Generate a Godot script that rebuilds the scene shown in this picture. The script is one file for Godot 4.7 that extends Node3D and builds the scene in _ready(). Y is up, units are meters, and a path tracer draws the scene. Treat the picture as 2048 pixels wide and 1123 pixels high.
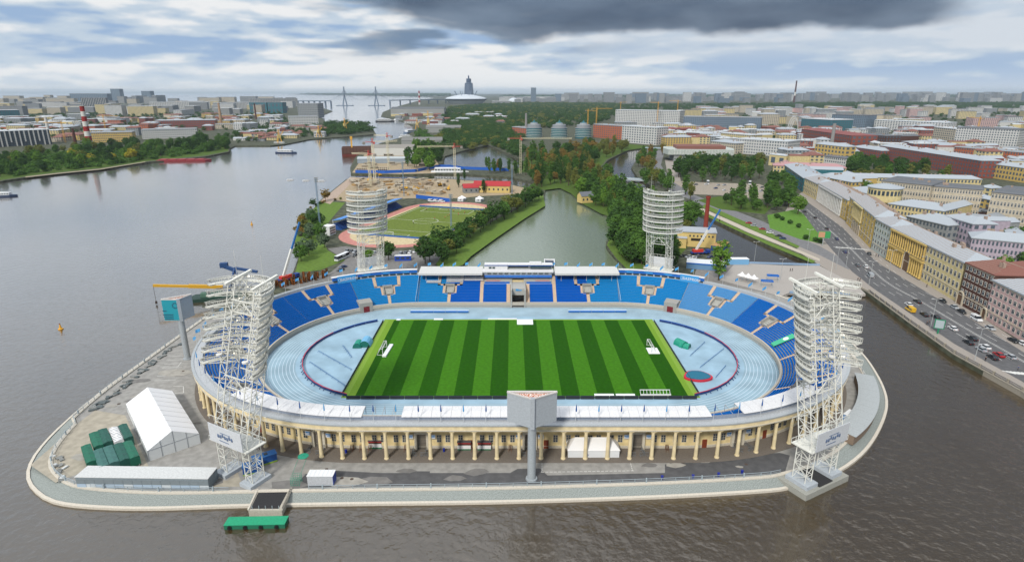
extends Node3D

const WATER := -1.6
const EXPOSURE := 2.0
var taken := {}
var mats := {}
var rng := RandomNumberGenerator.new()
var noise_tex := {}
var fonts := {}

# ---------------------------------------------------------------- mesh collector
class M:
	var v := PackedVector3Array()
	var n := PackedVector3Array()
	func tri(a: Vector3, b: Vector3, c: Vector3) -> void:
		var k := (c - a).cross(b - a).normalized()
		v.append(a); v.append(b); v.append(c)
		n.append(k); n.append(k); n.append(k)
	func quad(a: Vector3, b: Vector3, c: Vector3, d: Vector3) -> void:
		var k := (c - a).cross(b - a)
		if k.length_squared() < 1e-12:
			k = (d - a).cross(c - a)
		k = k.normalized()
		v.append(a); v.append(b); v.append(c); v.append(a); v.append(c); v.append(d)
		for i in 6: n.append(k)
	func squad(p: Array, q: Array) -> void: # smooth quad: 4 points, 4 normals
		for i in [0, 1, 2, 0, 2, 3]:
			v.append(p[i]); n.append(q[i])
	func box(c: Vector3, s: Vector3, ry := 0.0) -> void:
		obox(Transform3D(Basis(Vector3.UP, ry), c), s)
	func obox(t: Transform3D, s: Vector3) -> void:
		var h := s * 0.5
		var x := t.basis.x * h.x
		var y := t.basis.y * h.y
		var z := t.basis.z * h.z
		var o := t.origin
		quad(o - x + y + z, o + x + y + z, o + x - y + z, o - x - y + z)
		quad(o + x + y - z, o - x + y - z, o - x - y - z, o + x - y - z)
		quad(o + x + y + z, o + x + y - z, o + x - y - z, o + x - y + z)
		quad(o - x + y - z, o - x + y + z, o - x - y + z, o - x - y - z)
		quad(o - x + y - z, o + x + y - z, o + x + y + z, o - x + y + z)
		quad(o - x - y + z, o + x - y + z, o + x - y - z, o - x - y - z)
	func bar(a: Vector3, b: Vector3, w: float, h := -1.0) -> void:
		var d := b - a
		var l := d.length()
		if l < 1e-4: return
		var z := d / l
		var up := Vector3.UP if absf(z.y) < 0.95 else Vector3.RIGHT
		var x := up.cross(z).normalized()
		obox(Transform3D(Basis(x, z.cross(x), z), (a + b) * 0.5), Vector3(w, w if h < 0 else h, l))
	func tube(a: Vector3, b: Vector3, r0: float, r1: float, k := 8, caps := true) -> void:
		var z := (b - a).normalized()
		var up := Vector3.UP if absf(z.y) < 0.95 else Vector3.RIGHT
		var x := up.cross(z).normalized()
		var y := z.cross(x)
		for i in k:
			var t0 := TAU * i / k
			var t1 := TAU * (i + 1) / k
			var e0 := x * cos(t0) + y * sin(t0)
			var e1 := x * cos(t1) + y * sin(t1)
			squad([a + e0 * r0, b + e0 * r1, b + e1 * r1, a + e1 * r0], [e0, e0, e1, e1])
			if caps:
				tri(b, b + e1 * r1, b + e0 * r1)
				tri(a, a + e0 * r0, a + e1 * r0)
	func lathe(o: Vector3, pr: Array, k := 12, sx := 1.0, sz := 1.0) -> void: # pr: [radius, height] from the bottom
		for i in pr.size() - 1:
			var dr: float = pr[i + 1][0] - pr[i][0]
			var dy: float = pr[i + 1][1] - pr[i][1]
			for j in k:
				var t0 := TAU * j / k
				var t1 := TAU * (j + 1) / k
				var e0 := Vector3(cos(t0) * sx, 0, sin(t0) * sz)
				var e1 := Vector3(cos(t1) * sx, 0, sin(t1) * sz)
				var n0 := (Vector3(cos(t0) / sx, 0, sin(t0) / sz).normalized() * dy - Vector3.UP * dr).normalized()
				var n1 := (Vector3(cos(t1) / sx, 0, sin(t1) / sz).normalized() * dy - Vector3.UP * dr).normalized()
				var y0: Vector3 = Vector3.UP * pr[i][1]
				var y1: Vector3 = Vector3.UP * pr[i + 1][1]
				squad([o + e0 * pr[i][0] + y0, o + e1 * pr[i][0] + y0, o + e1 * pr[i + 1][0] + y1, o + e0 * pr[i + 1][0] + y1], [n0, n1, n1, n0])
	func sheet(p: PackedVector2Array, y: float) -> void: # x, z outline
		var t := Geometry2D.triangulate_polygon(p)
		for i in range(0, t.size(), 3):
			var a := Vector3(p[t[i]].x, y, p[t[i]].y)
			var b := Vector3(p[t[i + 1]].x, y, p[t[i + 1]].y)
			var c := Vector3(p[t[i + 2]].x, y, p[t[i + 2]].y)
			if (c - a).cross(b - a).y > 0: tri(a, b, c)
			else: tri(a, c, b)
	func prism(p: PackedVector2Array, y0: float, y1: float, top := true) -> void:
		if top: sheet(p, y1)
		var cw := Geometry2D.is_polygon_clockwise(p)
		for i in p.size():
			var a := p[i]
			var b := p[(i + 1) % p.size()]
			if cw:
				var t := a; a = b; b = t
			quad(Vector3(b.x, y1, b.y), Vector3(a.x, y1, a.y), Vector3(a.x, y0, a.y), Vector3(b.x, y0, b.y))
	func path(p: Array, w: float, y: float, closed := false) -> void: # flat ribbon along x, z points
		var k := p.size()
		for i in (k if closed else k - 1):
			var a: Vector2 = p[i]
			var b: Vector2 = p[(i + 1) % k]
			var d := (b - a).normalized()
			var o := Vector2(-d.y, d.x) * w * 0.5
			var e := d * w * 0.25
			quad(Vector3(a.x + o.x - e.x, y, a.y + o.y - e.y), Vector3(a.x - o.x - e.x, y, a.y - o.y - e.y), Vector3(b.x - o.x + e.x, y, b.y - o.y + e.y), Vector3(b.x + o.x + e.x, y, b.y + o.y + e.y))
	func mesh() -> ArrayMesh:
		var a := []
		a.resize(Mesh.ARRAY_MAX)
		a[Mesh.ARRAY_VERTEX] = v
		a[Mesh.ARRAY_NORMAL] = n
		var m := ArrayMesh.new()
		if v.size(): m.add_surface_from_arrays(Mesh.PRIMITIVE_TRIANGLES, a)
		return m

# ---------------------------------------------------------------- nodes
func numbered(nm: String) -> String:
	var k: int = taken.get(nm, 0)
	taken[nm] = k + 1
	return nm if k == 0 else "%s_%03d" % [nm, k]

func tag(o: Node3D, label := "", cat := "", grp := "", kind := "") -> Node3D:
	if label: o.set_meta("label", label)
	if cat: o.set_meta("category", cat)
	if grp: o.set_meta("group", grp)
	if kind: o.set_meta("kind", kind)
	return o

func thing(nm: String, label: String, cat: String, at := Vector3.ZERO, ry := 0.0, grp := "") -> Node3D:
	var o := Node3D.new()
	o.name = numbered(nm)
	add_child(o)
	o.position = at
	o.rotation.y = ry
	return tag(o, label, cat, grp)

func part(p: Node3D, nm: String, m, mat: Material, at := Vector3.ZERO, ry := 0.0, kind := "") -> MeshInstance3D:
	var o := MeshInstance3D.new()
	o.name = nm
	o.mesh = m.mesh() if m is M else m
	o.material_override = mat
	p.add_child(o, true)
	o.position = at
	o.rotation.y = ry
	if kind: o.set_meta("kind", kind)
	return o

func solo(nm: String, m, mat: Material, label: String, cat: String, grp := "", at := Vector3.ZERO, ry := 0.0) -> MeshInstance3D:
	var o := MeshInstance3D.new()
	o.name = numbered(nm)
	o.mesh = m.mesh() if m is M else m
	o.material_override = mat
	add_child(o)
	o.position = at
	o.rotation.y = ry
	tag(o, label, cat, grp)
	return o

func struct(nm: String, m, mat: Material) -> MeshInstance3D:
	var o := solo(nm, m, mat, "", "")
	o.set_meta("kind", "structure")
	return o

func copy(src: Node3D, at: Vector3, ry: float, label := "", grp := "") -> Node3D:
	var o: Node3D = src.duplicate()
	o.name = numbered(String(src.get_meta("stem")) if src.has_meta("stem") else String(src.name))
	add_child(o)
	o.position = at
	o.rotation.y = ry
	if label: o.set_meta("label", label)
	if grp: o.set_meta("group", grp)
	return o

func paint(o: Node, nm: String, mat: Material) -> void:
	for c in o.get_children():
		if c is MeshInstance3D and String(c.name).begins_with(nm): c.material_override = mat

# ---------------------------------------------------------------- materials
func ntex(key: String, freq: float, lo: float, hi: float, type := FastNoiseLite.TYPE_SIMPLEX_SMOOTH, normal := false, bump := 4.0, octaves := 5, size := 512) -> NoiseTexture2D:
	if noise_tex.has(key): return noise_tex[key]
	var f := FastNoiseLite.new()
	f.seed = key.hash() % 1000
	f.noise_type = type
	f.frequency = freq
	f.fractal_octaves = octaves
	var t := NoiseTexture2D.new()
	t.width = size; t.height = size
	t.seamless = true
	t.noise = f
	if normal:
		t.as_normal_map = true
		t.bump_strength = bump
	else:
		var r := Gradient.new()
		r.set_color(0, Color(lo, lo, lo)); r.set_color(1, Color(hi, hi, hi))
		t.color_ramp = r
	noise_tex[key] = t
	return t

# colour as it would look under plain white light, 0-255 sRGB
func mt(key: String, r: float, g: float, b: float, rough := 0.85, grain := 0, metal := 0.0, scale := 0.0) -> StandardMaterial3D:
	if mats.has(key): return mats[key]
	var m := StandardMaterial3D.new()
	m.resource_name = key
	var c := Color(r / 255.0, g / 255.0, b / 255.0).srgb_to_linear() * 0.85
	c.a = 1.0
	m.albedo_color = c.linear_to_srgb()
	m.roughness = rough
	m.metallic = metal
	if rough >= 0.75: m.metallic_specular = 0.22
	if grain > 0:
		m.uv1_triplanar = true
		m.uv1_world_triplanar = true
		var k: float = [0.0, 0.11, 0.035, 0.012, 0.4][grain] if scale == 0.0 else scale
		m.uv1_scale = Vector3(k, k, k)
		m.albedo_texture = [null, ntex("fine", 0.03, 0.88, 1.0), ntex("mid", 0.02, 0.84, 1.0), ntex("coarse", 0.03, 0.55, 1.0), ntex("fine", 0.03, 0.88, 1.0)][grain]
	mats[key] = m
	return m

func glass() -> StandardMaterial3D:
	var m := mt("window glass", 58, 72, 84, 0.12)
	m.metallic_specular = 0.7
	return m

func text(p: Node3D, nm: String, s: String, size: float, mat: Material, at: Vector3, basis: Basis, face := "Droid Sans", bold := true) -> MeshInstance3D:
	var k := face + str(bold)
	if not fonts.has(k):
		var f := SystemFont.new()
		f.font_names = PackedStringArray([face])
		f.font_weight = 700 if bold else 400
		fonts[k] = f
	var t := TextMesh.new()
	t.text = s
	t.font = fonts[k]
	t.font_size = 32
	t.pixel_size = size / 32.0
	t.depth = 0.03
	t.curve_step = 4.0
	var o := part(p, nm, t, mat)
	o.transform = Transform3D(basis, at)
	return o

func G(x: float, z: float) -> Vector3: return Vector3(x, 0, z)

func pts(a: Array) -> Array: # x, z, x, z ... as points
	var out := []
	for i in range(0, a.size(), 2): out.append(Vector2(a[i], a[i + 1]))
	return out

func v2(a: Array) -> PackedVector2Array:
	return PackedVector2Array(a)

func smooth(a: Array, step := 4.0, closed := false) -> Array: # Catmull-Rom through x, z points
	var out := []
	var k := a.size()
	for i in (k if closed else k - 1):
		var p0: Vector2 = a[(i - 1 + k) % k] if closed or i > 0 else a[0]
		var p1: Vector2 = a[i]
		var p2: Vector2 = a[(i + 1) % k]
		var p3: Vector2 = a[(i + 2) % k] if closed or i + 2 < k else a[k - 1]
		var c := maxi(1, int(p1.distance_to(p2) / step))
		for j in c: out.append(p1.cubic_interpolate(p2, p0, p3, float(j) / c))
	if not closed: out.append(a[k - 1])
	return out

func offset(a: Array, d: float) -> Array: # open line moved sideways
	var out := []
	for i in a.size():
		var t: Vector2 = (a[mini(i + 1, a.size() - 1)] - a[maxi(i - 1, 0)]).normalized()
		out.append(a[i] + Vector2(-t.y, t.x) * d)
	return out

# ---------------------------------------------------------------- sky
func sky_color(az: float, el: float, hi: FastNoiseLite, lo: FastNoiseLite) -> Color:
	# az: radians to the right of the view, el: radians above the horizon
	var k := 1.0 / (tan(maxf(el, 0.0)) + 0.14)
	var a := hi.get_noise_3d(sin(az) * k * 30.0, cos(az) * k * 44.0, 3.0) # the deck, read on a plane overhead
	var ca := cos(az) * 40.0
	var sa := sin(az) * 40.0
	var b := lo.get_noise_3d(sa * 3.0, ca * 3.0, el * 1000.0)
	var w := hi.get_noise_3d(sa * 5.0, ca * 5.0, el * 1700.0)
	var f := hi.get_noise_3d(sa * 14.0, ca * 14.0, el * 2600.0 + 90.0)
	var t := clampf(0.52 + a * 0.25 + b * 0.75 + w * 0.85 + f * 0.6, 0.0, 1.0)
	var c := Color(0.33, 0.47, 0.68).lerp(Color(0.54, 0.64, 0.75), smoothstep(0.05, 0.45, t)).lerp(Color(0.86, 0.87, 0.88), smoothstep(0.43, 0.84, t))
	c = c.lerp(Color(0.84, 0.88, 0.9), 0.7 * exp(-el / 0.02)) # paler towards the horizon
	c = c.lerp(Color(0.86, 0.95, 1.06), 0.75 * smoothstep(0.13, 0.22, el) * (1.0 - smoothstep(0.7, 1.0, el))) # bright deck added above the view, lightens what the river reflects
	# slate rolls and puffs in the middle of the view
	var roll := smoothstep(0.0, 0.3, hi.get_noise_3d(sa * 5.0 + 20.0, ca * 5.0, el * 1300.0)) * smoothstep(0.035, 0.07, el) * (1.0 - smoothstep(0.12, 0.3, el))
	c = c.lerp(Color(0.15, 0.22, 0.32), roll * 0.8 * smoothstep(-0.36, -0.16, az) * (1.0 - smoothstep(0.0, 0.25, az)))
	# smoother rain-grey below the bank on the right
	c = c.lerp(Color(0.55, 0.63, 0.73), 0.65 * smoothstep(-0.02, 0.2, az) * smoothstep(0.03, 0.06, el) * (1.0 - smoothstep(0.3, 0.5, el)))
	# the dark bank: a flat ragged base across the view, its body runs on overhead to the right and behind
	var puff := 0.014 * hi.get_noise_3d(sa * 9.0, ca * 9.0, el * 900.0) + 0.012 * lo.get_noise_3d(sa * 4.0, ca * 4.0, 5.0)
	var base := 0.073 + 0.010 * clampf(az / 0.5, 0.0, 1.0) + puff + 0.05 * smoothstep(0.03, -0.30, az)
	var end := smoothstep(0.55, 0.62, az + 2.0 * puff) * (1.0 - smoothstep(0.13, 0.2, el))
	var side := maxf(smoothstep(-0.34, -0.12, az + 8.0 * puff - 0.3 * smoothstep(0.12, 0.2, el)), 1.0 - smoothstep(-2.2, -1.7, az)) * (1.0 - end)
	var bank := smoothstep(base - 0.004, base + 0.012, el) * side * (1.0 - smoothstep(0.75, 1.1, el))
	var shade := clampf(0.5 + 0.9 * hi.get_noise_3d(sa * 5.0, ca * 5.0, el * 700.0 + 30.0) + 0.8 * lo.get_noise_3d(sa * 3.0, ca * 3.0, el * 500.0), 0.0, 1.0)
	c = c.lerp(Color(0.07, 0.105, 0.165).lerp(Color(0.19, 0.25, 0.335), shade), bank * 0.95)
	return c.lerp(Color(1.62, 1.66, 1.72) * (0.95 + 0.3 * a), 0.92 * smoothstep(0.6, 1.15, el)) * (1.0 / EXPOSURE)

func make_sky() -> Image:
	var hi := FastNoiseLite.new()
	hi.seed = 11; hi.frequency = 0.02; hi.fractal_octaves = 5; hi.noise_type = FastNoiseLite.TYPE_SIMPLEX_SMOOTH
	var lo := FastNoiseLite.new()
	lo.seed = 5; lo.frequency = 0.012; lo.fractal_octaves = 4; lo.noise_type = FastNoiseLite.TYPE_SIMPLEX_SMOOTH
	var small := Image.create(1024, 512, false, Image.FORMAT_RGBF)
	for y in 257:
		var el := (0.5 - (y + 0.5) / 512.0) * PI
		for x in 1024:
			small.set_pixel(x, y, sky_color(wrapf((x + 0.5) / 1024.0 * TAU, -PI, PI), el, hi, lo))
	var low := Color(0.26, 0.29, 0.31)
	for y in range(257, 512):
		for x in 1024: small.set_pixel(x, y, low)
	small.resize(4096, 2048, Image.INTERPOLATE_CUBIC)
	for y in range(1024 - 116, 1024): # finer where the deck thins out towards the horizon
		var el := (0.5 - (y + 0.5) / 2048.0) * PI
		for x in 4096:
			small.set_pixel(x, y, sky_color(wrapf((x + 0.5) / 4096.0 * TAU, -PI, PI), el, hi, lo))
	return small

func _ready() -> void:
	rng.seed = 7
	# camera
	var cam := Camera3D.new()
	cam.name = "camera"
	cam.fov = rad_to_deg(2.0 * atan(561.5 / 1200.0))
	cam.near = 1.0
	cam.far = 60000.0
	add_child(cam)
	cam.position = Vector3(0, 90, 0)
	cam.rotation.x = -deg_to_rad(17.506)
	cam.current = true
	# sky and air
	var env := Environment.new()
	env.background_mode = Environment.BG_SKY
	var sky := Sky.new()
	var pan := PanoramaSkyMaterial.new()
	pan.panorama = ImageTexture.create_from_image(make_sky())
	sky.sky_material = pan
	env.sky = sky
	env.ambient_light_source = Environment.AMBIENT_SOURCE_SKY
	env.tonemap_mode = Environment.TONE_MAPPER_LINEAR
	env.tonemap_exposure = EXPOSURE
	env.fog_enabled = true
	env.fog_density = 0.00004
	env.fog_light_color = Color(0.86, 0.93, 1.0)
	env.sdfgi_enabled = true
	env.ssao_enabled = true
	env.ssil_enabled = true
	var we := WorldEnvironment.new()
	we.name = "world"
	we.environment = env
	add_child(we)
	# veiled sun, high on the left behind the camera
	var sun := DirectionalLight3D.new()
	sun.name = "sun"
	sun.light_energy = 0.5
	sun.light_angular_distance = 10.0
	sun.light_color = Color(1.0, 0.98, 0.94)
	sun.shadow_enabled = true
	add_child(sun)
	sun.look_at_from_position(Vector3.ZERO, Vector3(0.32, -0.66, -0.74))
	build_land()
	build_stadium()
	build_island()
	build_middle()
	build_city()
	build_far()

# ================================================================ land and water
func cut(a: PackedVector2Array, holes: Array) -> Array:
	var left := [a]
	for h in holes:
		var next := []
		for p in left: next.append_array(Geometry2D.clip_polygons(p, h))
		left = next
	return left

func build_land() -> void:
	var water := StandardMaterial3D.new()
	water.resource_name = "river water"
	water.albedo_color = Color(0.050, 0.033, 0.013).linear_to_srgb()
	water.roughness = 0.09
	water.metallic_specular = 0.7
	water.clearcoat_enabled = true
	water.clearcoat = 1.0
	water.clearcoat_roughness = 0.1
	water.uv1_triplanar = true
	water.uv1_world_triplanar = true
	water.uv1_scale = Vector3(0.021, 0.021, 0.021)
	water.normal_enabled = true
	water.normal_texture = ntex("waves", 0.012, 0, 1, FastNoiseLite.TYPE_SIMPLEX_SMOOTH, true, 22.0, 7, 1024)
	water.normal_scale = 0.3
	var m := M.new()
	m.sheet(v2([Vector2(-32000, 300), Vector2(32000, 300), Vector2(32000, -30000), Vector2(-32000, -30000)]), WATER)
	struct("water", m, water)

	# embankment foot round the spit, from the left shore to the bridge
	var foot := smooth(pts([-130.3, -240.3, -130.7, -198.3, -130.8, -170.9, -129.1, -152.8, -126.7, -140.8, -123.7, -132.9, -119.4, -126.6, -113.7, -121.8, -106.8, -118.1, -97.43, -116.4, -83.28, -115.8, -62.95, -116.7, -37.68, -117.4, -2.8, -118.1, 32.61, -119.8, 57.01, -121.8, 67.34, -123.5, 79.44, -128.3, 91.7, -136.9, 102.9, -148.3, 113.7, -162.3, 120.2, -175.3, 125.7, -192.1, 128.4, -204.9, 130.7, -221.8, 132.4, -241.5, 131.1, -257.5, 126.3, -266.6]), 3.0)
	var edge := []
	var runs := []
	for i in foot.size():
		var t: Vector2 = (foot[mini(i + 1, foot.size() - 1)] - foot[maxi(i - 1, 0)]).normalized()
		var run: float = 3.2 + 1.3 * smoothstep(60.0, 110.0, absf(foot[i].x))
		if foot[i].x < -100 and foot[i].y < -150: run = 2.2
		runs.append(run)
		edge.append(foot[i] + Vector2(t.y, -t.x) * run)
	var spit: Array = edge.duplicate()
	# the big right-hand land: spit, training ground, park, city to the horizon; the canal cuts in from the right
	var land := []
	land.append_array(pts([-180.9, -674.2, -167, -518.8, -149.9, -416.3, -139.5, -374.1, -124.3, -340.4, -114.4, -299.6, -125.2, -272.2]))
	land.append_array(spit)
	land.append_array(pts([130.4, -286.6, 125.8, -304.2, 122.8, -332.5, 124.6, -348.6, 131.9, -385.4, 130.2, -413, 114.7, -494.7, 107.5, -539.8, 106.2, -590.1, 105.3, -658, 108.5, -742.7, 132.3, -838.4, 187.1, -986.5, 245.6, -1056, 242.9, -1037, 221.5, -977.9, 180.2, -871.2, 148.4, -752.8, 138.3, -662, 138.2, -620.5, 141.8, -518.8, 146, -460.3, 158.1, -357.1, 167.5, -313.8, 166.9, -276.9, 167, -265.5, 161.9, -227.5, 158.5, -196.9, 160.5, -169.2, 157.9, -140.5, 151.9, -101.1]))
	land.append_array([Vector2(420, -120), Vector2(32000, -120), Vector2(32000, -29500)])
	land.append_array(pts([-2786, -28244, -8904, -25786, -8149, -22807, -5177, -16935, -3586, -14815, -2487, -13942, -1642, -11846, -1118, -9106, -1056, -7393, -915.4, -5909, -821.8, -4919, -712.3, -3802, -596.1, -2868, -504.6, -2395, -364.5, -2019, -274.8, -1718, -232.5, -1420, -229.8, -1262, -241.9, -1124, -233.1, -986.5, -228.2, -892.1, -201.2, -752.8, -187.6, -704.6]))
	var pond := v2(smooth(pts([32.91, -580.6, 46.44, -593.3, 55.13, -559.5, 58.34, -511.4, 68.92, -464.3, 73.44, -433.7, 64.45, -385.4, 57.79, -358.4, 58.56, -329.3, 61.53, -296.9, 52.67, -278.4, -30.24, -278.4, -27.74, -313.8, -24.24, -334.7, -11.03, -379.7, 9.81, -446.6, 25.66, -492.4]), 9.0, true))
	var inlet := v2(pts([-194.4, -682.7, -186.4, -695.7, -127.3, -686.9, -88.62, -695.7, -53.76, -691.3, -2.22, -670.1, 26.3, -620.5, 22.26, -580.6, -2.04, -613.5, -44.79, -642.5, -67.25, -654.1, -122.2, -658, -180.1, -650.2]))
	var lagoon := v2(pts([-89.23, -779.4, -98.03, -892.1, -75.82, -986.5, -43.22, -1081, -19.36, -986.5, 11.18, -851.2, 13.21, -763.2, -39.74, -752.8]))
	var L := v2(land)
	var ground := mt("ground", 112, 116, 98, 0.95, 3)
	var x0 := -46.0
	var x1 := 25.0
	var big := 40000.0
	m = M.new()
	for r in [[-big, x0], [x0, x1], [x1, big]]:
		var strip := v2([Vector2(r[0], big), Vector2(r[1], big), Vector2(r[1], -big), Vector2(r[0], -big)])
		for p in Geometry2D.intersect_polygons(L, strip):
			for q in cut(p, [pond, inlet, lagoon]):
				m.prism(q, WATER - 1.0, 0.0)
	struct("ground", m, ground)
	# left shore
	m = M.new()
	var west := v2(pts([-1998, -5764, -1429, -4212, -1169, -3802, -868.7, -3016, -739.6, -2395, -588.2, -1951, -477.8, -1827, -385.7, -1693, -329.7, -1475, -302, -1369, -350.2, -1291, -401.3, -1222, -408, -1103, -422.9, -1071, -484.1, -1071, -471, -1022, -445.1, -961.2, -445.7, -885, -474.6, -832.1, -488, -819.8, -501.7, -737.7, -523.4, -700.1, -535.1, -670.1, -539.9, -635, -571.2, -599.9, -619.3, -518.8, -965.2, -472.6, -10766, -5134, -5369, -6569]))
	m.prism(west, WATER - 1.0, 0.0)
	struct("shore", m, ground)
	# calm green water of the pond, a separate still sheet a little above the river
	var still := StandardMaterial3D.new()
	still.resource_name = "pond water"
	still.albedo_color = Color(0.15, 0.185, 0.12).linear_to_srgb()
	still.roughness = 0.04
	still.metallic_specular = 0.7
	still.uv1_triplanar = true
	still.uv1_world_triplanar = true
	still.uv1_scale = Vector3(0.03, 0.03, 0.03)
	still.normal_enabled = true
	still.normal_texture = water.normal_texture
	still.normal_scale = 0.06
	m = M.new()
	m.sheet(pond, WATER + 0.3)
	struct("pond", m, still)

	# embankment: paved slope between two stone kerbs
	var slope := mt("slope paving", 190, 198, 194, 0.9, 3, 0.0, 0.25)
	var stone := mt("kerb stone", 228, 220, 206, 0.85, 1)
	m = M.new()
	var kerb := M.new()
	var low := offset(foot, 0.0)
	for i in foot.size() - 1:
		var a := Vector3(edge[i].x, 0.0, edge[i].y)
		var b := Vector3(edge[i + 1].x, 0.0, edge[i + 1].y)
		var c := Vector3(low[i + 1].x, WATER + 0.35, low[i + 1].y)
		var d := Vector3(low[i].x, WATER + 0.35, low[i].y)
		m.quad(a, b, c, d)
		var u: Vector3 = (d - a).normalized() * 0.7
		u.y = 0
		var w: Vector3 = (c - b).normalized() * 0.7
		w.y = 0
		kerb.quad(a - u + Vector3.UP * 0.22, b - w + Vector3.UP * 0.22, b + w * 0.5 + Vector3.UP * 0.22, a + u * 0.5 + Vector3.UP * 0.22)
		kerb.quad(a + u * 0.5 + Vector3.UP * 0.22, b + w * 0.5 + Vector3.UP * 0.22, b + w * 0.5 - Vector3.UP * 0.6, a + u * 0.5 - Vector3.UP * 0.6)
		kerb.quad(b - w + Vector3.UP * 0.22, a - u + Vector3.UP * 0.22, a - u, b - w)
		kerb.quad(d - u * 0.4 + Vector3.UP * 0.3, c - w * 0.4 + Vector3.UP * 0.3, c + w * 0.7 + Vector3.UP * 0.25, d + u * 0.7 + Vector3.UP * 0.25)
		kerb.quad(d + u * 0.7 + Vector3.UP * 0.25, c + w * 0.7 + Vector3.UP * 0.25, c + w * 0.7 - Vector3.UP * 2.0, d + u * 0.7 - Vector3.UP * 2.0)
	struct("embankment_slope", m, slope)
	struct("embankment_kerb", kerb, stone)
	# plaza paving
	m = M.new()
	var inner := []
	for i in edge.size():
		var t: Vector2 = (edge[mini(i + 1, edge.size() - 1)] - edge[maxi(i - 1, 0)]).normalized()
		inner.append(edge[i] + Vector2(t.y, -t.x) * 0.7)
	var pl := inner.duplicate()
	pl.append_array(pts([111.8, -280, 64.79, -267, -29.11, -267, -91.28, -270.7]))
	m.sheet(v2(pl), 0.012)
	struct("plaza", m, mt("plaza asphalt", 172, 170, 166, 0.95, 2))
	# low railing on the kerb, one railing round the spit
	var rail := thing("embankment_railing", "long grey metal railing on the stone kerb round the waterfront", "railing")
	var bars := M.new()
	var posts := M.new()
	var ins := []
	for i in edge.size():
		ins.append(edge[i] + (edge[i] - foot[i]).normalized() * 0.35)
	var acc := 0.0
	for i in ins.size() - 1:
		if ins[i].x > 120: break
		if ins[i].x > -67 and ins[i].x < -51 and ins[i].y > -130: continue
		if ins[i].x > 64 and ins[i].x < 84 and ins[i].y > -136: continue
		var a := Vector3(ins[i].x, 0.22, ins[i].y)
		var b := Vector3(ins[i + 1].x, 0.22, ins[i + 1].y)
		bars.bar(a + Vector3.UP * 1.0, b + Vector3.UP * 1.0, 0.09)
		bars.bar(a + Vector3.UP * 0.55, b + Vector3.UP * 0.55, 0.06)
		bars.bar(a + Vector3.UP * 0.2, b + Vector3.UP * 0.2, 0.06)
		posts.box(a + Vector3.UP * 0.52, Vector3(0.12, 1.04, 0.12))
		if i % 4 == 0: posts.box(a + Vector3.UP * 0.6, Vector3(0.3, 1.2, 0.3))
	part(rail, "rail", bars, mt("rail paint", 165, 178, 186, 0.6), Vector3.ZERO, 0, "stuff")
	part(rail, "post", posts, mt("rail paint", 165, 178, 186, 0.6), Vector3.ZERO, 0, "stuff")

# ================================================================ stadium
const C := Vector3(2.7, 0, -199)
const HL := 42.0
const RR := 56.0
const ARC := PI * RR

# point of the oval: s in metres along the ring of radius 56, 0 = middle of the near side, rising to the right; r = radius of the round ends
func ov(s: float, r: float, y := 0.0) -> Vector3:
	var per := 4.0 * HL + 2.0 * ARC
	s = fposmod(s, per)
	var p: Vector2
	if s < HL: p = Vector2(s, r)
	elif s < HL + ARC:
		var t := (s - HL) / RR
		p = Vector2(HL + sin(t) * r, cos(t) * r)
	elif s < 3.0 * HL + ARC: p = Vector2(HL - (s - HL - ARC), -r)
	elif s < 3.0 * HL + 2.0 * ARC:
		var t := (s - 3.0 * HL - ARC) / RR
		p = Vector2(-HL - sin(t) * r, -cos(t) * r)
	else: p = Vector2(s - per, r)
	return Vector3(C.x + p.x, y, C.z + p.y)

func ang(s: float) -> float: # turn so that +z looks outwards
	var d := ov(s, 60.0) - ov(s, 50.0)
	return atan2(d.x, d.z)

func sweep(m: M, s0: float, s1: float, pr: Array, step := 3.0, ends := false) -> void: # pr: [r, y] run so that its left side is outside
	var k := maxi(1, int(ceil((s1 - s0) / step)))
	for i in k:
		var a = lerpf(s0, s1, float(i) / k)
		var b = lerpf(s0, s1, float(i + 1) / k)
		for j in pr.size() - 1:
			m.quad(ov(a, pr[j][0], pr[j][1]), ov(b, pr[j][0], pr[j][1]), ov(b, pr[j + 1][0], pr[j + 1][1]), ov(a, pr[j + 1][0], pr[j + 1][1]))
	if ends:
		for s in [s0, s1]:
			for j in range(1, pr.size() - 1):
				m.tri(ov(s, pr[0][0], pr[0][1]), ov(s, pr[j][0], pr[j][1]), ov(s, pr[j + 1][0], pr[j + 1][1]))

const ROWS := 18
func row_y(i: float) -> float: return 1.9 + i * 0.45
func row_r(i: float) -> float: return 48.6 + i * 0.82

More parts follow.
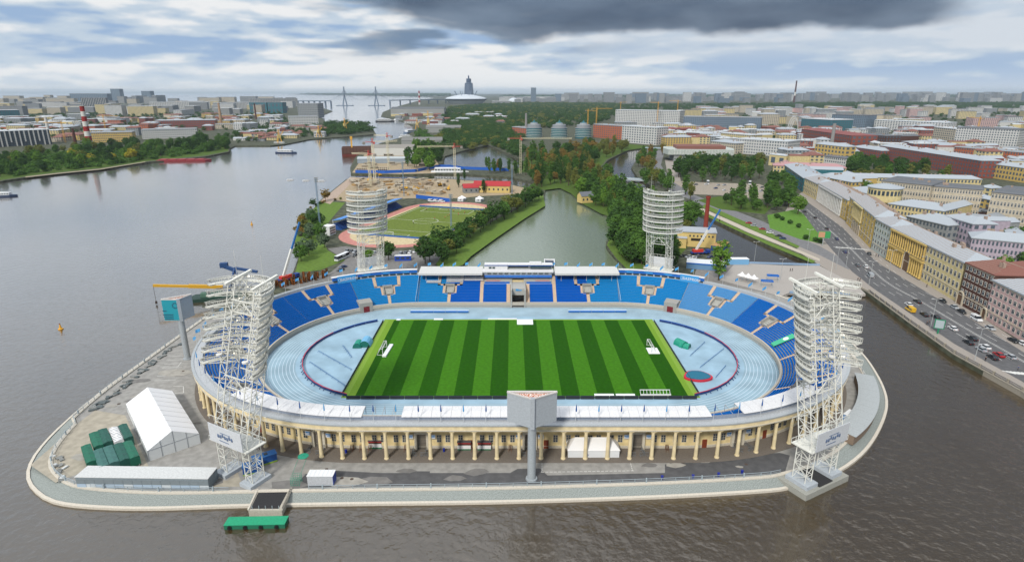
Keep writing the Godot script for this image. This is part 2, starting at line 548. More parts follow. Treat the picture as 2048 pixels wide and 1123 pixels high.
func build_stadium() -> void:
	var per := 4.0 * HL + 2.0 * ARC
	var cream := mt("cream plaster", 255, 236, 192, 0.9, 2)
	var pale := mt("pale trim", 226, 218, 200, 0.9, 1)
	var concrete := mt("stand concrete", 196, 196, 190, 0.95, 1)
	var lightblue := mt("track surface", 164, 192, 208, 0.9, 2, 0.0, 0.009)
	var white := mt("white sheet", 240, 240, 242, 0.7, 1)
	# ---------------- field and track
	var m := M.new()
	m.sheet(v2(ring(47.9)), 0.016)
	struct("running_track", m, lightblue)
	m = M.new()
	for i in 9:
		var r := 37.6 + i * 1.18
		for k in 180:
			var a := per * k / 180.0
			var b := per * (k + 1) / 180.0
			m.quad(ov(a, r + 0.07, 0.022), ov(b, r + 0.07, 0.022), ov(b, r - 0.07, 0.022), ov(a, r - 0.07, 0.022))
	struct("lane_markings", m, mt("lane paint", 206, 226, 238, 0.8))
	m = M.new()
	m.sheet(v2(ring(36.9)), 0.024)
	struct("infield", m, mt("infield surface", 170, 202, 222, 0.9, 2, 0.0, 0.009))
	build_pitch()

	var st := thing("stadium", "oval stadium with cream colonnade and blue seats round a striped pitch", "stadium", Vector3.ZERO)
	# ---------------- bowl: stepped concrete
	var pr := [[48.0, 0.0], [48.0, 1.9]]
	for i in ROWS:
		pr.append([row_r(i), row_y(i)])
		pr.append([row_r(i + 1), row_y(i)])
	pr.append([row_r(ROWS), row_y(ROWS)])
	pr.append([63.6, row_y(ROWS)])
	m = M.new()
	var gap = 2.6 # players' tunnel in the far stand
	var mid := 2.0 * HL + ARC
	sweep(m, mid + gap - per, mid - gap, pr, 4.0)
	part(st, "terrace", m, concrete)
	m = M.new()
	sweep(m, 0, per, [[47.75, 1.0], [47.75, 2.35], [48.35, 2.35], [48.35, 1.9]], 4.0)
	part(st, "front_parapet", m, mt("parapet", 206, 198, 184, 0.9, 1))
	# ---------------- rim walk, outer cornice, frieze, ceiling, back wall
	m = M.new()
	sweep(m, 0, per, [[63.6, row_y(ROWS)], [63.6, 11.2], [64.0, 11.2], [64.0, 10.4], [66.5, 10.4]], 3.0)
	part(st, "rim_walk", m, mt("rim concrete", 198, 202, 206, 0.9, 1))
	m = M.new()
	sweep(m, 0, per, [[66.6, 10.15], [66.95, 10.15], [66.95, 10.55], [66.2, 10.55], [66.2, 10.403]], 3.0)
	part(st, "cornice", m, mt("cornice grey", 190, 196, 200, 0.9, 1))
	m = M.new()
	sweep(m, 0, per, [[64.6, 8.4], [66.5, 8.4], [66.5, 8.75], [66.6, 8.8], [66.6, 10.15]], 3.0)
	part(st, "frieze", m, cream)
	m = M.new()
	sweep(m, 0, per, [[66.65, 8.75], [66.85, 8.75], [66.85, 8.95], [66.6, 8.98]], 3.0)
	part(st, "string_course", m, pale)
	m = M.new()
	sweep(m, 0, per, [[60.9, 8.25], [64.7, 8.25], [64.7, 8.45]], 3.0)
	part(st, "portico_ceiling", m, mt("ceiling plaster", 232, 216, 180, 0.95, 1))
	m = M.new()
	sweep(m, 0, per, [[61.0, 0.0], [61.0, 8.3]], 3.0)
	part(st, "wall", m, mt("wall plaster", 255, 232, 176, 0.9, 2))
	m = M.new()
	sweep(m, -190, 190, [[61.02, 0.0], [61.12, 0.9], [61.02, 0.95]], 3.0)
	part(st, "plinth", m, pale)
	# portico floor
	m = M.new()
	sweep(m, -190, 190, [[61.0, 0.12], [67.4, 0.12], [67.4, 0.0]], 3.0)
	part(st, "portico_floor", m, mt("portico paving", 132, 124, 116, 0.95, 1))
	# ---------------- columns
	var col := M.new()
	col.lathe(Vector3.ZERO, [[0.62, 0.12], [0.62, 0.4], [0.5, 0.5], [0.5, 0.6], [0.48, 3.0], [0.41, 7.55], [0.46, 7.6], [0.46, 7.7], [0.42, 7.75], [0.42, 7.85], [0.62, 8.1]], 16)
	col.box(Vector3(0, 8.25, 0), Vector3(1.3, 0.3, 1.3))
	var colm := col.mesh()
	var bay := 5.67
	var ss := []
	for k in range(-26, 27):
		var x := k * bay - 0.9
		ss.append(x if absf(x) < HL else signf(x) * (HL + (absf(x) - HL) * RR / 66.0))
	for s in ss:
		part(st, "column", colm, cream, ov(s, 65.7), ang(s))
	# ---------------- wall openings, bay by bay
	var win := M.new()
	win.box(Vector3(0, 0, 0.03), Vector3(1.3, 2.2, 0.12))
	var winm := win.mesh()
	var pane := M.new()
	for ix in 2:
		for iy in 3: pane.box(Vector3(-0.3 + ix * 0.6, -0.7 + iy * 0.7, 0.09), Vector3(0.5, 0.6, 0.03))
	var panem := pane.mesh()
	var door := M.new()
	door.box(Vector3(0, 1.25, 0.05), Vector3(1.3, 2.5, 0.12))
	door.box(Vector3(-0.32, 1.8, 0.13), Vector3(0.45, 0.9, 0.04))
	door.box(Vector3(0.32, 1.8, 0.13), Vector3(0.45, 0.9, 0.04))
	var doorm := door.mesh()
	var gate := M.new()
	gate.box(Vector3(-1.55, 2.4, 0.35), Vector3(0.7, 4.8, 0.9))
	gate.box(Vector3(1.55, 2.4, 0.35), Vector3(0.7, 4.8, 0.9))
	gate.box(Vector3(0, 5.2, 0.35), Vector3(3.8, 0.9, 0.9))
	var gatem := gate.mesh()
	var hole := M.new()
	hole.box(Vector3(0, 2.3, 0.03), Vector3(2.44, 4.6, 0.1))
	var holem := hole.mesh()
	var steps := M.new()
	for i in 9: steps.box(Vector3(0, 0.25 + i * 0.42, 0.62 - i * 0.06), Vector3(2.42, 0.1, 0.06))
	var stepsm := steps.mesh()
	var sign := M.new()
	sign.box(Vector3.ZERO, Vector3(1.5, 1.3, 0.06))
	var signm := sign.mesh()
	var stripe := M.new()
	stripe.box(Vector3(0, 0.25, 0.045), Vector3(1.3, 0.35, 0.03))
	stripe.box(Vector3(0.1, -0.2, 0.045), Vector3(1.0, 0.18, 0.03))
	var stripem := stripe.mesh()
	var dark := mt("dark opening", 46, 42, 40, 0.9)
	var brown := mt("door wood", 138, 62, 34, 0.6, 1)
	var framem := mt("window frame", 214, 206, 188, 0.6)
	var bluesign := mt("sign blue", 58, 140, 205, 0.6)
	for k in range(-24, 24):
		var s: float = (ss[k + 26] + ss[k + 27]) * 0.5
		var a := ang(s)
		var b = Basis(Vector3.UP, a)
		var o := ov(s, 61.0)
		if posmod(k, 5) == 0:
			var gt := part(st, "gate", gatem, pale, o, a)
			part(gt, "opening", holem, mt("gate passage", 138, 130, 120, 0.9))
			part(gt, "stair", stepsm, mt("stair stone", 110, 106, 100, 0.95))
			for sd in [-1, 1]:
				var sg := part(st, "sign", signm, white, o + b * Vector3(sd * 2.9, 4.0, 0.6), a)
				part(sg, "print", stripem, bluesign)
		else:
			for sd in [-1, 1]:
				if posmod(k * 7 + sd * 3, 11) == 4:
					part(st, "door", doorm, brown, o + b * Vector3(sd * 1.3, 0.12, 0), a)
				else:
					var w := part(st, "window", winm, framem, o + b * Vector3(sd * 1.15, 3.1, 0), a)
					part(w, "pane", panem, glass())
	# ---------------- near-side top canopy: grey back wall, posts, white panels
	m = M.new()
	sweep(m, -76, 80, [[64.1, 11.5], [64.1, 10.4]], 3.0)
	sweep(m, -76, 80, [[64.02, 10.4], [64.02, 11.5]], 3.0)
	part(st, "canopy_wall", m, mt("canopy wall", 158, 168, 186, 0.8, 1))
	var ns := 62
	for i in ns:
		var a := -76.0 + 156.0 * i / ns
		var b := -76.0 + 156.0 * (i + 1) / ns - 0.06
		if (i > 13 and i < 18) or (i > 48 and i < 52): continue
		m = M.new()
		sweep(m, a, b, [[60.0, 12.02], [60.0, 12.12], [62.4, 12.05], [64.7, 11.62], [64.7, 11.5]], 4.0, true)
		part(st, "canopy_panel", m, white)
	m = M.new()
	for i in ns + 1:
		var a := -76.0 + 156.0 * i / ns
		m.bar(ov(a, 60.2, 9.9), ov(a, 60.2, 12.0), 0.12)
		m.bar(ov(a, 64.2, 11.6), ov(a, 60.2, 12.08), 0.1)
	part(st, "canopy_frame", m, mt("frame steel", 170, 172, 172, 0.6), Vector3.ZERO, 0, "stuff")
	build_seats(st)
	build_main_stand(st)
	build_flags()

func ring(r: float) -> Array:
	var per := 4.0 * HL + 2.0 * ARC
	var out := []
	for k in 200:
		var p := ov(per * k / 200.0, r)
		out.append(Vector2(p.x, p.z))
	return out

func build_pitch() -> void:
	var z0 := C.z - 32.5
	var z1 := C.z + 32.2
	var base := M.new()
	base.box(Vector3(C.x, 0.03, C.z), Vector3(111, 0.03, 67))
	struct("pitch_border", base, mt("border turf", 142, 178, 74, 0.95, 1))
	var dk := mt("turf dark", 38, 92, 4, 0.95, 2, 0.0, 0.06)
	var lt := mt("turf light", 70, 130, 24, 0.95, 2, 0.0, 0.06)
	var p := Node3D.new()
	p.name = "pitch"
	add_child(p)
	p.set_meta("kind", "structure")
	var xs := [-53.6, -51.4, -48.8]
	for i in 18: xs.append(-43.2 + i * 5.6)
	xs.append(53.8)
	for i in xs.size() - 1:
		var m := M.new()
		var c: float = (xs[i] + xs[i + 1]) * 0.5
		m.box(Vector3(C.x + c, 0.05, (z0 + z1) / 2), Vector3(xs[i + 1] - xs[i], 0.02, z1 - z0))
		part(p, "grass_stripe", m, mt("turf margin", 126, 166, 56, 0.95, 1) if i == 0 or i == xs.size() - 2 else (dk if i % 2 == 1 else lt))
	# perforated dark boards on the near side, low dark edge boards at the ends
	var blk := mt("black board", 44, 52, 58, 0.7)
	for i in 24:
		var m := M.new()
		m.box(Vector3(0, 0.5, 0), Vector3(4.4, 1.0, 0.12))
		m.box(Vector3(0, 0.2, 0.3), Vector3(4.2, 0.08, 0.6))
		solo("advert_board", m, blk, "low black advert board in the row along the pitch's near side", "advert board", "black advert boards along the near touchline", Vector3(C.x - 51.5 + i * 4.5, 0.02, C.z + 33.9))
	for sd in [-1, 1]:
		for i in 13:
			var m := M.new()
			m.box(Vector3(0, 0.45, 0), Vector3(0.12, 0.9, 4.7))
			m.box(Vector3(sd * 0.25, 0.1, 0), Vector3(0.5, 0.05, 4.6))
			solo("edge_board", m, blk, "low dark board in the row behind the %s goal line" % ("left" if sd < 0 else "right"), "advert board", "dark boards behind the goal lines", Vector3(C.x + sd * 55.6, 0.02, C.z - 28.8 + i * 4.8))
	# goals: posts, bar, back frame, net strands
	for sd in [-1, 1]:
		var gl := thing("football_goal", "white football goal moved onto the grass at the pitch's %s end" % ("left" if sd < 0 else "right"), "goal", Vector3(C.x + sd * (49.0 if sd < 0 else 47.5), 0.06, C.z - (1.5 if sd < 0 else 3.0)), 0.0, "goals on the main pitch")
		var fr := M.new()
		for e in [-3.66, 3.66]:
			fr.tube(Vector3(0, 0, e), Vector3(0, 2.44, e), 0.1, 0.1, 8)
			fr.tube(Vector3(0, 2.44, e), Vector3(sd * 1.0, 2.44, e), 0.06, 0.06, 6)
			fr.tube(Vector3(sd * 1.0, 2.44, e), Vector3(sd * 2.0, 0.05, e), 0.06, 0.06, 6)
			fr.tube(Vector3(0, 0.05, e), Vector3(sd * 2.0, 0.05, e), 0.06, 0.06, 6)
		fr.tube(Vector3(sd * 2.0, 0.05, -3.66), Vector3(sd * 2.0, 0.05, 3.66), 0.06, 0.06, 6)
		fr.tube(Vector3(0, 2.44, -3.66), Vector3(0, 2.44, 3.66), 0.1, 0.1, 8)
		part(gl, "frame", fr, mt("goal white", 245, 245, 245, 0.4))
		var net := M.new()
		for i in 15:
			var z := -3.5 + i * 0.5
			net.bar(Vector3(sd * 1.0, 2.42, z), Vector3(sd * 2.0, 0.05, z), 0.03)
			net.bar(Vector3(0, 2.42, z), Vector3(sd * 1.0, 2.42, z), 0.03)
		for i in 5:
			var t := i / 5.0
			net.bar(Vector3(sd * (1.0 + t), 2.42 - t * 2.37, -3.66), Vector3(sd * (1.0 + t), 2.42 - t * 2.37, 3.66), 0.03)
		part(gl, "net", net, mt("net white", 225, 228, 228, 0.8), Vector3.ZERO, 0, "stuff")

func build_seats(st: Node3D) -> void:
	var per := 4.0 * HL + 2.0 * ARC
	var mid := 2.0 * HL + ARC
	var royal := mt("seat royal blue", 18, 116, 206, 0.8, 1)
	var deep := mt("seat deep blue", 12, 104, 206, 0.8, 1)
	var azure := mt("seat azure", 32, 146, 216, 0.8, 1)
	var faded := mt("seat faded blue", 96, 164, 222, 0.8, 1)
	var stair := mt("stair peach", 228, 204, 180, 0.9, 1)
	var box := mt("vomitory concrete", 176, 174, 168, 0.9, 1)
	var dark := mt("dark opening", 46, 42, 40, 0.9)
	# way-outs: ring position, half spread of the upper stairs
	var outs = [mid + 30.5, mid + 58.0, mid + 86.5, mid + 113.0, mid + 142.0, mid + 172.0, mid - 31.0, mid - 58.5, mid - 88.5, mid - 114.5, mid - 142.0, mid - 170.0]
	for i in outs.size(): outs[i] = fposmod(outs[i], per)
	outs.sort()
	var cuts := [] # [s0, s1, row0, row1] kept free of seats
	for o in outs:
		cuts.append([o - 0.75, o + 0.75, 0, 6])
		cuts.append([o - 3.1, o + 3.1, 6, 11])
		cuts.append([o - 5.6, o - 4.2, 11, ROWS])
		cuts.append([o + 4.2, o + 5.6, 11, ROWS])
		cuts.append([o - 4.2, o + 4.2, 11, 12])
		var b := M.new()
		# lower flight, two side flights, cross aisle, two upper flights: sloped ramps with treads
		for f in [[o - 0.7, o + 0.7, 0, 6], [o - 3.1, o - 2.1, 6, 12], [o + 2.1, o + 3.1, 6, 12], [o - 5.6, o - 4.3, 11, ROWS], [o + 4.3, o + 5.6, 11, ROWS], [o - 5.6, o - 2.1, 11, 12], [o + 2.1, o + 5.6, 11, 12], [o - 2.1, o + 2.1, 5.6, 6.4]]:
			for i in range(int(f[2] * 2), int(f[3] * 2)):
				var r := row_r(i * 0.5)
				var y := row_y(i * 0.5) + 0.26
				sweep(b, f[0], f[1], [[r, y - 0.6], [r, y], [r + 0.44, y]], 2.0)
		part(st, "stair", b, stair)
		var v := M.new()
		var y0 := row_y(6)
		var y1 := row_y(11) + 0.9
		for e in [-1.9, 1.9]:
			sweep(v, o + e - 0.16, o + e + 0.16, [[row_r(6.2), y0], [row_r(6.2), y0 + 1.4], [row_r(11.4), y1], [row_r(11.4), y0]], 2.0, true)
		sweep(v, o - 2.0, o + 2.0, [[row_r(10.6), y1 - 1.5], [row_r(10.6), y1 + 0.1], [row_r(11.4), y1 + 0.1], [row_r(11.4), y1 - 1.5]], 2.0, true)
		var vo := part(st, "vomitory", v, box)
		var d := M.new()
		sweep(d, o - 1.74, o + 1.74, [[row_r(6.3), y0 + 0.2], [row_r(10.5), y0 + 0.25], [row_r(10.5), y1 - 0.6]], 2.0)
		part(vo, "ramp", d, mt("ramp concrete", 150, 148, 144, 0.95, 1))
	cuts.append([mid - 3.4, mid + 3.4, 0, ROWS])
	cuts.append([mid - 15.4, mid + 15.4, 12, ROWS])
	for e in [-1, 1]:
		cuts.append([mid + e * 16.2 - 0.8, mid + e * 16.2 + 0.8, 0, ROWS])
		cuts.append([mid + e * 4.3 - 0.9, mid + e * 4.3 + 0.9, 0, 12])
		for f in [[mid + e * 16.2 - 0.75, mid + e * 16.2 + 0.75, 0, ROWS], [mid + e * 4.3 - 0.8, mid + e * 4.3 + 0.8, 0, 12]]:
			var b := M.new()
			for i in range(int(f[2] * 2), int(f[3] * 2)):
				var r := row_r(i * 0.5)
				var y := row_y(i * 0.5) + 0.26
				sweep(b, f[0], f[1], [[r, y - 0.6], [r, y], [r + 0.44, y]], 2.0)
			part(st, "stair", b, stair)
	# service gates that break the lower rows on both sides of the straight
	for o in [mid + 70.0, mid - 70.0]:
		cuts.append([o - 3.2, o + 3.2, 0, 5])
		var v := M.new()
		sweep(v, o - 3.2, o + 3.2, [[47.6, 0.0], [47.6, 4.3], [52.6, 4.5], [52.6, 0.0]], 1.5, true)
		var vo := part(st, "gate_house", v, box)
		var d := M.new()
		sweep(d, o - 1.5, o + 1.5, [[47.55, 0.05], [47.55, 2.6]], 1.0)
		part(vo, "door", d, mt("door maroon", 120, 24, 34, 0.6))
	# seat blocks: benches row by row, gathered block by block between the way-outs
	var bounds: Array = outs.duplicate()
	for i in bounds.size():
		var s0: float = bounds[i]
		var s1: float = bounds[(i + 1) % bounds.size()]
		if s1 < s0: s1 += per
		var halves := [[s0, (s0 + s1) * 0.5 - 0.12], [(s0 + s1) * 0.5 + 0.12, s1]]
		for h in halves:
			var m := M.new()
			for row in ROWS:
				var free := [[h[0], h[1]]]
				for c in cuts:
					if row < c[2] or row >= c[3]: continue
					for sh in [0.0, per, -per]:
						var next := []
						for q in free:
							if c[1] + sh <= q[0] or c[0] + sh >= q[1]: next.append(q)
							else:
								if c[0] + sh > q[0]: next.append([q[0], c[0] + sh])
								if c[1] + sh < q[1]: next.append([c[1] + sh, q[1]])
						free = next
				var r := row_r(row) + 0.1
				var y := row_y(row)
				for q in free:
					if q[1] - q[0] < 0.4: continue
					sweep(m, q[0], q[1], [[r, y + 0.16], [r, y + 0.36], [r + 0.36, y + 0.36], [r + 0.40, y + 0.66], [r + 0.47, y + 0.66], [r + 0.45, y + 0.1]], 3.0, true)
			var c = fposmod((h[0] + h[1]) * 0.5 - mid + per * 0.5, per) - per * 0.5
			var mat: Material = royal
			if absf(c) < 30.5: mat = deep
			elif absf(c) < 72: mat = azure
			elif c < -72 and c > -101: mat = faded
			part(st, "seat_block", m, mat, Vector3.ZERO, 0, "stuff")

func build_main_stand(st: Node3D) -> void:
	var white := mt("white sheet", 240, 240, 242, 0.7, 1)
	var wall := mt("stand wall", 214, 220, 226, 0.85, 1)
	var navy := mt("stand navy", 20, 78, 160, 0.6)
	var fascia := mt("fascia blue", 24, 106, 196, 0.6)
	var sky := mt("banner blue", 60, 160, 226, 0.6)
	var dark := mt("dark opening", 46, 42, 40, 0.9)
	var X := C.x
	var Z := C.z
	var far := func(x: float, y: float, z: float) -> Vector3: return Vector3(X + x, y, Z - z)
	# players' tunnel
	var m := M.new()
	m.box(far.call(-3.0, 4.0, 55.5), Vector3(0.6, 8.0, 16))
	m.box(far.call(3.0, 4.0, 55.5), Vector3(0.6, 8.0, 16))
	m.box(far.call(0, 6.1, 56.5), Vector3(5.4, 3.0, 11))
	var tun := part(st, "tunnel", m, mt("tunnel concrete", 190, 190, 186, 0.9, 1))
	m = M.new()
	for i in 9: m.box(far.call(-2.4 + i * 0.6, 3.6, 50.9), Vector3(0.07, 2.4, 0.07))
	for i in 3: m.box(far.call(0, 2.6 + i * 0.9, 50.9), Vector3(5.2, 0.07, 0.07))
	part(tun, "grille", m, mt("grille steel", 70, 74, 80, 0.5))
	m = M.new()
	m.box(far.call(0.2, 6.9, 50.9), Vector3(2.6, 0.5, 0.08))
	m.box(far.call(-0.5, 7.3, 50.9), Vector3(1.2, 0.35, 0.08))
	part(tun, "emblem", m, sky)
	# VIP box between the stairs: terraces, red seats, blue balustrade, glazed rooms, roof deck
	m = M.new()
	for e in [-1, 1]: m.box(far.call(e * 9.4, 7.75, 59.1), Vector3(11.2, 0.9, 0.3))
	part(st, "balustrade", m, fascia)
	m = M.new()
	for e in [-1, 1]: m.box(far.call(e * 9.4, 7.1, 58.9), Vector3(11.4, 0.5, 0.5))
	part(st, "ledge", m, white)
	m = M.new()
	m.box(far.call(0, 7.0, 62.0), Vector3(30.6, 1.0, 6.0))
	part(st, "lodge_floor", m, wall)
	m = M.new()
	for e in [-1, 1]: m.box(far.call(e * 11.2, 7.9, 61.2), Vector3(6.4, 0.8, 1.6))
	part(st, "red_seats", m, mt("red seats", 206, 36, 52, 0.6))
	m = M.new()
	m.box(far.call(0, 8.8, 63.6), Vector3(30.6, 2.6, 0.4))
	part(st, "lodge_wall", m, wall)
	for e in [-10.4, -4.4, 4.4, 10.4]:
		m = M.new()
		m.box(far.call(e, 8.7, 63.35), Vector3(0.9, 1.9, 0.1))
		part(st, "door", m, mt("door maroon", 120, 24, 34, 0.6))
	m = M.new()
	m.quad(far.call(-15.3, 10.6, 60.9), far.call(15.3, 10.6, 60.9), far.call(15.3, 9.7, 60.6), far.call(-15.3, 9.7, 60.6))
	m.box(far.call(0, 10.2, 61.2), Vector3(30.6, 1.3, 0.3))
	part(st, "fascia", m, fascia)
	m = M.new()
	for i in 7: m.obox(Transform3D(Basis(Vector3.FORWARD, 0.0) * Basis(Vector3.FORWARD, 0.35), far.call(-5.0 + i * 2.4, 10.2, 60.95)), Vector3(2.8, 0.5, 0.12))
	part(st, "fascia_banner", m, sky)
	m = M.new()
	m.box(far.call(0, 11.5, 62.0), Vector3(30.6, 1.3, 2.0))
	part(st, "press_gallery", m, wall)
	for i in 11:
		m = M.new()
		m.box(far.call(-13.0 + i * 2.6, 11.6, 60.95), Vector3(1.7, 0.75, 0.1))
		part(st, "window", m, glass())
	m = M.new()
	m.box(far.call(0, 12.5, 62.2), Vector3(32.0, 0.7, 4.4))
	part(st, "gallery_roof", m, white)
	m = M.new()
	m.box(far.call(-10, 14.0, 64.5), Vector3(10.5, 2.4, 4.0))
	part(st, "control_room", m, white)
	m = M.new()
	m.box(far.call(-10, 14.9, 62.4), Vector3(10.6, 0.35, 0.12))
	m.box(far.call(5.5, 14.75, 62.9), Vector3(20.4, 0.55, 0.2))
	part(st, "roof_trim", m, navy)
	m = M.new()
	m.box(far.call(-12.6, 13.8, 62.43), Vector3(1.2, 0.8, 0.1))
	m.box(far.call(-11.0, 13.8, 62.43), Vector3(1.2, 0.8, 0.1))
	part(st, "window", m, glass())
	m = M.new()
	m.box(far.call(5.5, 13.7, 65.4), Vector3(20.4, 1.8, 0.3))
	m.box(far.call(5.5, 15.1, 64.4), Vector3(20.6, 0.25, 3.6))
	m.box(far.call(8.0, 15.5, 64.8), Vector3(5.4, 0.7, 2.4))
	part(st, "roof_room", m, white)
	m = M.new()
	m.box(far.call(10.4, 13.8, 63.0), Vector3(9.4, 1.3, 0.1))
	m.box(far.call(0.2, 13.6, 65.2), Vector3(9.0, 1.2, 0.1))
	part(st, "window", m, glass())
	# side roofs on posts
	for e in [-1, 1]:
		m = M.new()
		var x0: float = 16.6 if e > 0 else -44.6
		var x1: float = 45.4 if e > 0 else -16.0
		for q in [[12.5, 57.8, 13.3, 66.5]]:
			var pts = [far.call(x0, q[0], q[1]), far.call(x1, q[0], q[1]), far.call(x1, q[2], q[3]), far.call(x0, q[2], q[3])]
			m.quad(pts[3], pts[2], pts[1], pts[0])
			var dn := Vector3.DOWN * 0.9
			m.quad(pts[0], pts[1], pts[1] + dn, pts[0] + dn)
			m.quad(pts[0] + dn, pts[1] + dn, pts[2] + dn, pts[3] + dn)
			m.quad(pts[1], pts[2], pts[2] + dn, pts[1] + dn)
			m.quad(pts[3], pts[0], pts[0] + dn, pts[3] + dn)
		part(st, "roof", m, mt("roof white", 226, 226, 224, 0.8, 1))
		m = M.new()
		m.box(far.call((x0 + x1) * 0.5, 11.4, 64.4), Vector3(absf(x1 - x0), 2.0, 0.3))
		part(st, "back_wall", m, wall)
		for i in 5:
			m = M.new()
			m.tube(far.call(x0 + 3.0 + i * (x1 - x0 - 6.0) / 4.0, 6.0, 60.0), far.call(x0 + 3.0 + i * (x1 - x0 - 6.0) / 4.0, 12.0, 60.0), 0.1, 0.1, 6)
			part(st, "roof_post", m, white)
		# dividing fence line at the end of the straight
		m = M.new()
		m.bar(far.call(e * 45.0, 2.6, 48.8), far.call(e * 45.0, 10.9, 63.4), 0.12, 0.8)
		part(st, "divider", m, mt("divider", 170, 206, 232, 0.6))
	# press desks on the left upper rows
	for q in [[-38.0, 6.5, 2, 12], [-28.5, 7.6, 5, 12.5], [-20.0, 8.6, 3, 13.5]]:
		for i in q[2]:
			m = M.new()
			m.box(far.call(q[0], row_y(q[3] + i) + 0.9, row_r(q[3] + i)), Vector3(q[1], 0.3, 0.5))
			part(st, "press_desk", m, white)
	# blue fascia with pictures round the far curves
	var mid := 2.0 * HL + ARC
	for e in [-1, 1]:
		m = M.new()
		var a: float = mid + e * 45.5
		var b: float = mid + e * 79.0
		sweep(m, minf(a, b), maxf(a, b), [[63.45, 11.2], [63.45, 12.5], [63.8, 12.5], [63.8, 11.2]], 3.0, true)
		part(st, "fascia", m, fascia)
		m = M.new()
		sweep(m, minf(a, b), maxf(a, b), [[63.3, 12.5], [63.3, 12.75], [65.2, 12.75], [65.2, 12.5]], 3.0, true)
		part(st, "fascia_cap", m, white)
		m = M.new()
		for i in 12:
			var s = lerpf(a, b, (i + 0.5) / 12.0)
			sweep(m, s - 1.1, s + 1.1, [[63.38, 10.5], [63.38, 11.15]], 3.0)
		part(st, "window", m, glass(), Vector3.ZERO, 0, "stuff")
		m = M.new()
		for i in 4:
			var s = lerpf(a, b, (i + 0.6) / 4.4)
			sweep(m, s - 1.3, s + 1.3, [[63.4, 11.5], [63.4, 12.1]], 3.0)
			sweep(m, s + 0.2, s + 2.0, [[63.39, 11.9], [63.39, 12.25]], 3.0)
		part(st, "fascia_banner", m, sky)
		# big sponsor sign
		var s = mid + e * 73.5
		var sa := ang(s) + PI
		var bs := Basis(Vector3.UP, sa)
		m = M.new()
		m.box(Vector3.ZERO, Vector3(8.2, 3.2, 0.25))
		var sg := part(st, "sponsor_sign", m, mt("sponsor blue", 66, 164, 228, 0.6), ov(s, 62.6, 11.4), sa)
		text(sg, "lettering", "GAZPROM", 1.65, white, Vector3(0.9, 0, 0.14), Basis.IDENTITY)
		m = M.new()
		for i in 10:
			var t0 := 0.9 + i * 0.44
			m.bar(Vector3(-3.1 + cos(t0) * 0.7, sin(t0) * 0.7, 0.16), Vector3(-3.1 + cos(t0 + 0.44) * 0.7, sin(t0 + 0.44) * 0.7, 0.16), 0.25, 0.08)
		m.bar(Vector3(-3.0, 0.1, 0.16), Vector3(-2.4, 0.1, 0.16), 0.25, 0.08)
		part(sg, "emblem", m, white)

func build_flags() -> void:
	var per := 4.0 * HL + 2.0 * ARC
	var mid := 2.0 * HL + ARC
	var pole := M.new()
	pole.tube(Vector3.ZERO, Vector3(0, 5.2, 0), 0.06, 0.04, 6)
	var polem := pole.mesh()
	var cloths := []
	for k in 3:
		var m := M.new()
		for i in 6:
			var a := i / 6.0
			var b := (i + 1) / 6.0
			var wa = 0.18 * sin(a * 7.0 + k * 2.0) * a
			var wb = 0.18 * sin(b * 7.0 + k * 2.0) * b
			var dr := [0.9, 1.5, 0.5][k] as float
			m.quad(Vector3(a * 1.5, 5.1 - a * dr, wa), Vector3(b * 1.5, 5.1 - b * dr, wb), Vector3(b * 1.5, 4.0 - b * dr * 1.1, wb + 0.05), Vector3(a * 1.5, 4.0 - a * dr * 1.1, wa))
		cloths.append(m.mesh())
	var droop := M.new()
	droop.lathe(Vector3(0.12, 0, 0), [[0.03, 3.0], [0.2, 3.3], [0.16, 4.2], [0.05, 5.1]], 6)
	var droopm := droop.mesh()
	var blue := mt("flag blue", 92, 170, 226, 0.8)
	var navy := mt("flag navy", 44, 92, 160, 0.8)
	var pm := mt("pole white", 214, 218, 220, 0.5)
	var wh := mt("flag white", 226, 236, 244, 0.8)
	var spots := []
	for k in range(-18, 19): spots.append([k * 5.67 + 2.0, 65.2, 10.3, true])
	for k in range(-26, 27):
		if absi(k) > 8 or absi(k) in [6, 7, 8]: spots.append([mid + k * 5.7, 65.6, 10.3, false])
		elif absi(k) > 2: spots.append([mid + k * 5.7, 66.2, 10.3, false])
	for i in spots.size():
		var q = spots[i]
		var f := thing("flag", "drooping blue flag in the row along the near colonnade's roof" if q[3] else "pale blue flag on a white pole behind the far stand", "flag", ov(q[0], q[1], q[2]), 0.0, "flags on the near rim" if q[3] else "flags on the far rim")
		part(f, "pole", polem, pm, Vector3(0, 0, 0))
		if q[3]: part(f, "cloth", droopm, navy if i % 3 else blue)
		else:
			var c := part(f, "cloth", cloths[i % 3], blue, Vector3.ZERO, PI + 0.3 * sin(i * 2.3))
			var s := M.new()
			s.quad(Vector3(0.4, 4.25, 0.07), Vector3(0.9, 4.0, 0.12), Vector3(0.9, 3.85, 0.12), Vector3(0.4, 4.1, 0.07))
			part(c, "emblem", s, wh)

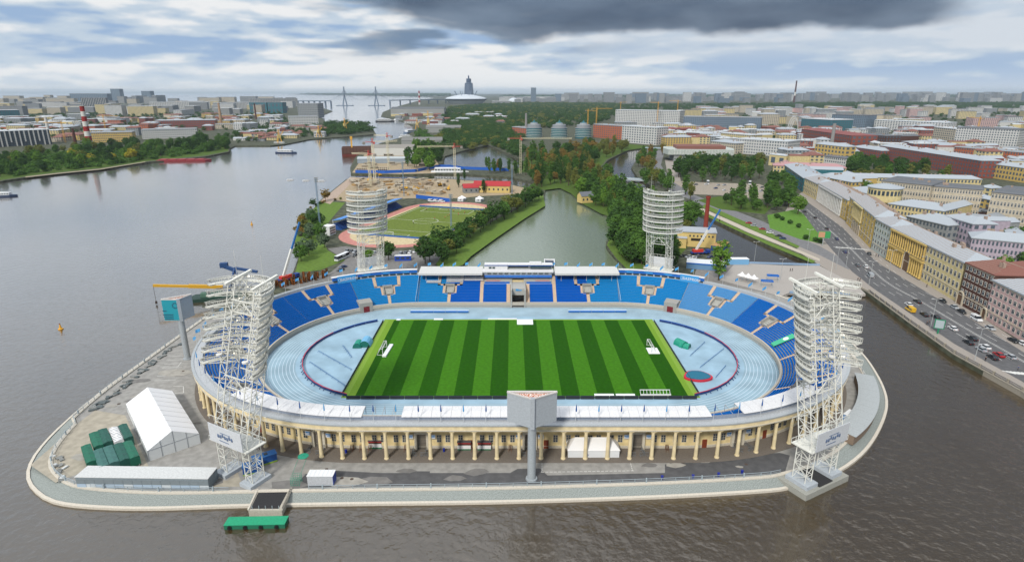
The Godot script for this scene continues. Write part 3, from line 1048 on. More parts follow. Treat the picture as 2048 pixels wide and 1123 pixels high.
# ================================================================ things on the spit
func lattice(m: M, nodes: Array, w: float, d: float, bay: float, cr := 0.13, br := 0.07) -> void: # nodes: centre points; w along x, d along z
	for i in nodes.size() - 1:
		var a: Vector3 = nodes[i]
		var b: Vector3 = nodes[i + 1]
		var k := maxi(1, int(round((b - a).length() / bay)))
		var cs := [Vector3(-w, 0, -d) * 0.5, Vector3(w, 0, -d) * 0.5, Vector3(w, 0, d) * 0.5, Vector3(-w, 0, d) * 0.5]
		for c in cs: m.tube(a + c, b + c, cr, cr, 6, false)
		for j in k:
			var p: Vector3 = a.lerp(b, float(j) / k)
			var q: Vector3 = a.lerp(b, float(j + 1) / k)
			for e in 4:
				var f := (e + 1) % 4
				m.bar(q + cs[e], q + cs[f], br * 1.6)
				if (j + e) % 2 == 0: m.bar(p + cs[e], q + cs[f], br * 1.5)
				else: m.bar(p + cs[f], q + cs[e], br * 1.5)

func light_tower(label: String, at: Vector3, face: float, block: bool, lean := 6.0) -> void:
	var t := thing("floodlight_tower", label, "floodlight tower", at, face, "floodlight towers round the stadium")
	var paintw := mt("tower paint", 246, 246, 238, 0.6, 1)
	var conc := mt("pad concrete", 196, 204, 212, 0.9, 1)
	# +z of the tower looks at the field
	for e in [-4.6, 4.6]:
		var m := M.new()
		lattice(m, [Vector3(e, 0.5, 0), Vector3(e, 12, 0), Vector3(e, 47, lean)], 2.3, 3.4, 2.4, 0.14, 0.07)
		part(t, "leg", m, paintw)
		m = M.new()
		m.box(Vector3(e, 0.35, 0), Vector3(4.0, 1.3, 6.0))
		part(t, "foot", m, conc)
		m = M.new()
		m.lathe(Vector3(e + 1.2, 30, 2.6), [[0.05, 0.0], [0.7, 0.1], [0.75, 0.5], [0.1, 0.6]], 10)
		part(t, "antenna", m, mt("antenna white", 240, 240, 238, 0.5))
	var m := M.new()
	# gantry with the picture panel
	for y in [10.0, 15.2]:
		var z := maxf(0.0, (y - 12.0) * lean / 35.0)
		if y < 12: m.box(Vector3(0, y, z), Vector3(13.2, 0.25, 5.6))
		for e in [-2.8, 2.8]:
			m.bar(Vector3(-6.6, y + 1.1, z + e), Vector3(6.6, y + 1.1, z + e), 0.1)
			for i in 9: m.bar(Vector3(-6.6 + i * 1.65, y, z + e), Vector3(-6.6 + i * 1.65, y + 1.1, z + e), 0.08)
	part(t, "gantry", m, paintw)
	m = M.new()
	m.box(Vector3(0, 12.6, -3.0), Vector3(11.6, 4.8, 0.15))
	var pn := part(t, "picture_panel", m, mt("panel white", 226, 230, 236, 0.6, 1))
	m = M.new()
	for i in 7:
		m.lathe(Vector3(-2.4 + i * 0.8, 12.0 + 0.25 * sin(i * 2.0), -3.12), [[0.02, 0.0], [0.34, 0.15], [0.36, 0.5], [0.25, 0.9], [0.02, 1.05]], 8, 1.0, 0.15)
	m.box(Vector3(0.5, 11.2, -3.1), Vector3(3.4, 0.18, 0.06))
	m.box(Vector3(-0.2, 13.4, -3.1), Vector3(3.6, 0.14, 0.06))
	part(pn, "print", m, mt("panel print", 96, 116, 150, 0.7), Vector3.ZERO, 0, "stuff")
	# trusses between the legs
	for y in [26.0, 43.5]:
		m = M.new()
		var z: float = (y - 12.0) * lean / 35.0
		for e in [-2.2, 2.2]:
			m.bar(Vector3(-3.4, y, z + e), Vector3(3.4, y, z + e), 0.22)
			m.bar(Vector3(-3.4, y - 3.0, z + e), Vector3(3.4, y - 3.0, z + e), 0.22)
			m.bar(Vector3(-3.4, y - 3.0, z + e), Vector3(0, y, z + e), 0.18)
			m.bar(Vector3(3.4, y - 3.0, z + e), Vector3(0, y, z + e), 0.18)
			m.bar(Vector3(-1.7, y - 3.0, z + e), Vector3(-1.7, y, z + e), 0.12)
			m.bar(Vector3(1.7, y - 3.0, z + e), Vector3(1.7, y, z + e), 0.12)
		part(t, "truss", m, paintw)
	# eight curved lamp galleries, bowed towards the field
	for k in 8:
		var y := 28.6 + k * 2.6
		var zc := (y - 12.0) * lean / 35.0 - 5.4
		var r := 9.4
		m = M.new()
		var lamps := M.new()
		var n := 22
		for i in n:
			var a0 := -1.5 + 3.0 * i / n
			var a1 := -1.5 + 3.0 * (i + 1) / n
			var d0 := Vector3(sin(a0), 0, cos(a0))
			var d1 := Vector3(sin(a1), 0, cos(a1))
			var o := Vector3(0, y, zc)
			for q in [[r - 1.5, r, 0.0]]:
				m.quad(o + d0 * q[0], o + d1 * q[0], o + d1 * q[1], o + d0 * q[1])
				m.quad(o + d0 * q[1], o + d1 * q[1], o + d1 * q[1] - Vector3.UP * 0.42, o + d0 * q[1] - Vector3.UP * 0.42)
				m.quad(o + d1 * q[0], o + d0 * q[0], o + d0 * q[0] - Vector3.UP * 0.3, o + d1 * q[0] - Vector3.UP * 0.3)
				m.quad(o + d0 * q[0] - Vector3.UP * 0.3, o + d0 * q[1] - Vector3.UP * 0.3, o + d1 * q[1] - Vector3.UP * 0.3, o + d1 * q[0] - Vector3.UP * 0.3)
			m.bar(o + d0 * r + Vector3.UP * 1.0, o + d1 * r + Vector3.UP * 1.0, 0.1)
			m.bar(o + d0 * (r - 1.8) + Vector3.UP * 1.0, o + d1 * (r - 1.8) + Vector3.UP * 1.0, 0.08)
			m.bar(o + d0 * r, o + d0 * r + Vector3.UP * 1.0, 0.07)
			m.bar(o + d0 * (r - 1.8), o + d0 * (r - 1.8) + Vector3.UP * 1.0, 0.07)
			var ac := (a0 + a1) * 0.5
			for e in [-0.03, 0.03]:
				var dc := Vector3(sin(ac + e), 0, cos(ac + e))
				lamps.obox(Transform3D(Basis(Vector3.UP, ac) * Basis(Vector3.RIGHT, 0.5), o + dc * (r - 0.3) + Vector3.UP * 0.62), Vector3(0.42, 0.5, 0.35))
			if i % 3 == 0: m.bar(Vector3(clampf(o.x + d0.x * 3.0, -5.8, 5.8), y - 0.2, zc + 5.4), o + d0 * (r - 1.8) - Vector3.UP * 0.2, 0.14)
		for sd in [-1, 1]: # outriggers: flat returns behind the galleries
			var d := Vector3(sin(1.5) * sd, 0, cos(1.5))
			m.bar(Vector3(sd * 5.9, y, zc + 5.4), Vector3(0, y, zc) + d * (r - 0.9), 0.9, 0.12)
			m.bar(Vector3(sd * 5.9, y + 1.0, zc + 5.4), Vector3(0, y + 1.0, zc) + d * (r - 0.4), 0.08)
			for j in 4: m.bar(Vector3(sd * 5.9, y, zc + 4.0 - j * 0.1).lerp(Vector3(0, y, zc) + d * (r - 0.9), j / 3.0), Vector3(sd * 5.9, y + 1.0, zc + 4.0).lerp(Vector3(0, y + 1.0, zc) + d * (r - 0.9), j / 3.0), 0.07)
		var g := part(t, "gallery", m, paintw)
		part(g, "lamp", lamps, mt("lamp housing", 176, 176, 170, 0.4, 0, 0.4), Vector3.ZERO, 0, "stuff")
	m = M.new()
	for e in [-4.6, 4.6]:
		m.bar(Vector3(e, 47.0, lean - 3.5), Vector3(e, 48.6, lean + 4.0), 0.7, 0.5)
		m.tube(Vector3(e, 47, lean), Vector3(e, 54.5, lean), 0.06, 0.03, 6)
	part(t, "top_beam", m, paintw, Vector3.ZERO, 0, "stuff")
	if block:
		m = M.new()
		m.box(Vector3(0, -1.3, 0), Vector3(16.0, 2.6, 8.0))
		part(t, "base_block", m, mt("block stone", 176, 176, 168, 0.9, 1))
		m = M.new()
		m.box(Vector3(0, 0.02, 0), Vector3(5.2, 0.1, 7.0))
		part(t, "base_deck", m, mt("deck asphalt", 66, 66, 68, 0.95, 1))

func billboard(label: String, at: Vector3, ry: float, teal: bool) -> void:
	var t := thing("billboard", label, "billboard", at, ry)
	var m := M.new()
	m.tube(Vector3.ZERO, Vector3(0, 16, 0), 1.02, 1.0, 24)
	m.tube(Vector3(0, 0, 0), Vector3(0, 0.35, 0), 1.5, 1.4, 24)
	part(t, "post", m, mt("post grey", 180, 188, 194, 0.5, 1))
	# three-sided head: apex looks at +z
	var a := Vector2(0, 1.5)
	var hw := 4.7 if teal else 5.9
	var b := Vector2(hw, -1.9)
	var c := Vector2(-hw, -1.9)
	m = M.new()
	m.prism(v2([a, b, c]), 14.8, 22.6, false)
	m.prism(v2([Vector2(0.5, 1.75), Vector2(0.5, 0.8), Vector2(-0.5, 0.8), Vector2(-0.5, 1.75)]), 14.6, 22.7)
	m.sheet(v2([a, b, c]), 14.82)
	part(t, "head", m, mt("head grey", 188, 196, 204, 0.5, 1))
	m = M.new()
	m.sheet(v2([a * 0.9, b * 0.93, c * 0.93]), 22.3)
	part(t, "roof", m, rust())
	m = M.new()
	m.bar(Vector3(b.x, 22.6, b.y), Vector3(c.x, 22.6, c.y), 0.5, 0.4)
	m.bar(Vector3(b.x, 22.55, b.y), Vector3(a.x, 22.55, a.y), 0.3, 0.3)
	m.bar(Vector3(a.x, 22.55, a.y), Vector3(c.x, 22.55, c.y), 0.3, 0.3)
	part(t, "rim", m, mt("rim white", 226, 222, 218, 0.7, 1))
	if teal:
		var d := (a - c).normalized()
		var nrm := Vector2(-d.y, d.x)
		var mid := (a + c) * 0.5 + nrm * 0.1
		m = M.new()
		m.box(Vector3.ZERO, Vector3(5.5, 7.2, 0.12))
		var f := part(t, "poster", m, mt("poster teal", 20, 150, 168, 0.6))
		f.transform = Transform3D(Basis(Vector3.UP, atan2(nrm.x, nrm.y)), Vector3(mid.x, 18.7, mid.y))
		m = M.new()
		for i in 3: m.box(Vector3(-1.2 + i * 0.1, -1.6 - i * 0.75, 0.08), Vector3(3.6 - i * 0.3, 0.3, 0.04))
		m.box(Vector3(-2.2, -0.3, 0.08), Vector3(1.4, 0.3, 0.04))
		for i in 9:
			var q := i * 0.7
			m.box(Vector3(1.7 + cos(q) * 0.9, 1.7 + sin(q) * 0.9, 0.08), Vector3(0.4, 0.4, 0.04))
		part(f, "print", m, mt("print navy", 20, 66, 96, 0.6))

func rust() -> StandardMaterial3D:
	var m := mt("rusty sheet", 190, 120, 84, 0.9, 1, 0.0, 0.12)
	if not m.has_meta("ok"):
		m.set_meta("ok", true)
		var t := ntex("rust", 0.03, 0, 1)
		var g := Gradient.new()
		g.offsets = PackedFloat32Array([0.0, 0.45, 0.55, 1.0])
		g.colors = PackedColorArray([Color(0.78, 0.42, 0.26), Color(0.7, 0.4, 0.28), Color(0.93, 0.9, 0.88), Color(0.96, 0.94, 0.92)])
		t.color_ramp = g
		m.albedo_texture = t
		m.albedo_color = Color(0.95, 0.95, 0.95)
	return m

func cabin(nm: String, label: String, cat: String, at: Vector3, ry: float, s: Vector3, wall: Material, roof: Material, grp := "") -> Node3D:
	var t := thing(nm, label, cat, at, ry, grp)
	var m := M.new()
	m.box(Vector3(0, s.y * 0.5, 0), s)
	part(t, "wall", m, wall)
	m = M.new()
	m.box(Vector3(0, s.y + 0.06, 0), Vector3(s.x + 0.2, 0.12, s.z + 0.2))
	part(t, "roof", m, roof)
	return t

func between(a: Vector3, b: Vector3) -> float: # turn whose +x runs from a to b
	return atan2(-(b.z - a.z), b.x - a.x)

func build_island() -> void:
	light_tower("white lattice floodlight tower standing on the near left waterfront", Vector3(-66, 0, -126), PI - 0.5, false, 9.5)
	light_tower("white lattice floodlight tower on a stone block in the near right water", Vector3(74, 0, -126), PI + 0.5, true, 7.0)
	light_tower("white lattice floodlight tower behind the far stand beside the training ground", Vector3(-66.7, 0, -273), 0.5, false)
	light_tower("white lattice floodlight tower behind the far stand beside the dark trees", Vector3(69.6, 0, -273), -0.5, false)
	billboard("bare grey three-sided billboard with rusty top before the colonnade", G(4.76, -125), 0.0, false)
	billboard("three-sided billboard with a teal poster on the left waterfront", G(-114.7, -194), 0.62, true)
	island_paving()
	# marquee
	var a := G(-92.71, -132.3)
	var b := G(-83.63, -140.5)
	var far_l := Vector3(-113, 3, -156.5)
	far_l.y = 0
	var x := b - a
	var z := far_l - a
	var tent := thing("marquee", "big white gabled marquee tent on the open asphalt", "tent", a)
	var white := mt("tent white", 246, 246, 248, 0.6)
	var grey := mt("tent wall", 222, 226, 228, 0.6)
	var up := Vector3.UP
	var h := 3.0
	var rh := 6.3
	var n := 9
	for i in n:
		for sd in 2:
			var m := M.new()
			var z0 := z * (float(i) / n)
			var z1 := z * (float(i + 1) / n - 0.004)
			var e := (Vector3.ZERO if sd == 0 else x) + up * h
			var r := x * 0.5 + up * rh
			var sag := up * -0.07
			var q0 := e + z0
			var q1 := e + z1
			var qm := (e + (z0 + z1) * 0.5) + sag
			var r0 := r + z0
			var r1 := r + z1
			var rm := (r + (z0 + z1) * 0.5) + sag
			if sd == 0:
				m.quad(r0, rm, qm, q0); m.quad(rm, r1, q1, qm)
			else:
				m.quad(q0, qm, rm, r0); m.quad(qm, q1, r1, rm)
			part(tent, "roof_panel", m, white)
			m = M.new()
			var s0 := e + z0
			var s1 := e + z1
			m.quad(s0, s1, s1 - up * h, s0 - up * h)
			part(tent, "side_wall", m, grey)
	for q in [Vector3.ZERO, z]:
		var m := M.new()
		m.quad(q, q + up * h, q + x + up * h, q + x)
		m.tri(q + up * h, q + x * 0.5 + up * rh, q + x + up * h)
		var g := part(tent, "gable", m, grey)
		m = M.new()
		for i in 5: m.bar(q + x * (i / 4.0) - z.normalized() * 0.05, q + x * (i / 4.0) + up * (h + (rh - h) * (1.0 - absf(i / 2.0 - 1.0))) - z.normalized() * 0.05, 0.1)
		m.bar(q + up * h - z.normalized() * 0.05, q + x + up * h - z.normalized() * 0.05, 0.1)
		part(g, "frame", m, mt("tent frame", 168, 172, 176, 0.5))
	# covered trailers
	var green := [mt("tarp green", 28, 112, 88, 0.7, 1), mt("tarp dark green", 34, 96, 84, 0.7, 1), mt("tarp grey green", 66, 118, 112, 0.7, 1)]
	var spots := [Vector3(-109.5, 3, -138), Vector3(-108.2, 3, -139.6), Vector3(-105.8, 3, -140.4), Vector3(-104.2, 3, -141.9), Vector3(-107.1, 3, -131.5), Vector3(-102.8, 3, -129.6), Vector3(-101.2, 3, -131.1), Vector3(-99.28, 3, -132.2), Vector3(-97.49, 3, -133.3)]
	var names := ["green tarp covered trailer at the left of the back row", "green tarp covered trailer, second in the back row beside the white one", "white slatted trailer among the green covered ones", "green tarp covered trailer at the back row's right end nearest the marquee", "green covered trailer at the left end of the front row", "grey green covered trailer, second in the front row", "dark green covered trailer, middle of the front row", "dark green covered trailer, fourth in the front row", "light green covered trailer at the front row's right end"]
	var ry := between(Vector3(-112.2, 3, -136.5), Vector3(-104.3, 3, -127.5))
	for i in 9:
		var p: Vector3 = spots[i]
		p.y = 0
		var t := thing("covered_trailer", names[i], "trailer", p, ry, "trailers parked by the marquee")
		var lx := 9.6 if i >= 4 else 8.6
		var m := M.new()
		var prof := [[-1.08, 0.6], [-1.1, 2.7], [-1.0, 2.95], [0.0, 3.1], [1.0, 2.95], [1.1, 2.7], [1.08, 0.6]]
		for k in 10:
			var xa := -lx / 2 + lx * k / 10.0
			var xb := -lx / 2 + lx * (k + 1) / 10.0
			for j in 6:
				var ja := 0.09 * sin(k * 2.1 + j * 1.7 + i)
				var jb := 0.09 * sin((k + 1) * 2.1 + j * 1.7 + i)
				var jc := 0.09 * sin((k + 1) * 2.1 + (j + 1) * 1.7 + i)
				var jd := 0.09 * sin(k * 2.1 + (j + 1) * 1.7 + i)
				m.quad(Vector3(xb, prof[j][1] + jb, prof[j][0]), Vector3(xa, prof[j][1] + ja, prof[j][0]), Vector3(xa, prof[j + 1][1] + jd, prof[j + 1][0]), Vector3(xb, prof[j + 1][1] + jc, prof[j + 1][0]))
		for sx in [-1, 1]:
			for j in 5: m.tri(Vector3(sx * lx / 2, prof[0][1], prof[0][0]), Vector3(sx * lx / 2, prof[j + 1][1], prof[j + 1][0]), Vector3(sx * lx / 2, prof[j + 2][1], prof[j + 2][0]))
		part(t, "cover", m, white if i == 2 else green[[0, 1, 0, 1, 0, 2, 2, 1, 0][i]])
		if i == 2:
			m = M.new()
			for k in 9: m.box(Vector3(-lx / 2 + 0.5 + k * 0.95, 3.12, 0), Vector3(0.06, 0.14, 2.5))
			part(t, "batten", m, mt("batten grey", 176, 180, 180, 0.7), Vector3.ZERO, 0, "stuff")
		for wx in [lx / 2 - 0.9, lx / 2 - 2.0, -lx / 2 + 1.0]:
			for wz in [-0.9, 0.9]:
				m = M.new()
				m.tube(Vector3(wx, 0.48, wz - 0.15), Vector3(wx, 0.48, wz + 0.15), 0.48, 0.48, 12)
				part(t, "wheel", m, mt("tyre", 40, 40, 42, 0.9))
		m = M.new()
		m.bar(Vector3(lx / 2, 0.7, -0.8), Vector3(lx / 2 + 1.6, 0.7, 0), 0.14)
		m.bar(Vector3(lx / 2, 0.7, 0.8), Vector3(lx / 2 + 1.6, 0.7, 0), 0.14)
		part(t, "drawbar", m, mt("drawbar", 150, 150, 150, 0.6))
	# long low pavilion on the promenade
	var p0 := Vector3(-103.6, 3, -121.6)
	var p1 := Vector3(-71.78, 3, -120.9)
	var pc := (p0 + p1) * 0.5
	pc.y = 0
	pc.z -= 2.2
	var len := p0.distance_to(p1)
	var pav := cabin("promenade_pavilion", "long low grey pavilion with white roof on the near left promenade", "pavilion", pc, between(p0, p1), Vector3(len, 2.9, 4.4), mt("pavilion grey", 140, 152, 160, 0.7, 1), mt("pavilion roof", 226, 228, 228, 0.8, 1))
	for i in 14:
		var m := M.new()
		m.box(Vector3(-len / 2 + (i + 0.5) * len / 14.0, 1.75, 2.22), Vector3(len / 14.0 - 0.12, 1.1, 0.06))
		part(pav, "window", m, mt("pavilion glass", 130, 140, 146, 0.2))
		m = M.new()
		m.box(Vector3(-len / 2 + (i + 0.5) * len / 14.0, 0.6, 2.23), Vector3(len / 14.0 - 0.12, 0.95, 0.06))
		part(pav, "panel", m, mt("panel blue", 176, 196, 216, 0.6) if i % 4 != 1 else mt("panel pale", 206, 214, 220, 0.6))
	# white container with a blue end
	var ct := thing("storage_container", "white ribbed storage container with a blue end by the railing", "container", G(-45.86, -123.5), 0.0)
	var m2 := M.new()
	m2.box(Vector3(0, 1.35, 0), Vector3(6.1, 2.6, 2.5))
	part(ct, "shell", m2, mt("container grey", 206, 210, 216, 0.6, 1))
	m2 = M.new()
	m2.box(Vector3(3.08, 1.35, 0), Vector3(0.08, 2.6, 2.52))
	part(ct, "end_panel", m2, mt("container blue", 24, 62, 158, 0.5))
	m2 = M.new()
	m2.box(Vector3(0, 2.7, 0), Vector3(6.3, 0.1, 2.7))
	for i in 6: m2.box(Vector3(-2.5 + i, 2.79, 0), Vector3(0.1, 0.08, 2.6))
	part(ct, "roof", m2, mt("roof sheet white", 240, 242, 244, 0.6))
	# blue generators under the left tower
	var gsets := [[G(-64.36, -127.7), 0.35, "blue generator box under the near left tower", 4.2], [G(-62.83, -131.6), 0.6, "blue tarpaulin trailer beyond the near left tower's feet", 5.6]]
	for q in gsets:
		var t := cabin("generator", q[2], "generator", q[0], q[1], Vector3(q[3], 2.3, 2.2), mt("generator blue", 20, 84, 160, 0.5, 1), mt("generator top", 40, 110, 180, 0.5, 1))
		m2 = M.new()
		m2.box(Vector3(0, 0.3, 1.13), Vector3(q[3], 0.4, 0.06))
		part(t, "stripe", m2, mt("stripe yellow", 150, 180, 60, 0.6))
		m2 = M.new()
		m2.box(Vector3(0.4, 2.5, 0), Vector3(0.8, 0.3, 0.8))
		part(t, "exhaust", m2, mt("exhaust dark", 60, 66, 74, 0.6))
	# green wire cage with a ring on top
	var cg := thing("wire_cage", "green wire cage frame beside the white container", "frame", G(-51.81, -122.9), 0.05)
	m2 = M.new()
	for i in 5:
		for e in [-1.1, 1.1]:
			m2.bar(Vector3(-1.0 + i * 0.5, 0, e), Vector3(-1.0 + i * 0.5, 2.4, e), 0.05)
			m2.bar(Vector3(-1.0, i * 0.6, e), Vector3(1.0, i * 0.6, e), 0.05)
		for e in [-1.0, 1.0]: m2.bar(Vector3(e, i * 0.6, -1.1), Vector3(e, i * 0.6, 1.1), 0.05)
	part(cg, "cage", m2, mt("cage green", 30, 150, 120, 0.6), Vector3.ZERO, 0, "stuff")
	m2 = M.new()
	for e in [Vector3(-1, 2.4, -1.1), Vector3(1, 2.4, -1.1)]: m2.bar(e, e + Vector3(0.6, 2.0, -3.6), 0.06)
	m2.lathe(Vector3(0.6, 4.4, -5.0), [[1.3, 0.0], [1.3, 0.1], [0.2, 0.16], [0.2, 0.0]], 16)
	part(cg, "hoop", m2, mt("cage green", 30, 150, 120, 0.6))
	# landing stage and pontoon
	var pr := thing("landing_stage", "concrete landing stage with dark asphalt top below the left tower", "landing stage")
	m2 = M.new()
	var st := pts([-60.35, -120.8, -52.4, -120.8, -51.98, -113.5, -59.53, -113.5])
	m2.prism(v2(st), WATER - 1.0, 0.02)
	part(pr, "base", m2, mt("stage concrete", 206, 200, 186, 0.9, 1))
	m2 = M.new()
	m2.sheet(v2(pts([-59.84, -120.4, -52.98, -120.4, -52.84, -114, -59.18, -114])), 0.05)
	part(pr, "deck", m2, mt("deck asphalt", 66, 66, 68, 0.95, 1))
	m2 = M.new()
	m2.path([st[1], st[2]], 0.5, 0.5)
	m2.bar(Vector3(st[1].x, 0.25, st[1].y), Vector3(st[2].x, 0.25, st[2].y), 0.5, 0.5)
	part(pr, "kerb", m2, mt("kerb stone", 205, 196, 180, 0.85, 1))
	m2 = M.new()
	m2.bar(Vector3(st[0].x, 0.15, st[0].y), Vector3(st[3].x, 0.15, st[3].y), 0.4, 0.3)
	part(pr, "kerb", m2, mt("kerb stone", 205, 196, 180, 0.85, 1))
	for i in 5:
		m2 = M.new()
		m2.tube(Vector3.ZERO, Vector3(0, 0.9, 0), 0.08, 0.08, 6)
		var q: Vector2 = st[3].lerp(st[2], 0.1 + i * 0.2)
		part(pr, "post", m2, mt("rail paint", 165, 178, 186, 0.6), Vector3(q.x, 0, q.y - 0.4))
	var po := thing("pontoon", "green pontoon float moored at the landing stage", "pontoon", Vector3(-56.62, -1.2, -110.7), 0.03)
	m2 = M.new()
	m2.box(Vector3(0, 0.1, 0), Vector3(13.2, 1.1, 2.7))
	part(po, "hull", m2, mt("pontoon side", 24, 120, 90, 0.6, 1))
	m2 = M.new()
	m2.box(Vector3(0, 0.68, 0), Vector3(13.3, 0.08, 2.8))
	part(po, "deck", m2, mt("pontoon deck", 34, 176, 128, 0.7, 2, 0.0, 0.15))
	for i in 4:
		m2 = M.new()
		m2.tube(Vector3(-5.4 + i * 3.4, 0.1, 1.36), Vector3(-5.4 + i * 3.4, 0.1, 1.62), 0.45, 0.45, 12)
		part(po, "tyre", m2, mt("tyre", 40, 40, 42, 0.9))
	# curved shed on the right promenade
	var cs := thing("curved_shed", "long curved shed with grey roof along the right waterfront", "shed")
	m2 = M.new()
	sweep(m2, 79, 112, [[70.4, 0.0], [70.4, 3.0]], 2.0)
	sweep(m2, 79, 112, [[75.4, 2.6], [75.4, 0.0]], 2.0)
	for s in [79.0, 112.0]: m2.quad(ov(s, 70.4, 0), ov(s, 70.4, 3.0), ov(s, 75.4, 2.6), ov(s, 75.4, 0))
	part(cs, "wall", m2, mt("shed wall", 150, 132, 116, 0.9, 1))
	for i in 11:
		m2 = M.new()
		sweep(m2, 79.0 + i * 3.0, 82.0 + i * 3.0 - 0.04, [[70.1, 3.0], [70.1, 3.14], [75.8, 2.74], [75.8, 2.6]], 1.5, true)
		part(cs, "roof_panel", m2, mt("shed roof", 186, 192, 194, 0.7, 1))
	# waterfront clutter near the right tower
	cabin("ticket_booth", "white booth behind the near right tower's feet", "booth", G(84.23, -139.6), 0.5, Vector3(4.5, 2.6, 3.0), mt("booth white", 226, 228, 230, 0.7), mt("booth roof", 236, 238, 240, 0.7))
	cabin("ticket_booth", "small blue and white booth by the right promenade railing", "booth", G(97.1, -152.4), 0.7, Vector3(4.0, 2.2, 2.4), mt("booth blue", 120, 160, 210, 0.7), mt("booth roof", 236, 238, 240, 0.7))
	portico_things()
	infield_things()
	barge_and_piles()

func island_paving() -> void:
	var dark := mt("patch asphalt", 104, 104, 106, 0.95, 2)
	var light := mt("patch light", 176, 172, 164, 0.95, 2)
	var k := 0
	for q in [pts([-52.31, -121.5, -50.5, -128.9, -32.7, -127.4, -0.5, -127.4, 1.38, -129.1, 7.02, -129.3, 8.74, -126.4, 37.9, -127.4, 38.76, -131, 48.28, -133.2, 70.06, -136.1, 72.17, -134.9, 67.62, -127.4, 37.07, -124, 6.74, -123.1, -38.7, -121.9]), pts([-25.36, -128.1, -20.39, -128.1, -20.42, -126.4, -24.85, -126.4]), pts([40.24, -131.9, 61.45, -134.1, 63.34, -132.3, 39.71, -129.7])]:
		var m := M.new()
		m.sheet(v2(q), 0.016 + k * 0.003)
		struct("asphalt_patch", m, dark)
		k += 1
	var pr := RandomNumberGenerator.new()
	pr.seed = 12
	var lid := M.new()
	lid.tube(Vector3.ZERO, Vector3(0, 0.02, 0), 0.45, 0.45, 12)
	var lidm := lid.mesh()
	for i in 26:
		var p := scatter(v2(pts([-113.9, -128.5, -124.5, -164.1, -117.8, -194.8, -102.1, -177.4, -78.18, -137.2, -59.01, -131.6, -3.01, -129.5, 61.37, -133.8, 66.82, -128.5, -2.89, -123.3, -48.32, -122.1, -69.85, -122.1, -108.4, -129.5])), 1, 1.0, pr)
		if p.is_empty(): continue
		var o := []
		var w := pr.randf_range(1.2, 6.0)
		for kk in 7: o.append(p[0] + Vector2(cos(kk * 0.9) * w * pr.randf_range(0.6, 1.1), sin(kk * 0.9) * w * 0.5 * pr.randf_range(0.6, 1.1)))
		var pm := M.new()
		pm.sheet(v2(o), 0.034 + i * 0.002)
		struct("asphalt_patch", pm, [mt("repair asphalt", 140, 138, 136, 0.95, 2), mt("worn asphalt", 184, 180, 172, 0.95, 2)][i % 2])
		if i % 2: solo("manhole_cover", lidm, mt("iron lid", 96, 84, 76, 0.8), "round rusty manhole cover on the waterfront asphalt", "manhole cover", "manhole covers on the asphalt", Vector3(p[0].x + 2.0, 0.09, p[0].y - 1.0))
	var m := M.new()
	m.sheet(v2(pts([-121.8, -130.6, -122.3, -137.2, -123.7, -149.6, -123.6, -158, -112.9, -155.1, -90.26, -128.5, -107, -127.4, -110.3, -123.5])), 0.028)
	m.sheet(v2(pts([-73.36, -124.4, -72.8, -128.5, -69.99, -130.6, -64.47, -122.1, -72.06, -121.7])), 0.028)
	struct("sandy_patch", m, mt("sandy asphalt", 190, 182, 166, 0.95, 2))
	# painted dashes before the gazebo
	m = M.new()
	for i in 22:
		var p := (G(7.56, -127.7)).lerp(G(30, -128.3), i / 21.0)
		m.box(Vector3(p.x, 0.03, p.z), Vector3(0.75, 0.006, 0.16))
	for i in 6:
		var p := (G(7.63, -131.6)).lerp(G(7.45, -127.9), i / 5.0)
		m.box(Vector3(p.x, 0.03, p.z), Vector3(0.16, 0.006, 0.55))
		p = (G(30.18, -132.5)).lerp(G(30.04, -128.5), i / 5.0)
		m.box(Vector3(p.x, 0.03, p.z), Vector3(0.16, 0.006, 0.55))
	for i in 7:
		var p := (G(-113.5, -177.4)).lerp(G(-119.3, -196.1), i / 6.0)
		m.box(Vector3(p.x, 0.03, p.z), Vector3(6.5, 0.006, 0.14), 0.1)
	m.path(pts([-120.8, -187.5, -114.8, -187.5, -115.5, -191.1]), 0.16, 0.031)
	m.path(pts([-108.6, -173.2, -105.4, -173.2, -103.1, -168.9, -105.5, -168.5]), 0.16, 0.031)
	struct("painted_lines", m, mt("line paint", 226, 226, 222, 0.8))
	# rubble and slabs along the left seawall
	var slab := mt("slab stone", 150, 152, 150, 0.9, 1)
	var grey := mt("slab dark", 110, 118, 120, 0.9, 1)
	var run := [Vector3(-124.5, 0, -205.8), Vector3(-125, 0, -198.2), Vector3(-125.2, 0, -190.7), Vector3(-124.8, 0, -184), Vector3(-124.6, 0, -177.4), Vector3(-124.3, 0, -171.2), Vector3(-124.3, 0, -165), Vector3(-124.4, 0, -160.4), Vector3(-123.9, 0, -156.3)]
	var r := RandomNumberGenerator.new()
	r.seed = 4
	for i in run.size() - 1:
		for j in 5:
			var p: Vector3 = run[i].lerp(run[i + 1], j / 5.0) + Vector3(r.randf_range(-1.0, 1.0), 0.25, r.randf_range(-1.0, 1.0))
			var mm := M.new()
			mm.obox(Transform3D(Basis(Vector3.UP, r.randf() * TAU) * Basis(Vector3.RIGHT, r.randf_range(-0.2, 0.2)), Vector3.ZERO), Vector3(r.randf_range(0.9, 2.4), 0.45, r.randf_range(0.8, 1.4)))
			solo("stone_slab", mm, slab if j % 2 else grey, "loose grey stone slab in the row dumped along the left seawall", "stone slab", "stone slabs along the left seawall", p)
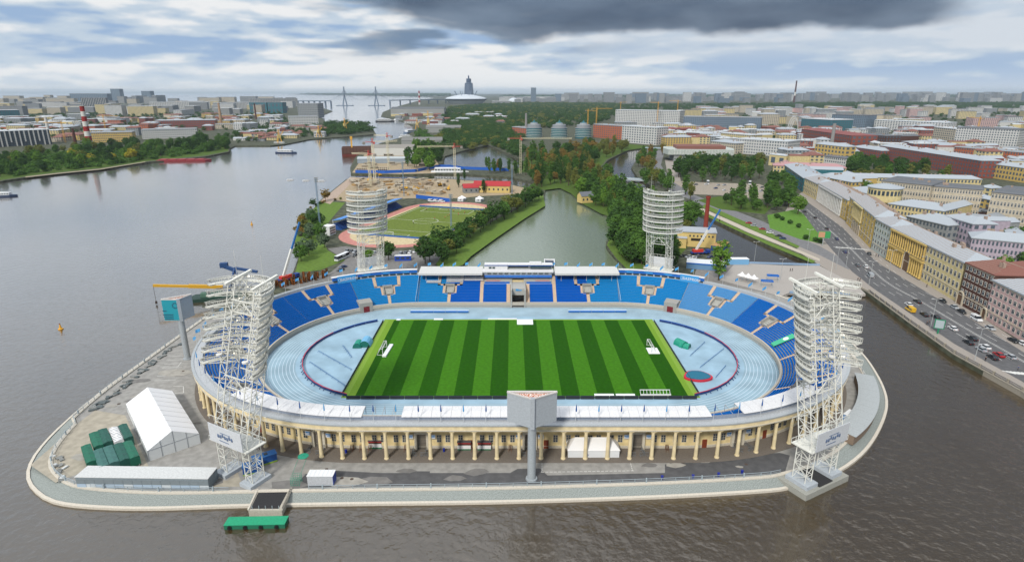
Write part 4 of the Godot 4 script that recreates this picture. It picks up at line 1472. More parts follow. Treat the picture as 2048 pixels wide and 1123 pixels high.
	for i in 12:
		var p := (G(-118.5, -133.8)).lerp(G(-109.2, -124.4), i / 11.0) + Vector3(r.randf_range(-0.6, 1.4), 0.2, r.randf_range(-0.8, 0.8))
		var mm := M.new()
		mm.obox(Transform3D(Basis(Vector3.UP, r.randf() * TAU) * Basis(Vector3.RIGHT, r.randf_range(-0.3, 0.3)), Vector3.ZERO), Vector3(r.randf_range(0.8, 1.8), 0.3, r.randf_range(0.6, 1.2)))
		solo("stone_slab", mm, slab if i % 3 else mt("slab white", 220, 222, 222, 0.8), "broken slab in the rubble heap at the left tip of the spit", "stone slab", "rubble at the spit's left tip", p)

func portico_things() -> void:
	var red := mt("kiosk red", 176, 44, 44, 0.6)
	var q := [[752, 895, "kiosk with white counter in the colonnade nearest the left tower"], [929, 898, "kiosk with white counter just right of the colonnade's left gate"], [969, 898, "kiosk with white counter beside the grey billboard's post"], [1359, 890, "kiosk with white counter and blue roof right of the white gazebo"], [1404, 888, "rightmost kiosk with white counter and blue roof in the colonnade"]]
	var spots := [G(-36.15, -138.9), G(-12.57, -138.2), G(-7.28, -138.2), G(44.84, -140), G(51.01, -140.5)]
	for i in 5:
		var t := thing("snack_kiosk", q[i][2], "kiosk", spots[i], ang((q[i][0] - 1046.0) * 0.13), "snack kiosks in the colonnade")
		var m := M.new()
		m.box(Vector3(0, 1.25, -0.1), Vector3(3.4, 2.3, 2.2))
		part(t, "cabin", m, mt("kiosk dark", 92, 66, 58, 0.8))
		m = M.new()
		m.box(Vector3(0, 1.0, 1.06), Vector3(3.5, 1.0, 0.12))
		part(t, "counter", m, mt("kiosk white", 240, 240, 240, 0.6))
		m = M.new()
		m.box(Vector3(0, 2.2, 1.08), Vector3(3.5, 0.35, 0.12))
		part(t, "fascia", m, red)
		m = M.new()
		m.box(Vector3(0, 0.3, 1.06), Vector3(3.5, 0.3, 0.12))
		part(t, "base_stripe", m, mt("kiosk green", 40, 130, 90, 0.6))
		m = M.new()
		m.box(Vector3(0, 2.5, 0), Vector3(3.7, 0.15, 2.6))
		part(t, "roof", m, mt("kiosk roof", 90, 90, 96, 0.7) if i < 3 else mt("kiosk roof blue", 60, 80, 112, 0.7))
	# white gazebo
	var t := thing("gazebo_tent", "white gazebo tent pitched among the colonnade's columns", "tent", G(21.04, -136.1))
	var m := M.new()
	m.box(Vector3(0, 1.1, 0), Vector3(13.2, 2.2, 4.6))
	part(t, "side_wall", m, mt("gazebo wall", 232, 234, 236, 0.7))
	m = M.new()
	var a := [Vector3(-6.8, 2.2, 2.5), Vector3(6.8, 2.2, 2.5), Vector3(6.8, 2.2, -2.5), Vector3(-6.8, 2.2, -2.5)]
	var l := Vector3(-4.6, 4.3, -0.6)
	var r := Vector3(4.6, 4.3, -0.6)
	m.quad(l, r, a[1], a[0]); m.quad(r, l, a[3], a[2]); m.tri(l, a[0], a[3]); m.tri(r, a[2], a[1])
	part(t, "roof", m, mt("tent white", 246, 246, 248, 0.6))
	# crowd barriers at the gates
	var bar := M.new()
	for y in [0.15, 1.1]: bar.bar(Vector3(-1.2, y, 0), Vector3(1.2, y, 0), 0.06)
	for i in 9: bar.bar(Vector3(-1.2 + i * 0.3, 0.15, 0), Vector3(-1.2 + i * 0.3, 1.1, 0), 0.045)
	for e in [-1.0, 1.0]: bar.bar(Vector3(e, 0.05, -0.4), Vector3(e, 0.05, 0.4), 0.08)
	var barm := bar.mesh()
	var steel := mt("barrier steel", 150, 158, 166, 0.4, 0, 0.5)
	for s in [-52.5, -26.4, 1.9, 30.3, 57.0]:
		for k in 4:
			var at := ov(s - 2.2 + (k % 2) * 3.4, 64.6 if k < 2 else 63.0, 0.13)
			solo("crowd_barrier", barm, steel, "steel crowd barrier before the colonnade's %s gate" % {-52.5: "leftmost", -26.4: "left inner", 1.9: "middle", 30.3: "right inner", 57.0: "rightmost"}[s], "barrier", "crowd barriers at the gates", at, ang(s) + (0.0 if k < 2 else 1.4 + k * 0.1))
	# brown slatted loungers, blue bins
	for s in [-44.5, -42.3, -40.0, -30.6, -13.0, -3.2, 38.0]:
		var g := thing("lounge_chair", "brown slatted lounger against the colonnade wall", "lounger", ov(s, 62.6, 0.13), ang(s), "loungers in the colonnade")
		m = M.new()
		for i in 6: m.obox(Transform3D(Basis(Vector3.RIGHT, -0.9), Vector3(0, 0.5 + i * 0.2, -0.1 - i * 0.16)), Vector3(0.8, 0.05, 0.2))
		part(g, "slat", m, mt("lounger brown", 112, 70, 40, 0.7), Vector3.ZERO, 0, "stuff")
		m = M.new()
		for e in [-0.35, 0.35]:
			m.bar(Vector3(e, 0, 0.3), Vector3(e, 1.5, -1.0), 0.08)
			m.bar(Vector3(e, 0, -0.9), Vector3(e, 1.3, -0.9), 0.08)
		part(g, "frame", m, mt("lounger brown", 112, 70, 40, 0.7))
	m = M.new()
	m.lathe(Vector3.ZERO, [[0.01, 0.0], [0.27, 0.0], [0.33, 0.95], [0.35, 0.95], [0.35, 1.02], [0.01, 1.06]], 12)
	var binm := m.mesh()
	var bb := mt("bin blue", 22, 44, 150, 0.5)
	var bl := [[G(-43.33, -135.9), "blue bin by the colonnade's left columns"], [G(-17.83, -136.5), "blue bin beside the door right of the left gate"], [G(19.62, -134.1), "blue bin at the white gazebo's front"], [G(53.74, -136.5), "blue bin at the foot of a right colonnade column"], [G(36.53, -124.8), "leftmost blue bin along the near right kerb"], [G(44.19, -125.2), "second blue bin along the near right kerb"], [G(50.68, -126), "third blue bin along the near right kerb"], [G(56.82, -127), "rightmost blue bin along the near right kerb"], [G(-62.45, -145.5), "blue bin under the colonnade's left end"]]
	for e in bl: solo("litter_bin", binm, bb, e[1], "bin", "blue litter bins", e[0])

func infield_things() -> void:
	var white := mt("mat white", 244, 246, 248, 0.7)
	var board := func(nm: String, lab: String, cat: String, a: Vector3, b: Vector3, w: float, hgt: float, mat: Material) -> void:
		var m := M.new()
		m.box(Vector3(0, hgt * 0.5, 0), Vector3(a.distance_to(b), hgt, w))
		m.box(Vector3(0, hgt + 0.02, 0), Vector3(a.distance_to(b) - 0.2, 0.04, w * 0.8))
		solo(nm, m, mat, lab, cat, "", (a + b) * 0.5 + Vector3.UP * 0.065, between(a, b))
	board.call("ground_sheet", "large white sheet lying at the far touchline's middle", "sheet", G(2.05, -229.2), G(8.6, -229.2), 5.6, 0.15, white)
	board.call("ground_sheet", "long thin white sheet left of the large one at the far touchline", "sheet", G(-9.96, -232.6), G(2.07, -232.6), 0.9, 0.2, white)
	board.call("ground_sheet", "small white sheet on the far touchline's left", "sheet", G(-32.32, -232.3), G(-28.59, -232.3), 1.4, 0.2, white)
	board.call("ground_sheet", "smallest white sheet at the pitch's far left corner", "sheet", G(-47.75, -231.7), G(-46.1, -231.7), 1.2, 0.2, white)
	board.call("ground_sheet", "white strip on the near touchline, left of the pair", "sheet", G(25.61, -166.9), G(31.66, -166.9), 1.4, 0.3, white)
	board.call("ground_sheet", "white strip on the near touchline beside the white dugout", "sheet", G(32.28, -166.9), G(38.18, -166.9), 1.4, 0.3, white)
	board.call("goal_cover", "white folded net bundle before the left goal", "net bundle", G(-45.5, -195.2), G(-44.86, -205.8), 1.4, 0.5, white)
	board.call("goal_cover", "white folded net mat before the right goal", "net mat", G(49.28, -200.4), G(53.28, -200.4), 5.0, 0.25, white)
	# near dugout frame
	var d := thing("dugout", "white framed dugout at the pitch's near right corner", "dugout", G(44.46, -167.2))
	var m := M.new()
	m.box(Vector3(0, 0.5, 1.0), Vector3(9.4, 1.0, 0.12))
	part(d, "bench", m, white)
	m = M.new()
	for i in 10: m.bar(Vector3(-4.6 + i * 1.02, 0.2, 1.0), Vector3(-4.6 + i * 1.02, 1.6, -0.6), 0.1)
	m.bar(Vector3(-4.7, 1.6, -0.6), Vector3(4.7, 1.6, -0.6), 0.16)
	part(d, "frame", m, white)
	# long low benches on the far straight
	for q in [[G(-43.56, -240.3), 5, "blue padded bench row on the far straight left of the tunnel"], [G(23.94, -240.6), 5, "blue padded bench row on the far straight right of the tunnel"]]:
		for i in q[1]:
			var t := thing("team_bench", q[2], "bench", q[0] + Vector3(2.6 + i * 5.0, 0.03, 0), 0.0, "bench rows on the far straight")
			m = M.new()
			m.box(Vector3(0, 0.45, 0), Vector3(4.8, 0.5, 0.9))
			part(t, "seat", m, mt("bench blue", 30, 110, 190, 0.6))
			m = M.new()
			m.box(Vector3(0, 0.9, -0.4), Vector3(4.8, 0.45, 0.25))
			part(t, "backrest", m, mt("bench white", 214, 230, 242, 0.6))
	# curved barrier boards round both D areas
	for sd in [-1, 1]:
		for i in 16:
			var a0: float = 0.42 + i * 0.145
			var p := Vector3(C.x + sd * (HL + sin(a0) * 34.5), 0.03, C.z + cos(a0) * 34.5)
			var t := thing("curved_board", "red topped dark board in the curve round the %s D area" % ("left" if sd < 0 else "right"), "barrier board", p, sd * a0, "curved boards round the D areas")
			m = M.new()
			m.box(Vector3(0, 0.5, 0), Vector3(4.9, 0.9, 0.1))
			part(t, "panel", m, mt("board navy", 30, 60, 120, 0.6))
			m = M.new()
			m.box(Vector3(0, 0.98, 0.05), Vector3(4.95, 0.14, 0.24))
			part(t, "cap", m, mt("cap red", 196, 66, 84, 0.7) if i < 12 else mt("cap blue", 50, 110, 190, 0.6))
			m = M.new()
			for e in [-1.6, 1.6]: m.bar(Vector3(e, 0.05, 0.9), Vector3(e, 0.9, 0.1), 0.16)
			part(t, "brace", m, mt("board navy", 30, 60, 120, 0.6), Vector3.ZERO, 0, "stuff")
	# folding rails lying on the blue surface
	var rl := [[G(-70.23, -200), G(-54.39, -184.8)], [G(-62.67, -204.9), G(-56.94, -194.8)], [G(-70.34, -190.7), G(-53.51, -173.2)], [G(63.69, -196.1), G(72.56, -208.2)], [G(64.45, -186.7), G(77.7, -202.2)], [G(67.31, -179.2), G(73.57, -187.9)]]
	for i in rl.size():
		var t := thing("hurdle_rail", "thin blue rail lying on the %s infield" % ["left outer", "left inner", "left lower", "right inner", "right middle", "right lower"][i], "rail", rl[i][0])
		m = M.new()
		var v: Vector3 = rl[i][1] - rl[i][0]
		m.bar(Vector3(0, 0.5, 0), v + Vector3(0, 0.5, 0), 0.1)
		m.bar(Vector3(0, 0.2, 0), v + Vector3(0, 0.2, 0), 0.08)
		part(t, "rail", m, mt("rail blue", 96, 136, 180, 0.6))
		m = M.new()
		for k in 7: m.bar(v * (k / 6.0) + Vector3(-0.3, 0.1, 0.4), v * (k / 6.0) + Vector3(0, 0.5, 0), 0.08)
		part(t, "foot", m, mt("rail blue", 96, 136, 180, 0.6))
	# folded inflatable tents, sand pit cover
	for q in [[G(-57.1, -204.9), 2.0, "green and white covered roller beside the left penalty area", 0.0], [G(-54.46, -206.3), 2.6, "pale blue covered roller beside the left penalty area", 0.0], [G(62.91, -205.8), 2.2, "green covered mat pile behind the right goal", 0.5], [G(63.9, -204), 1.8, "small green covered mat behind the right goal", 0.9]]:
		var t := thing("covered_equipment", q[2], "covered equipment", q[0], q[3])
		m = M.new()
		var k: float = q[1]
		for i in 8:
			var t0 := PI * i / 8.0
			var t1 := PI * (i + 1) / 8.0
			m.quad(Vector3(cos(t0) * k * 0.8, sin(t0) * k, -k), Vector3(cos(t1) * k * 0.8, sin(t1) * k, -k), Vector3(cos(t1) * k * 0.8, sin(t1) * k, k), Vector3(cos(t0) * k * 0.8, sin(t0) * k, k))
		part(t, "cover", m, mt("cover blue", 120, 186, 226, 0.5) if "pale" in q[2] else mt("cover green", 24, 150, 124, 0.5))
		m = M.new()
		for i in 8:
			var t0 := PI * i / 8.0
			var t1 := PI * (i + 1) / 8.0
			for e in [-1, 1]: m.tri(Vector3(0, 0, e * k), Vector3(cos(t0) * k * 0.8, sin(t0) * k, e * k), Vector3(cos(t1) * k * 0.8, sin(t1) * k, e * k))
		part(t, "end_flap", m, mt("cover dark green", 20, 110, 96, 0.5))
	var t := thing("landing_mat", "teal pole-vault mat with a red surround at the near right D", "mat", G(61.32, -179.6))
	m = M.new()
	var o := []
	for i in 24: o.append(Vector2(cos(TAU * i / 24.0) * (4.6 + 0.5 * sin(i * 0.8)), sin(TAU * i / 24.0) * 3.7))
	m.prism(v2(o), 0.0, 0.7)
	part(t, "surround", m, mt("mat red", 206, 40, 62, 0.6))
	m = M.new()
	for i in o.size(): o[i] *= 0.86
	m.prism(v2(o), 0.5, 0.9)
	part(t, "pad", m, mt("mat teal", 30, 120, 150, 0.6, 2, 0.0, 0.2))
	# green ramp banner in the right stand
	var bn := thing("stand_banner", "green board with a white disc over the right stand's rows", "banner")
	m = M.new()
	var s0 := 130.0
	m.quad(ov(s0 - 1.6, 49.2, 3.3), ov(s0 + 1.6, 49.2, 3.3), ov(s0 + 1.6, 56.5, 6.9), ov(s0 - 1.6, 56.5, 6.9))
	m.quad(ov(s0 - 1.6, 49.2, 3.3), ov(s0 - 1.6, 49.2, 2.7), ov(s0 + 1.6, 49.2, 2.7), ov(s0 + 1.6, 49.2, 3.3))
	part(bn, "board", m, mt("banner green", 70, 186, 140, 0.7))
	m = M.new()
	var c0 := ov(s0, 53.6, 5.56)
	var ex := (ov(s0 + 1, 53.6) - ov(s0, 53.6)).normalized()
	var ey := (ov(s0, 56.5, 6.9) - ov(s0, 49.2, 3.3)).normalized()
	for i in 16: m.tri(c0, c0 + (ex * cos(TAU * i / 16.0) + ey * sin(TAU * i / 16.0)) * 1.0, c0 + (ex * cos(TAU * (i + 1) / 16.0) + ey * sin(TAU * (i + 1) / 16.0)) * 1.0)
	part(bn, "disc", m, white)

func barge_and_piles() -> void:
	# floating crane left of the spit
	var t := thing("floating_crane", "dark green crane barge with a long yellow boom left of the spit", "crane barge", Vector3(-137.8, -1.6, -263), 0.25)
	var m := M.new()
	m.prism(v2([Vector2(-9, -4), Vector2(12, -4), Vector2(12, 4), Vector2(-9, 4), Vector2(-11, 0)]), -0.5, 1.6)
	part(t, "hull", m, mt("hull green", 28, 66, 54, 0.6, 1))
	m = M.new()
	m.box(Vector3(-4, 2.4, 0), Vector3(3.4, 1.8, 3.0))
	m.box(Vector3(1, 2.6, 0.5), Vector3(4.6, 2.2, 3.4))
	part(t, "deckhouse", m, mt("deckhouse green", 90, 130, 110, 0.6, 1))
	m = M.new()
	var tip := Vector3(-24, 9.0, 2.0)
	m.bar(Vector3(4, 5.5, 0), tip, 1.1, 1.1)
	m.bar(Vector3(4, 5.5, 0), Vector3(-10, 7.3, 1.0), 1.6, 1.5)
	part(t, "boom", m, mt("boom yellow", 232, 178, 40, 0.5, 1))
	m = M.new()
	m.bar(tip, tip + Vector3(0, -7.5, 0), 0.12)
	m.box(tip + Vector3(0, -8.0, 0), Vector3(0.7, 1.2, 0.7))
	part(t, "hook", m, mt("hook dark", 60, 44, 36, 0.7))
	m = M.new()
	m.bar(Vector3(6, 2, 0), Vector3(9, 12.5, -6), 0.8)
	m.bar(Vector3(12, 2, 0), Vector3(9, 12.5, -6), 0.8)
	m.bar(Vector3(9, 12.5, -6), Vector3(19, 10.5, -4), 1.4, 1.0)
	m.box(Vector3(4.0, 13.6, -8.5), Vector3(3.4, 2.2, 2.4))
	m.bar(Vector3(4.0, 13.0, -8.5), Vector3(9, 11.4, -6), 1.2, 1.6)
	part(t, "gantry", m, mt("gantry blue", 28, 74, 130, 0.6, 1))
	# rusty sheet piles stacked behind the stand
	var r := RandomNumberGenerator.new()
	r.seed = 9
	var pile := mt("rusty pile", 150, 92, 48, 0.9, 1)
	var pile2 := mt("brown pile", 112, 80, 52, 0.9, 1)
	for i in 34:
		var p := (G(-117.9, -270.7)).lerp(G(-94.12, -292.5), i / 33.0) + Vector3(r.randf_range(-1, 1), 0, r.randf_range(-4, 3))
		m = M.new()
		var h := r.randf_range(2.0, 5.0)
		m.box(Vector3(0, h / 2, 0), Vector3(0.9, h, 0.18))
		m.box(Vector3(-0.45, h / 2, 0.3), Vector3(0.14, h, 0.6))
		m.box(Vector3(0.45, h / 2, 0.3), Vector3(0.14, h, 0.6))
		solo("sheet_pile", m, pile if i % 3 else pile2, "upright rusty sheet pile on the building site behind the far left rim", "sheet pile", "rusty sheet piles behind the left rim", p, r.randf_range(-0.5, 0.5))
	for i in 6:
		m = M.new()
		m.box(Vector3(0, 0.3 + (i / 3) * 0.5, 0), Vector3(14, 0.45, 0.9))
		solo("steel_beam", m, pile2, "long brown steel beam stacked left of the upright piles", "beam", "stacked steel beams", G(-119.3, -281.7) + Vector3(-2.0, 0, (i % 3) * 1.1 - 1.0), -0.55)
	mobile_crane("mobile crane with a white and blue boom among the rusty piles", G(-111.9, -286.6), G(-126.5, -367.4), 28.0, 0.9)

func mobile_crane(label: String, at: Vector3, _to: Vector3, top: float, yaw: float) -> void:
	var t := thing("mobile_crane", label, "mobile crane", at, yaw, "mobile cranes")
	var m := M.new()
	m.box(Vector3(0, 1.1, 0), Vector3(11, 0.8, 2.6))
	m.box(Vector3(4.6, 1.9, 0), Vector3(2.2, 1.6, 2.5))
	part(t, "carrier", m, mt("crane carrier blue", 26, 60, 140, 0.5))
	m = M.new()
	m.box(Vector3(-2.2, 2.2, 0), Vector3(4.4, 1.4, 2.6))
	m.box(Vector3(0.6, 2.4, 0.9), Vector3(1.6, 1.7, 0.9))
	part(t, "cab", m, mt("crane cab red", 210, 60, 44, 0.5))
	for i in 5:
		for e in [-1.15, 1.15]:
			m = M.new()
			m.tube(Vector3(-4.4 + i * 2.2, 0.6, e - 0.2), Vector3(-4.4 + i * 2.2, 0.6, e + 0.2), 0.6, 0.6, 12)
			part(t, "wheel", m, mt("tyre", 40, 40, 42, 0.9))
	m = M.new()
	var a := Vector3(-2.5, 2.8, 0)
	var b := Vector3(9.5, top, 0)
	m.bar(a, a.lerp(b, 0.5), 1.0, 1.1)
	part(t, "boom_base", m, mt("boom white", 226, 226, 222, 0.5))
	m = M.new()
	m.bar(a.lerp(b, 0.48), b, 0.7, 0.8)
	part(t, "boom_tip", m, mt("boom blue", 40, 110, 180, 0.5))
	m = M.new()
	m.bar(b, b + Vector3(0.3, -6, 0), 0.1)
	m.box(b + Vector3(0.3, -6.4, 0), Vector3(0.5, 0.9, 0.5))
	part(t, "hook", m, mt("hook dark", 60, 44, 36, 0.7))

# ================================================================ trees
var crowns := {} # kind -> list of [crown mesh, trunk mesh, height]
var leafm := []

func leaf_mats() -> void:
	for q in [["leaf dark", 62, 92, 42], ["leaf green", 80, 114, 48], ["leaf fresh", 102, 138, 52], ["leaf olive", 112, 118, 56], ["leaf autumn", 134, 112, 54], ["leaf yellow", 176, 166, 56], ["leaf rust", 136, 76, 46], ["leaf grey", 96, 116, 88]]:
		var m := mt(q[0], q[1], q[2], q[3], 0.75)
		m.backlight_enabled = true
		m.backlight = m.albedo_color.darkened(0.35)
		leafm.append(m)

func make_crown(sd: int, w: float, h: float, base: float, clumps: int, per: int, leaf: float) -> ArrayMesh:
	var r := RandomNumberGenerator.new()
	r.seed = sd
	var m := M.new()
	var lobes := []
	for i in 7: lobes.append([Vector3(r.randf_range(-1, 1), r.randf_range(-0.8, 1), r.randf_range(-1, 1)).normalized(), r.randf_range(0.7, 1.12)])
	for c in clumps:
		var d := Vector3(r.randfn(), r.randfn(), r.randfn()).normalized()
		var k := 0.78
		for l in lobes: k = maxf(k, l[1] * smoothstep(0.35, 0.95, d.dot(l[0])))
		k *= pow(r.randf(), 0.28)
		var p := Vector3(d.x * w * 0.5 * k, base + (h - base) * (0.5 + 0.5 * d.y * k), d.z * w * 0.5 * k)
		var size := (0.55 + 0.5 * r.randf()) * leaf * 2.0
		for i in per:
			var o := p + Vector3(r.randfn(), r.randfn() * 0.7, r.randfn()) * size * 0.55
			var n := (d * 0.7 + Vector3(r.randfn(), r.randfn() + 0.5, r.randfn()) * 0.75).normalized()
			var x := n.cross(Vector3(r.randfn(), r.randfn(), r.randfn())).normalized() * leaf * r.randf_range(0.6, 1.1)
			var y := n.cross(x).normalized() * leaf * r.randf_range(0.5, 0.9)
			m.quad(o - x, o + y, o + x, o - y)
	return m.mesh()

func make_trunk(sd: int, w: float, h: float, base: float) -> ArrayMesh:
	var r := RandomNumberGenerator.new()
	r.seed = sd
	var m := M.new()
	var top := Vector3(r.randf_range(-0.4, 0.4), h * 0.72, r.randf_range(-0.4, 0.4))
	m.tube(Vector3.ZERO, top * 0.4, h * 0.02, h * 0.015, 7, false)
	m.tube(top * 0.4, top, h * 0.015, h * 0.005, 6, false)
	for i in 6:
		var s: Vector3 = top * r.randf_range(0.35, 0.8)
		var a := r.randf() * TAU
		m.tube(s, s + Vector3(cos(a) * w * 0.3, h * 0.15, sin(a) * w * 0.3), h * 0.008, h * 0.003, 5, false)
	return m.mesh()

func make_tree_kinds() -> void:
	leaf_mats()
	var defs := {"broad": [11.0, 13.0, 2.6, 120, 13, 0.55], "tall": [7.5, 19.0, 2.5, 130, 13, 0.55], "poplar": [5.0, 20.0, 1.5, 120, 13, 0.5], "bush": [5.0, 3.8, 0.1, 60, 12, 0.4], "big": [14.0, 18.0, 2.5, 190, 14, 0.62]}
	for k in defs:
		var d: Array = defs[k]
		crowns[k] = []
		for i in 4:
			var f := 0.9 + 0.07 * i
			crowns[k].append([make_crown(hash(k) % 1000 + i * 17, d[0] * f, d[1] * f, d[2], d[3], d[4], d[5]), make_trunk(i * 31 + 5, d[0], d[1] * f, d[2])])

func tree(kind: String, nm: String, label: String, at: Vector3, k: float, leaf: int, grp: String, r: RandomNumberGenerator) -> void:
	var t := thing(nm, label, "tree" if kind != "bush" else "bush", at, r.randf() * TAU, grp)
	var c: Array = crowns[kind][r.randi() % 4]
	var s := Vector3(k * r.randf_range(0.9, 1.1), k * r.randf_range(0.9, 1.1), k * r.randf_range(0.9, 1.1))
	var a := part(t, "crown", c[0], leafm[leaf])
	a.scale = s
	var b := part(t, "trunk", c[1], mt("bark", 92, 80, 66, 0.95))
	b.scale = s

func scatter(poly: PackedVector2Array, n: int, gap: float, r: RandomNumberGenerator) -> Array:
	var lo := poly[0]
	var hi := poly[0]
	for p in poly:
		lo = lo.min(p); hi = hi.max(p)
	var out := []
	for i in n * 30:
		if out.size() >= n: break
		var p := Vector2(r.randf_range(lo.x, hi.x), r.randf_range(lo.y, hi.y))
		if not Geometry2D.is_point_in_polygon(p, poly): continue
		var ok := true
		for q in out:
			if p.distance_squared_to(q) < gap * gap:
				ok = false; break
		if ok: out.append(p)
	return out

func grove(poly: Array, n: int, gap: float, kinds: Array, leaves: Array, nm: String, label: String, grp: String, sd: int, k0 := 0.8, k1 := 1.15) -> void:
	var r := RandomNumberGenerator.new()
	r.seed = sd
	for p in scatter(v2(poly), n, gap, r):
		tree(kinds[r.randi() % kinds.size()], nm, label, Vector3(p.x, 0, p.y), r.randf_range(k0, k1), leaves[r.randi() % leaves.size()], grp, r)

func row_of_trees(pts: Array, n: int, jit: float, kinds: Array, leaves: Array, nm: String, label: String, grp: String, sd: int, k0 := 0.8, k1 := 1.15) -> void:
	var r := RandomNumberGenerator.new()
	r.seed = sd
	var total := 0.0
	for i in pts.size() - 1: total += pts[i].distance_to(pts[i + 1])
	for j in n:
		var d := total * (j + 0.5) / n
		for i in pts.size() - 1:
			var l: float = pts[i].distance_to(pts[i + 1])
			if d <= l or i == pts.size() - 2:
				var p: Vector2 = pts[i].lerp(pts[i + 1], d / l) + Vector2(r.randf_range(-jit, jit), r.randf_range(-jit, jit))
				tree(kinds[r.randi() % kinds.size()], nm, label, Vector3(p.x, 0, p.y), r.randf_range(k0, k1), leaves[r.randi() % leaves.size()], grp, r)
				break
			d -= l

func flat(nm: String, poly: Array, y: float, mat: Material) -> void:
	var m := M.new()
	m.sheet(v2(poly), y)
	struct(nm, m, mat)

# ================================================================ vehicles and figures
var car_kinds := {}

func make_vehicles() -> void:
	var tyre := M.new()
	tyre.tube(Vector3(0, 0, -0.11), Vector3(0, 0, 0.11), 0.32, 0.32, 14)
	var rim := M.new()
	rim.tube(Vector3(0, 0, -0.12), Vector3(0, 0, 0.12), 0.19, 0.19, 10)
	var tm := tyre.mesh()
	var rm := rim.mesh()
	# side outlines [x, y], lower body and cabin
	var defs := {
		"car": [4.3, 1.72, [[-2.15, 0.3], [-2.18, 0.72], [-1.9, 0.86], [-0.95, 0.92], [1.55, 0.95], [2.1, 0.9], [2.15, 0.35]], [[-1.05, 0.92], [-0.45, 1.4], [0.95, 1.42], [1.6, 0.95]]],
		"van": [5.2, 1.95, [[-2.6, 0.35], [-2.62, 0.9], [-2.0, 1.15], [-1.5, 1.25], [2.58, 1.25], [2.6, 0.4]], [[-1.6, 1.25], [-1.1, 2.15], [2.5, 2.2], [2.58, 1.25]]],
		"bus": [11.5, 2.5, [[-5.75, 0.35], [-5.8, 1.4], [-5.75, 1.45], [5.75, 1.45], [5.75, 0.35]], [[-5.75, 1.45], [-5.55, 3.0], [5.7, 3.05], [5.75, 1.45]]]}
	for k in defs:
		var d: Array = defs[k]
		var root := Node3D.new()
		var w: float = d[1] * 0.5
		for lev in 2:
			var m := M.new()
			var o: Array = d[2 + lev]
			var wb := w if lev == 0 else w * 0.97
			var wt := w if lev == 0 else w * (0.8 if k == "car" else 0.9)
			var ymax := 0.0
			var ymin := 9.0
			for p in o:
				ymax = maxf(ymax, p[1]); ymin = minf(ymin, p[1])
			var wd := func(y: float) -> float: return lerpf(wb, wt, (y - ymin) / maxf(0.01, ymax - ymin)) if lev == 1 else wb - (0.08 if y > ymax - 0.12 else 0.0)
			for i in o.size() - 1:
				var a: Array = o[i]
				var b: Array = o[i + 1]
				m.quad(Vector3(a[0], a[1], wd.call(a[1])), Vector3(b[0], b[1], wd.call(b[1])), Vector3(b[0], b[1], -wd.call(b[1])), Vector3(a[0], a[1], -wd.call(a[1])))
			for sd in [-1.0, 1.0]:
				for i in range(1, o.size() - 1): m.tri(Vector3(o[0][0], o[0][1], sd * wd.call(o[0][1])), Vector3(o[i][0], o[i][1], sd * wd.call(o[i][1])), Vector3(o[i + 1][0], o[i + 1][1], sd * wd.call(o[i + 1][1])))
			if lev == 0: part(root, "body", m, null)
			else:
				part(root, "glasshouse", m, mt("car glass", 40, 48, 56, 0.1))
				m = M.new()
				var x0: float = o[1][0]
				var x1: float = o[2][0]
				m.box(Vector3((x0 + x1) * 0.5, ymax + 0.01, 0), Vector3(x1 - x0 + 0.1, 0.07, wt * 2.0 + 0.04))
				if k != "car": m.box(Vector3((x0 + x1) * 0.5 + 0.6, (ymin + ymax) * 0.5, 0), Vector3((x1 - x0) * (0.72 if k == "van" else 0.3), (ymax - ymin) * 0.95, wb * 1.94))
				part(root, "body_roof", m, null)
		for sx in [-1, 1]:
			for sz in [-1, 1]:
				var wh := part(root, "wheel", tm, mt("tyre", 40, 40, 42, 0.9), Vector3(sx * d[0] * 0.3, 0.33, sz * (w - 0.1)))
				part(wh, "rim", rm, mt("rim grey", 160, 162, 166, 0.4, 0, 0.6))
		for sz in [-1, 1]:
			var hl := M.new()
			hl.box(Vector3(-d[0] * 0.5 - 0.01, 0.66, sz * w * 0.72), Vector3(0.1, 0.16, 0.34))
			part(root, "headlight", hl, mt("headlight", 226, 230, 232, 0.2))
			hl = M.new()
			hl.box(Vector3(d[0] * 0.5, 0.72, sz * w * 0.74), Vector3(0.08, 0.18, 0.3))
			part(root, "tail_light", hl, mt("tail light", 170, 24, 24, 0.3))
		car_kinds[k] = root

func car(kind: String, nm: String, label: String, at: Vector3, ry: float, col: String, grp: String) -> Node3D:
	var c := {"white": [236, 238, 240], "black": [34, 36, 40], "silver": [176, 182, 188], "blue": [40, 62, 112], "red": [178, 32, 36], "grey": [104, 110, 116], "yellow": [226, 180, 40], "pink": [214, 110, 130]}
	var q: Array = c[col]
	var m := mt("car paint " + col, q[0], q[1], q[2], 0.3)
	m.clearcoat_enabled = true
	m.clearcoat = 0.6
	var o: Node3D = car_kinds[kind].duplicate()
	o.name = numbered(nm)
	add_child(o)
	o.position = at
	o.rotation.y = ry
	tag(o, label, "car" if kind == "car" else kind, grp)
	paint(o, "body", m)
	return o

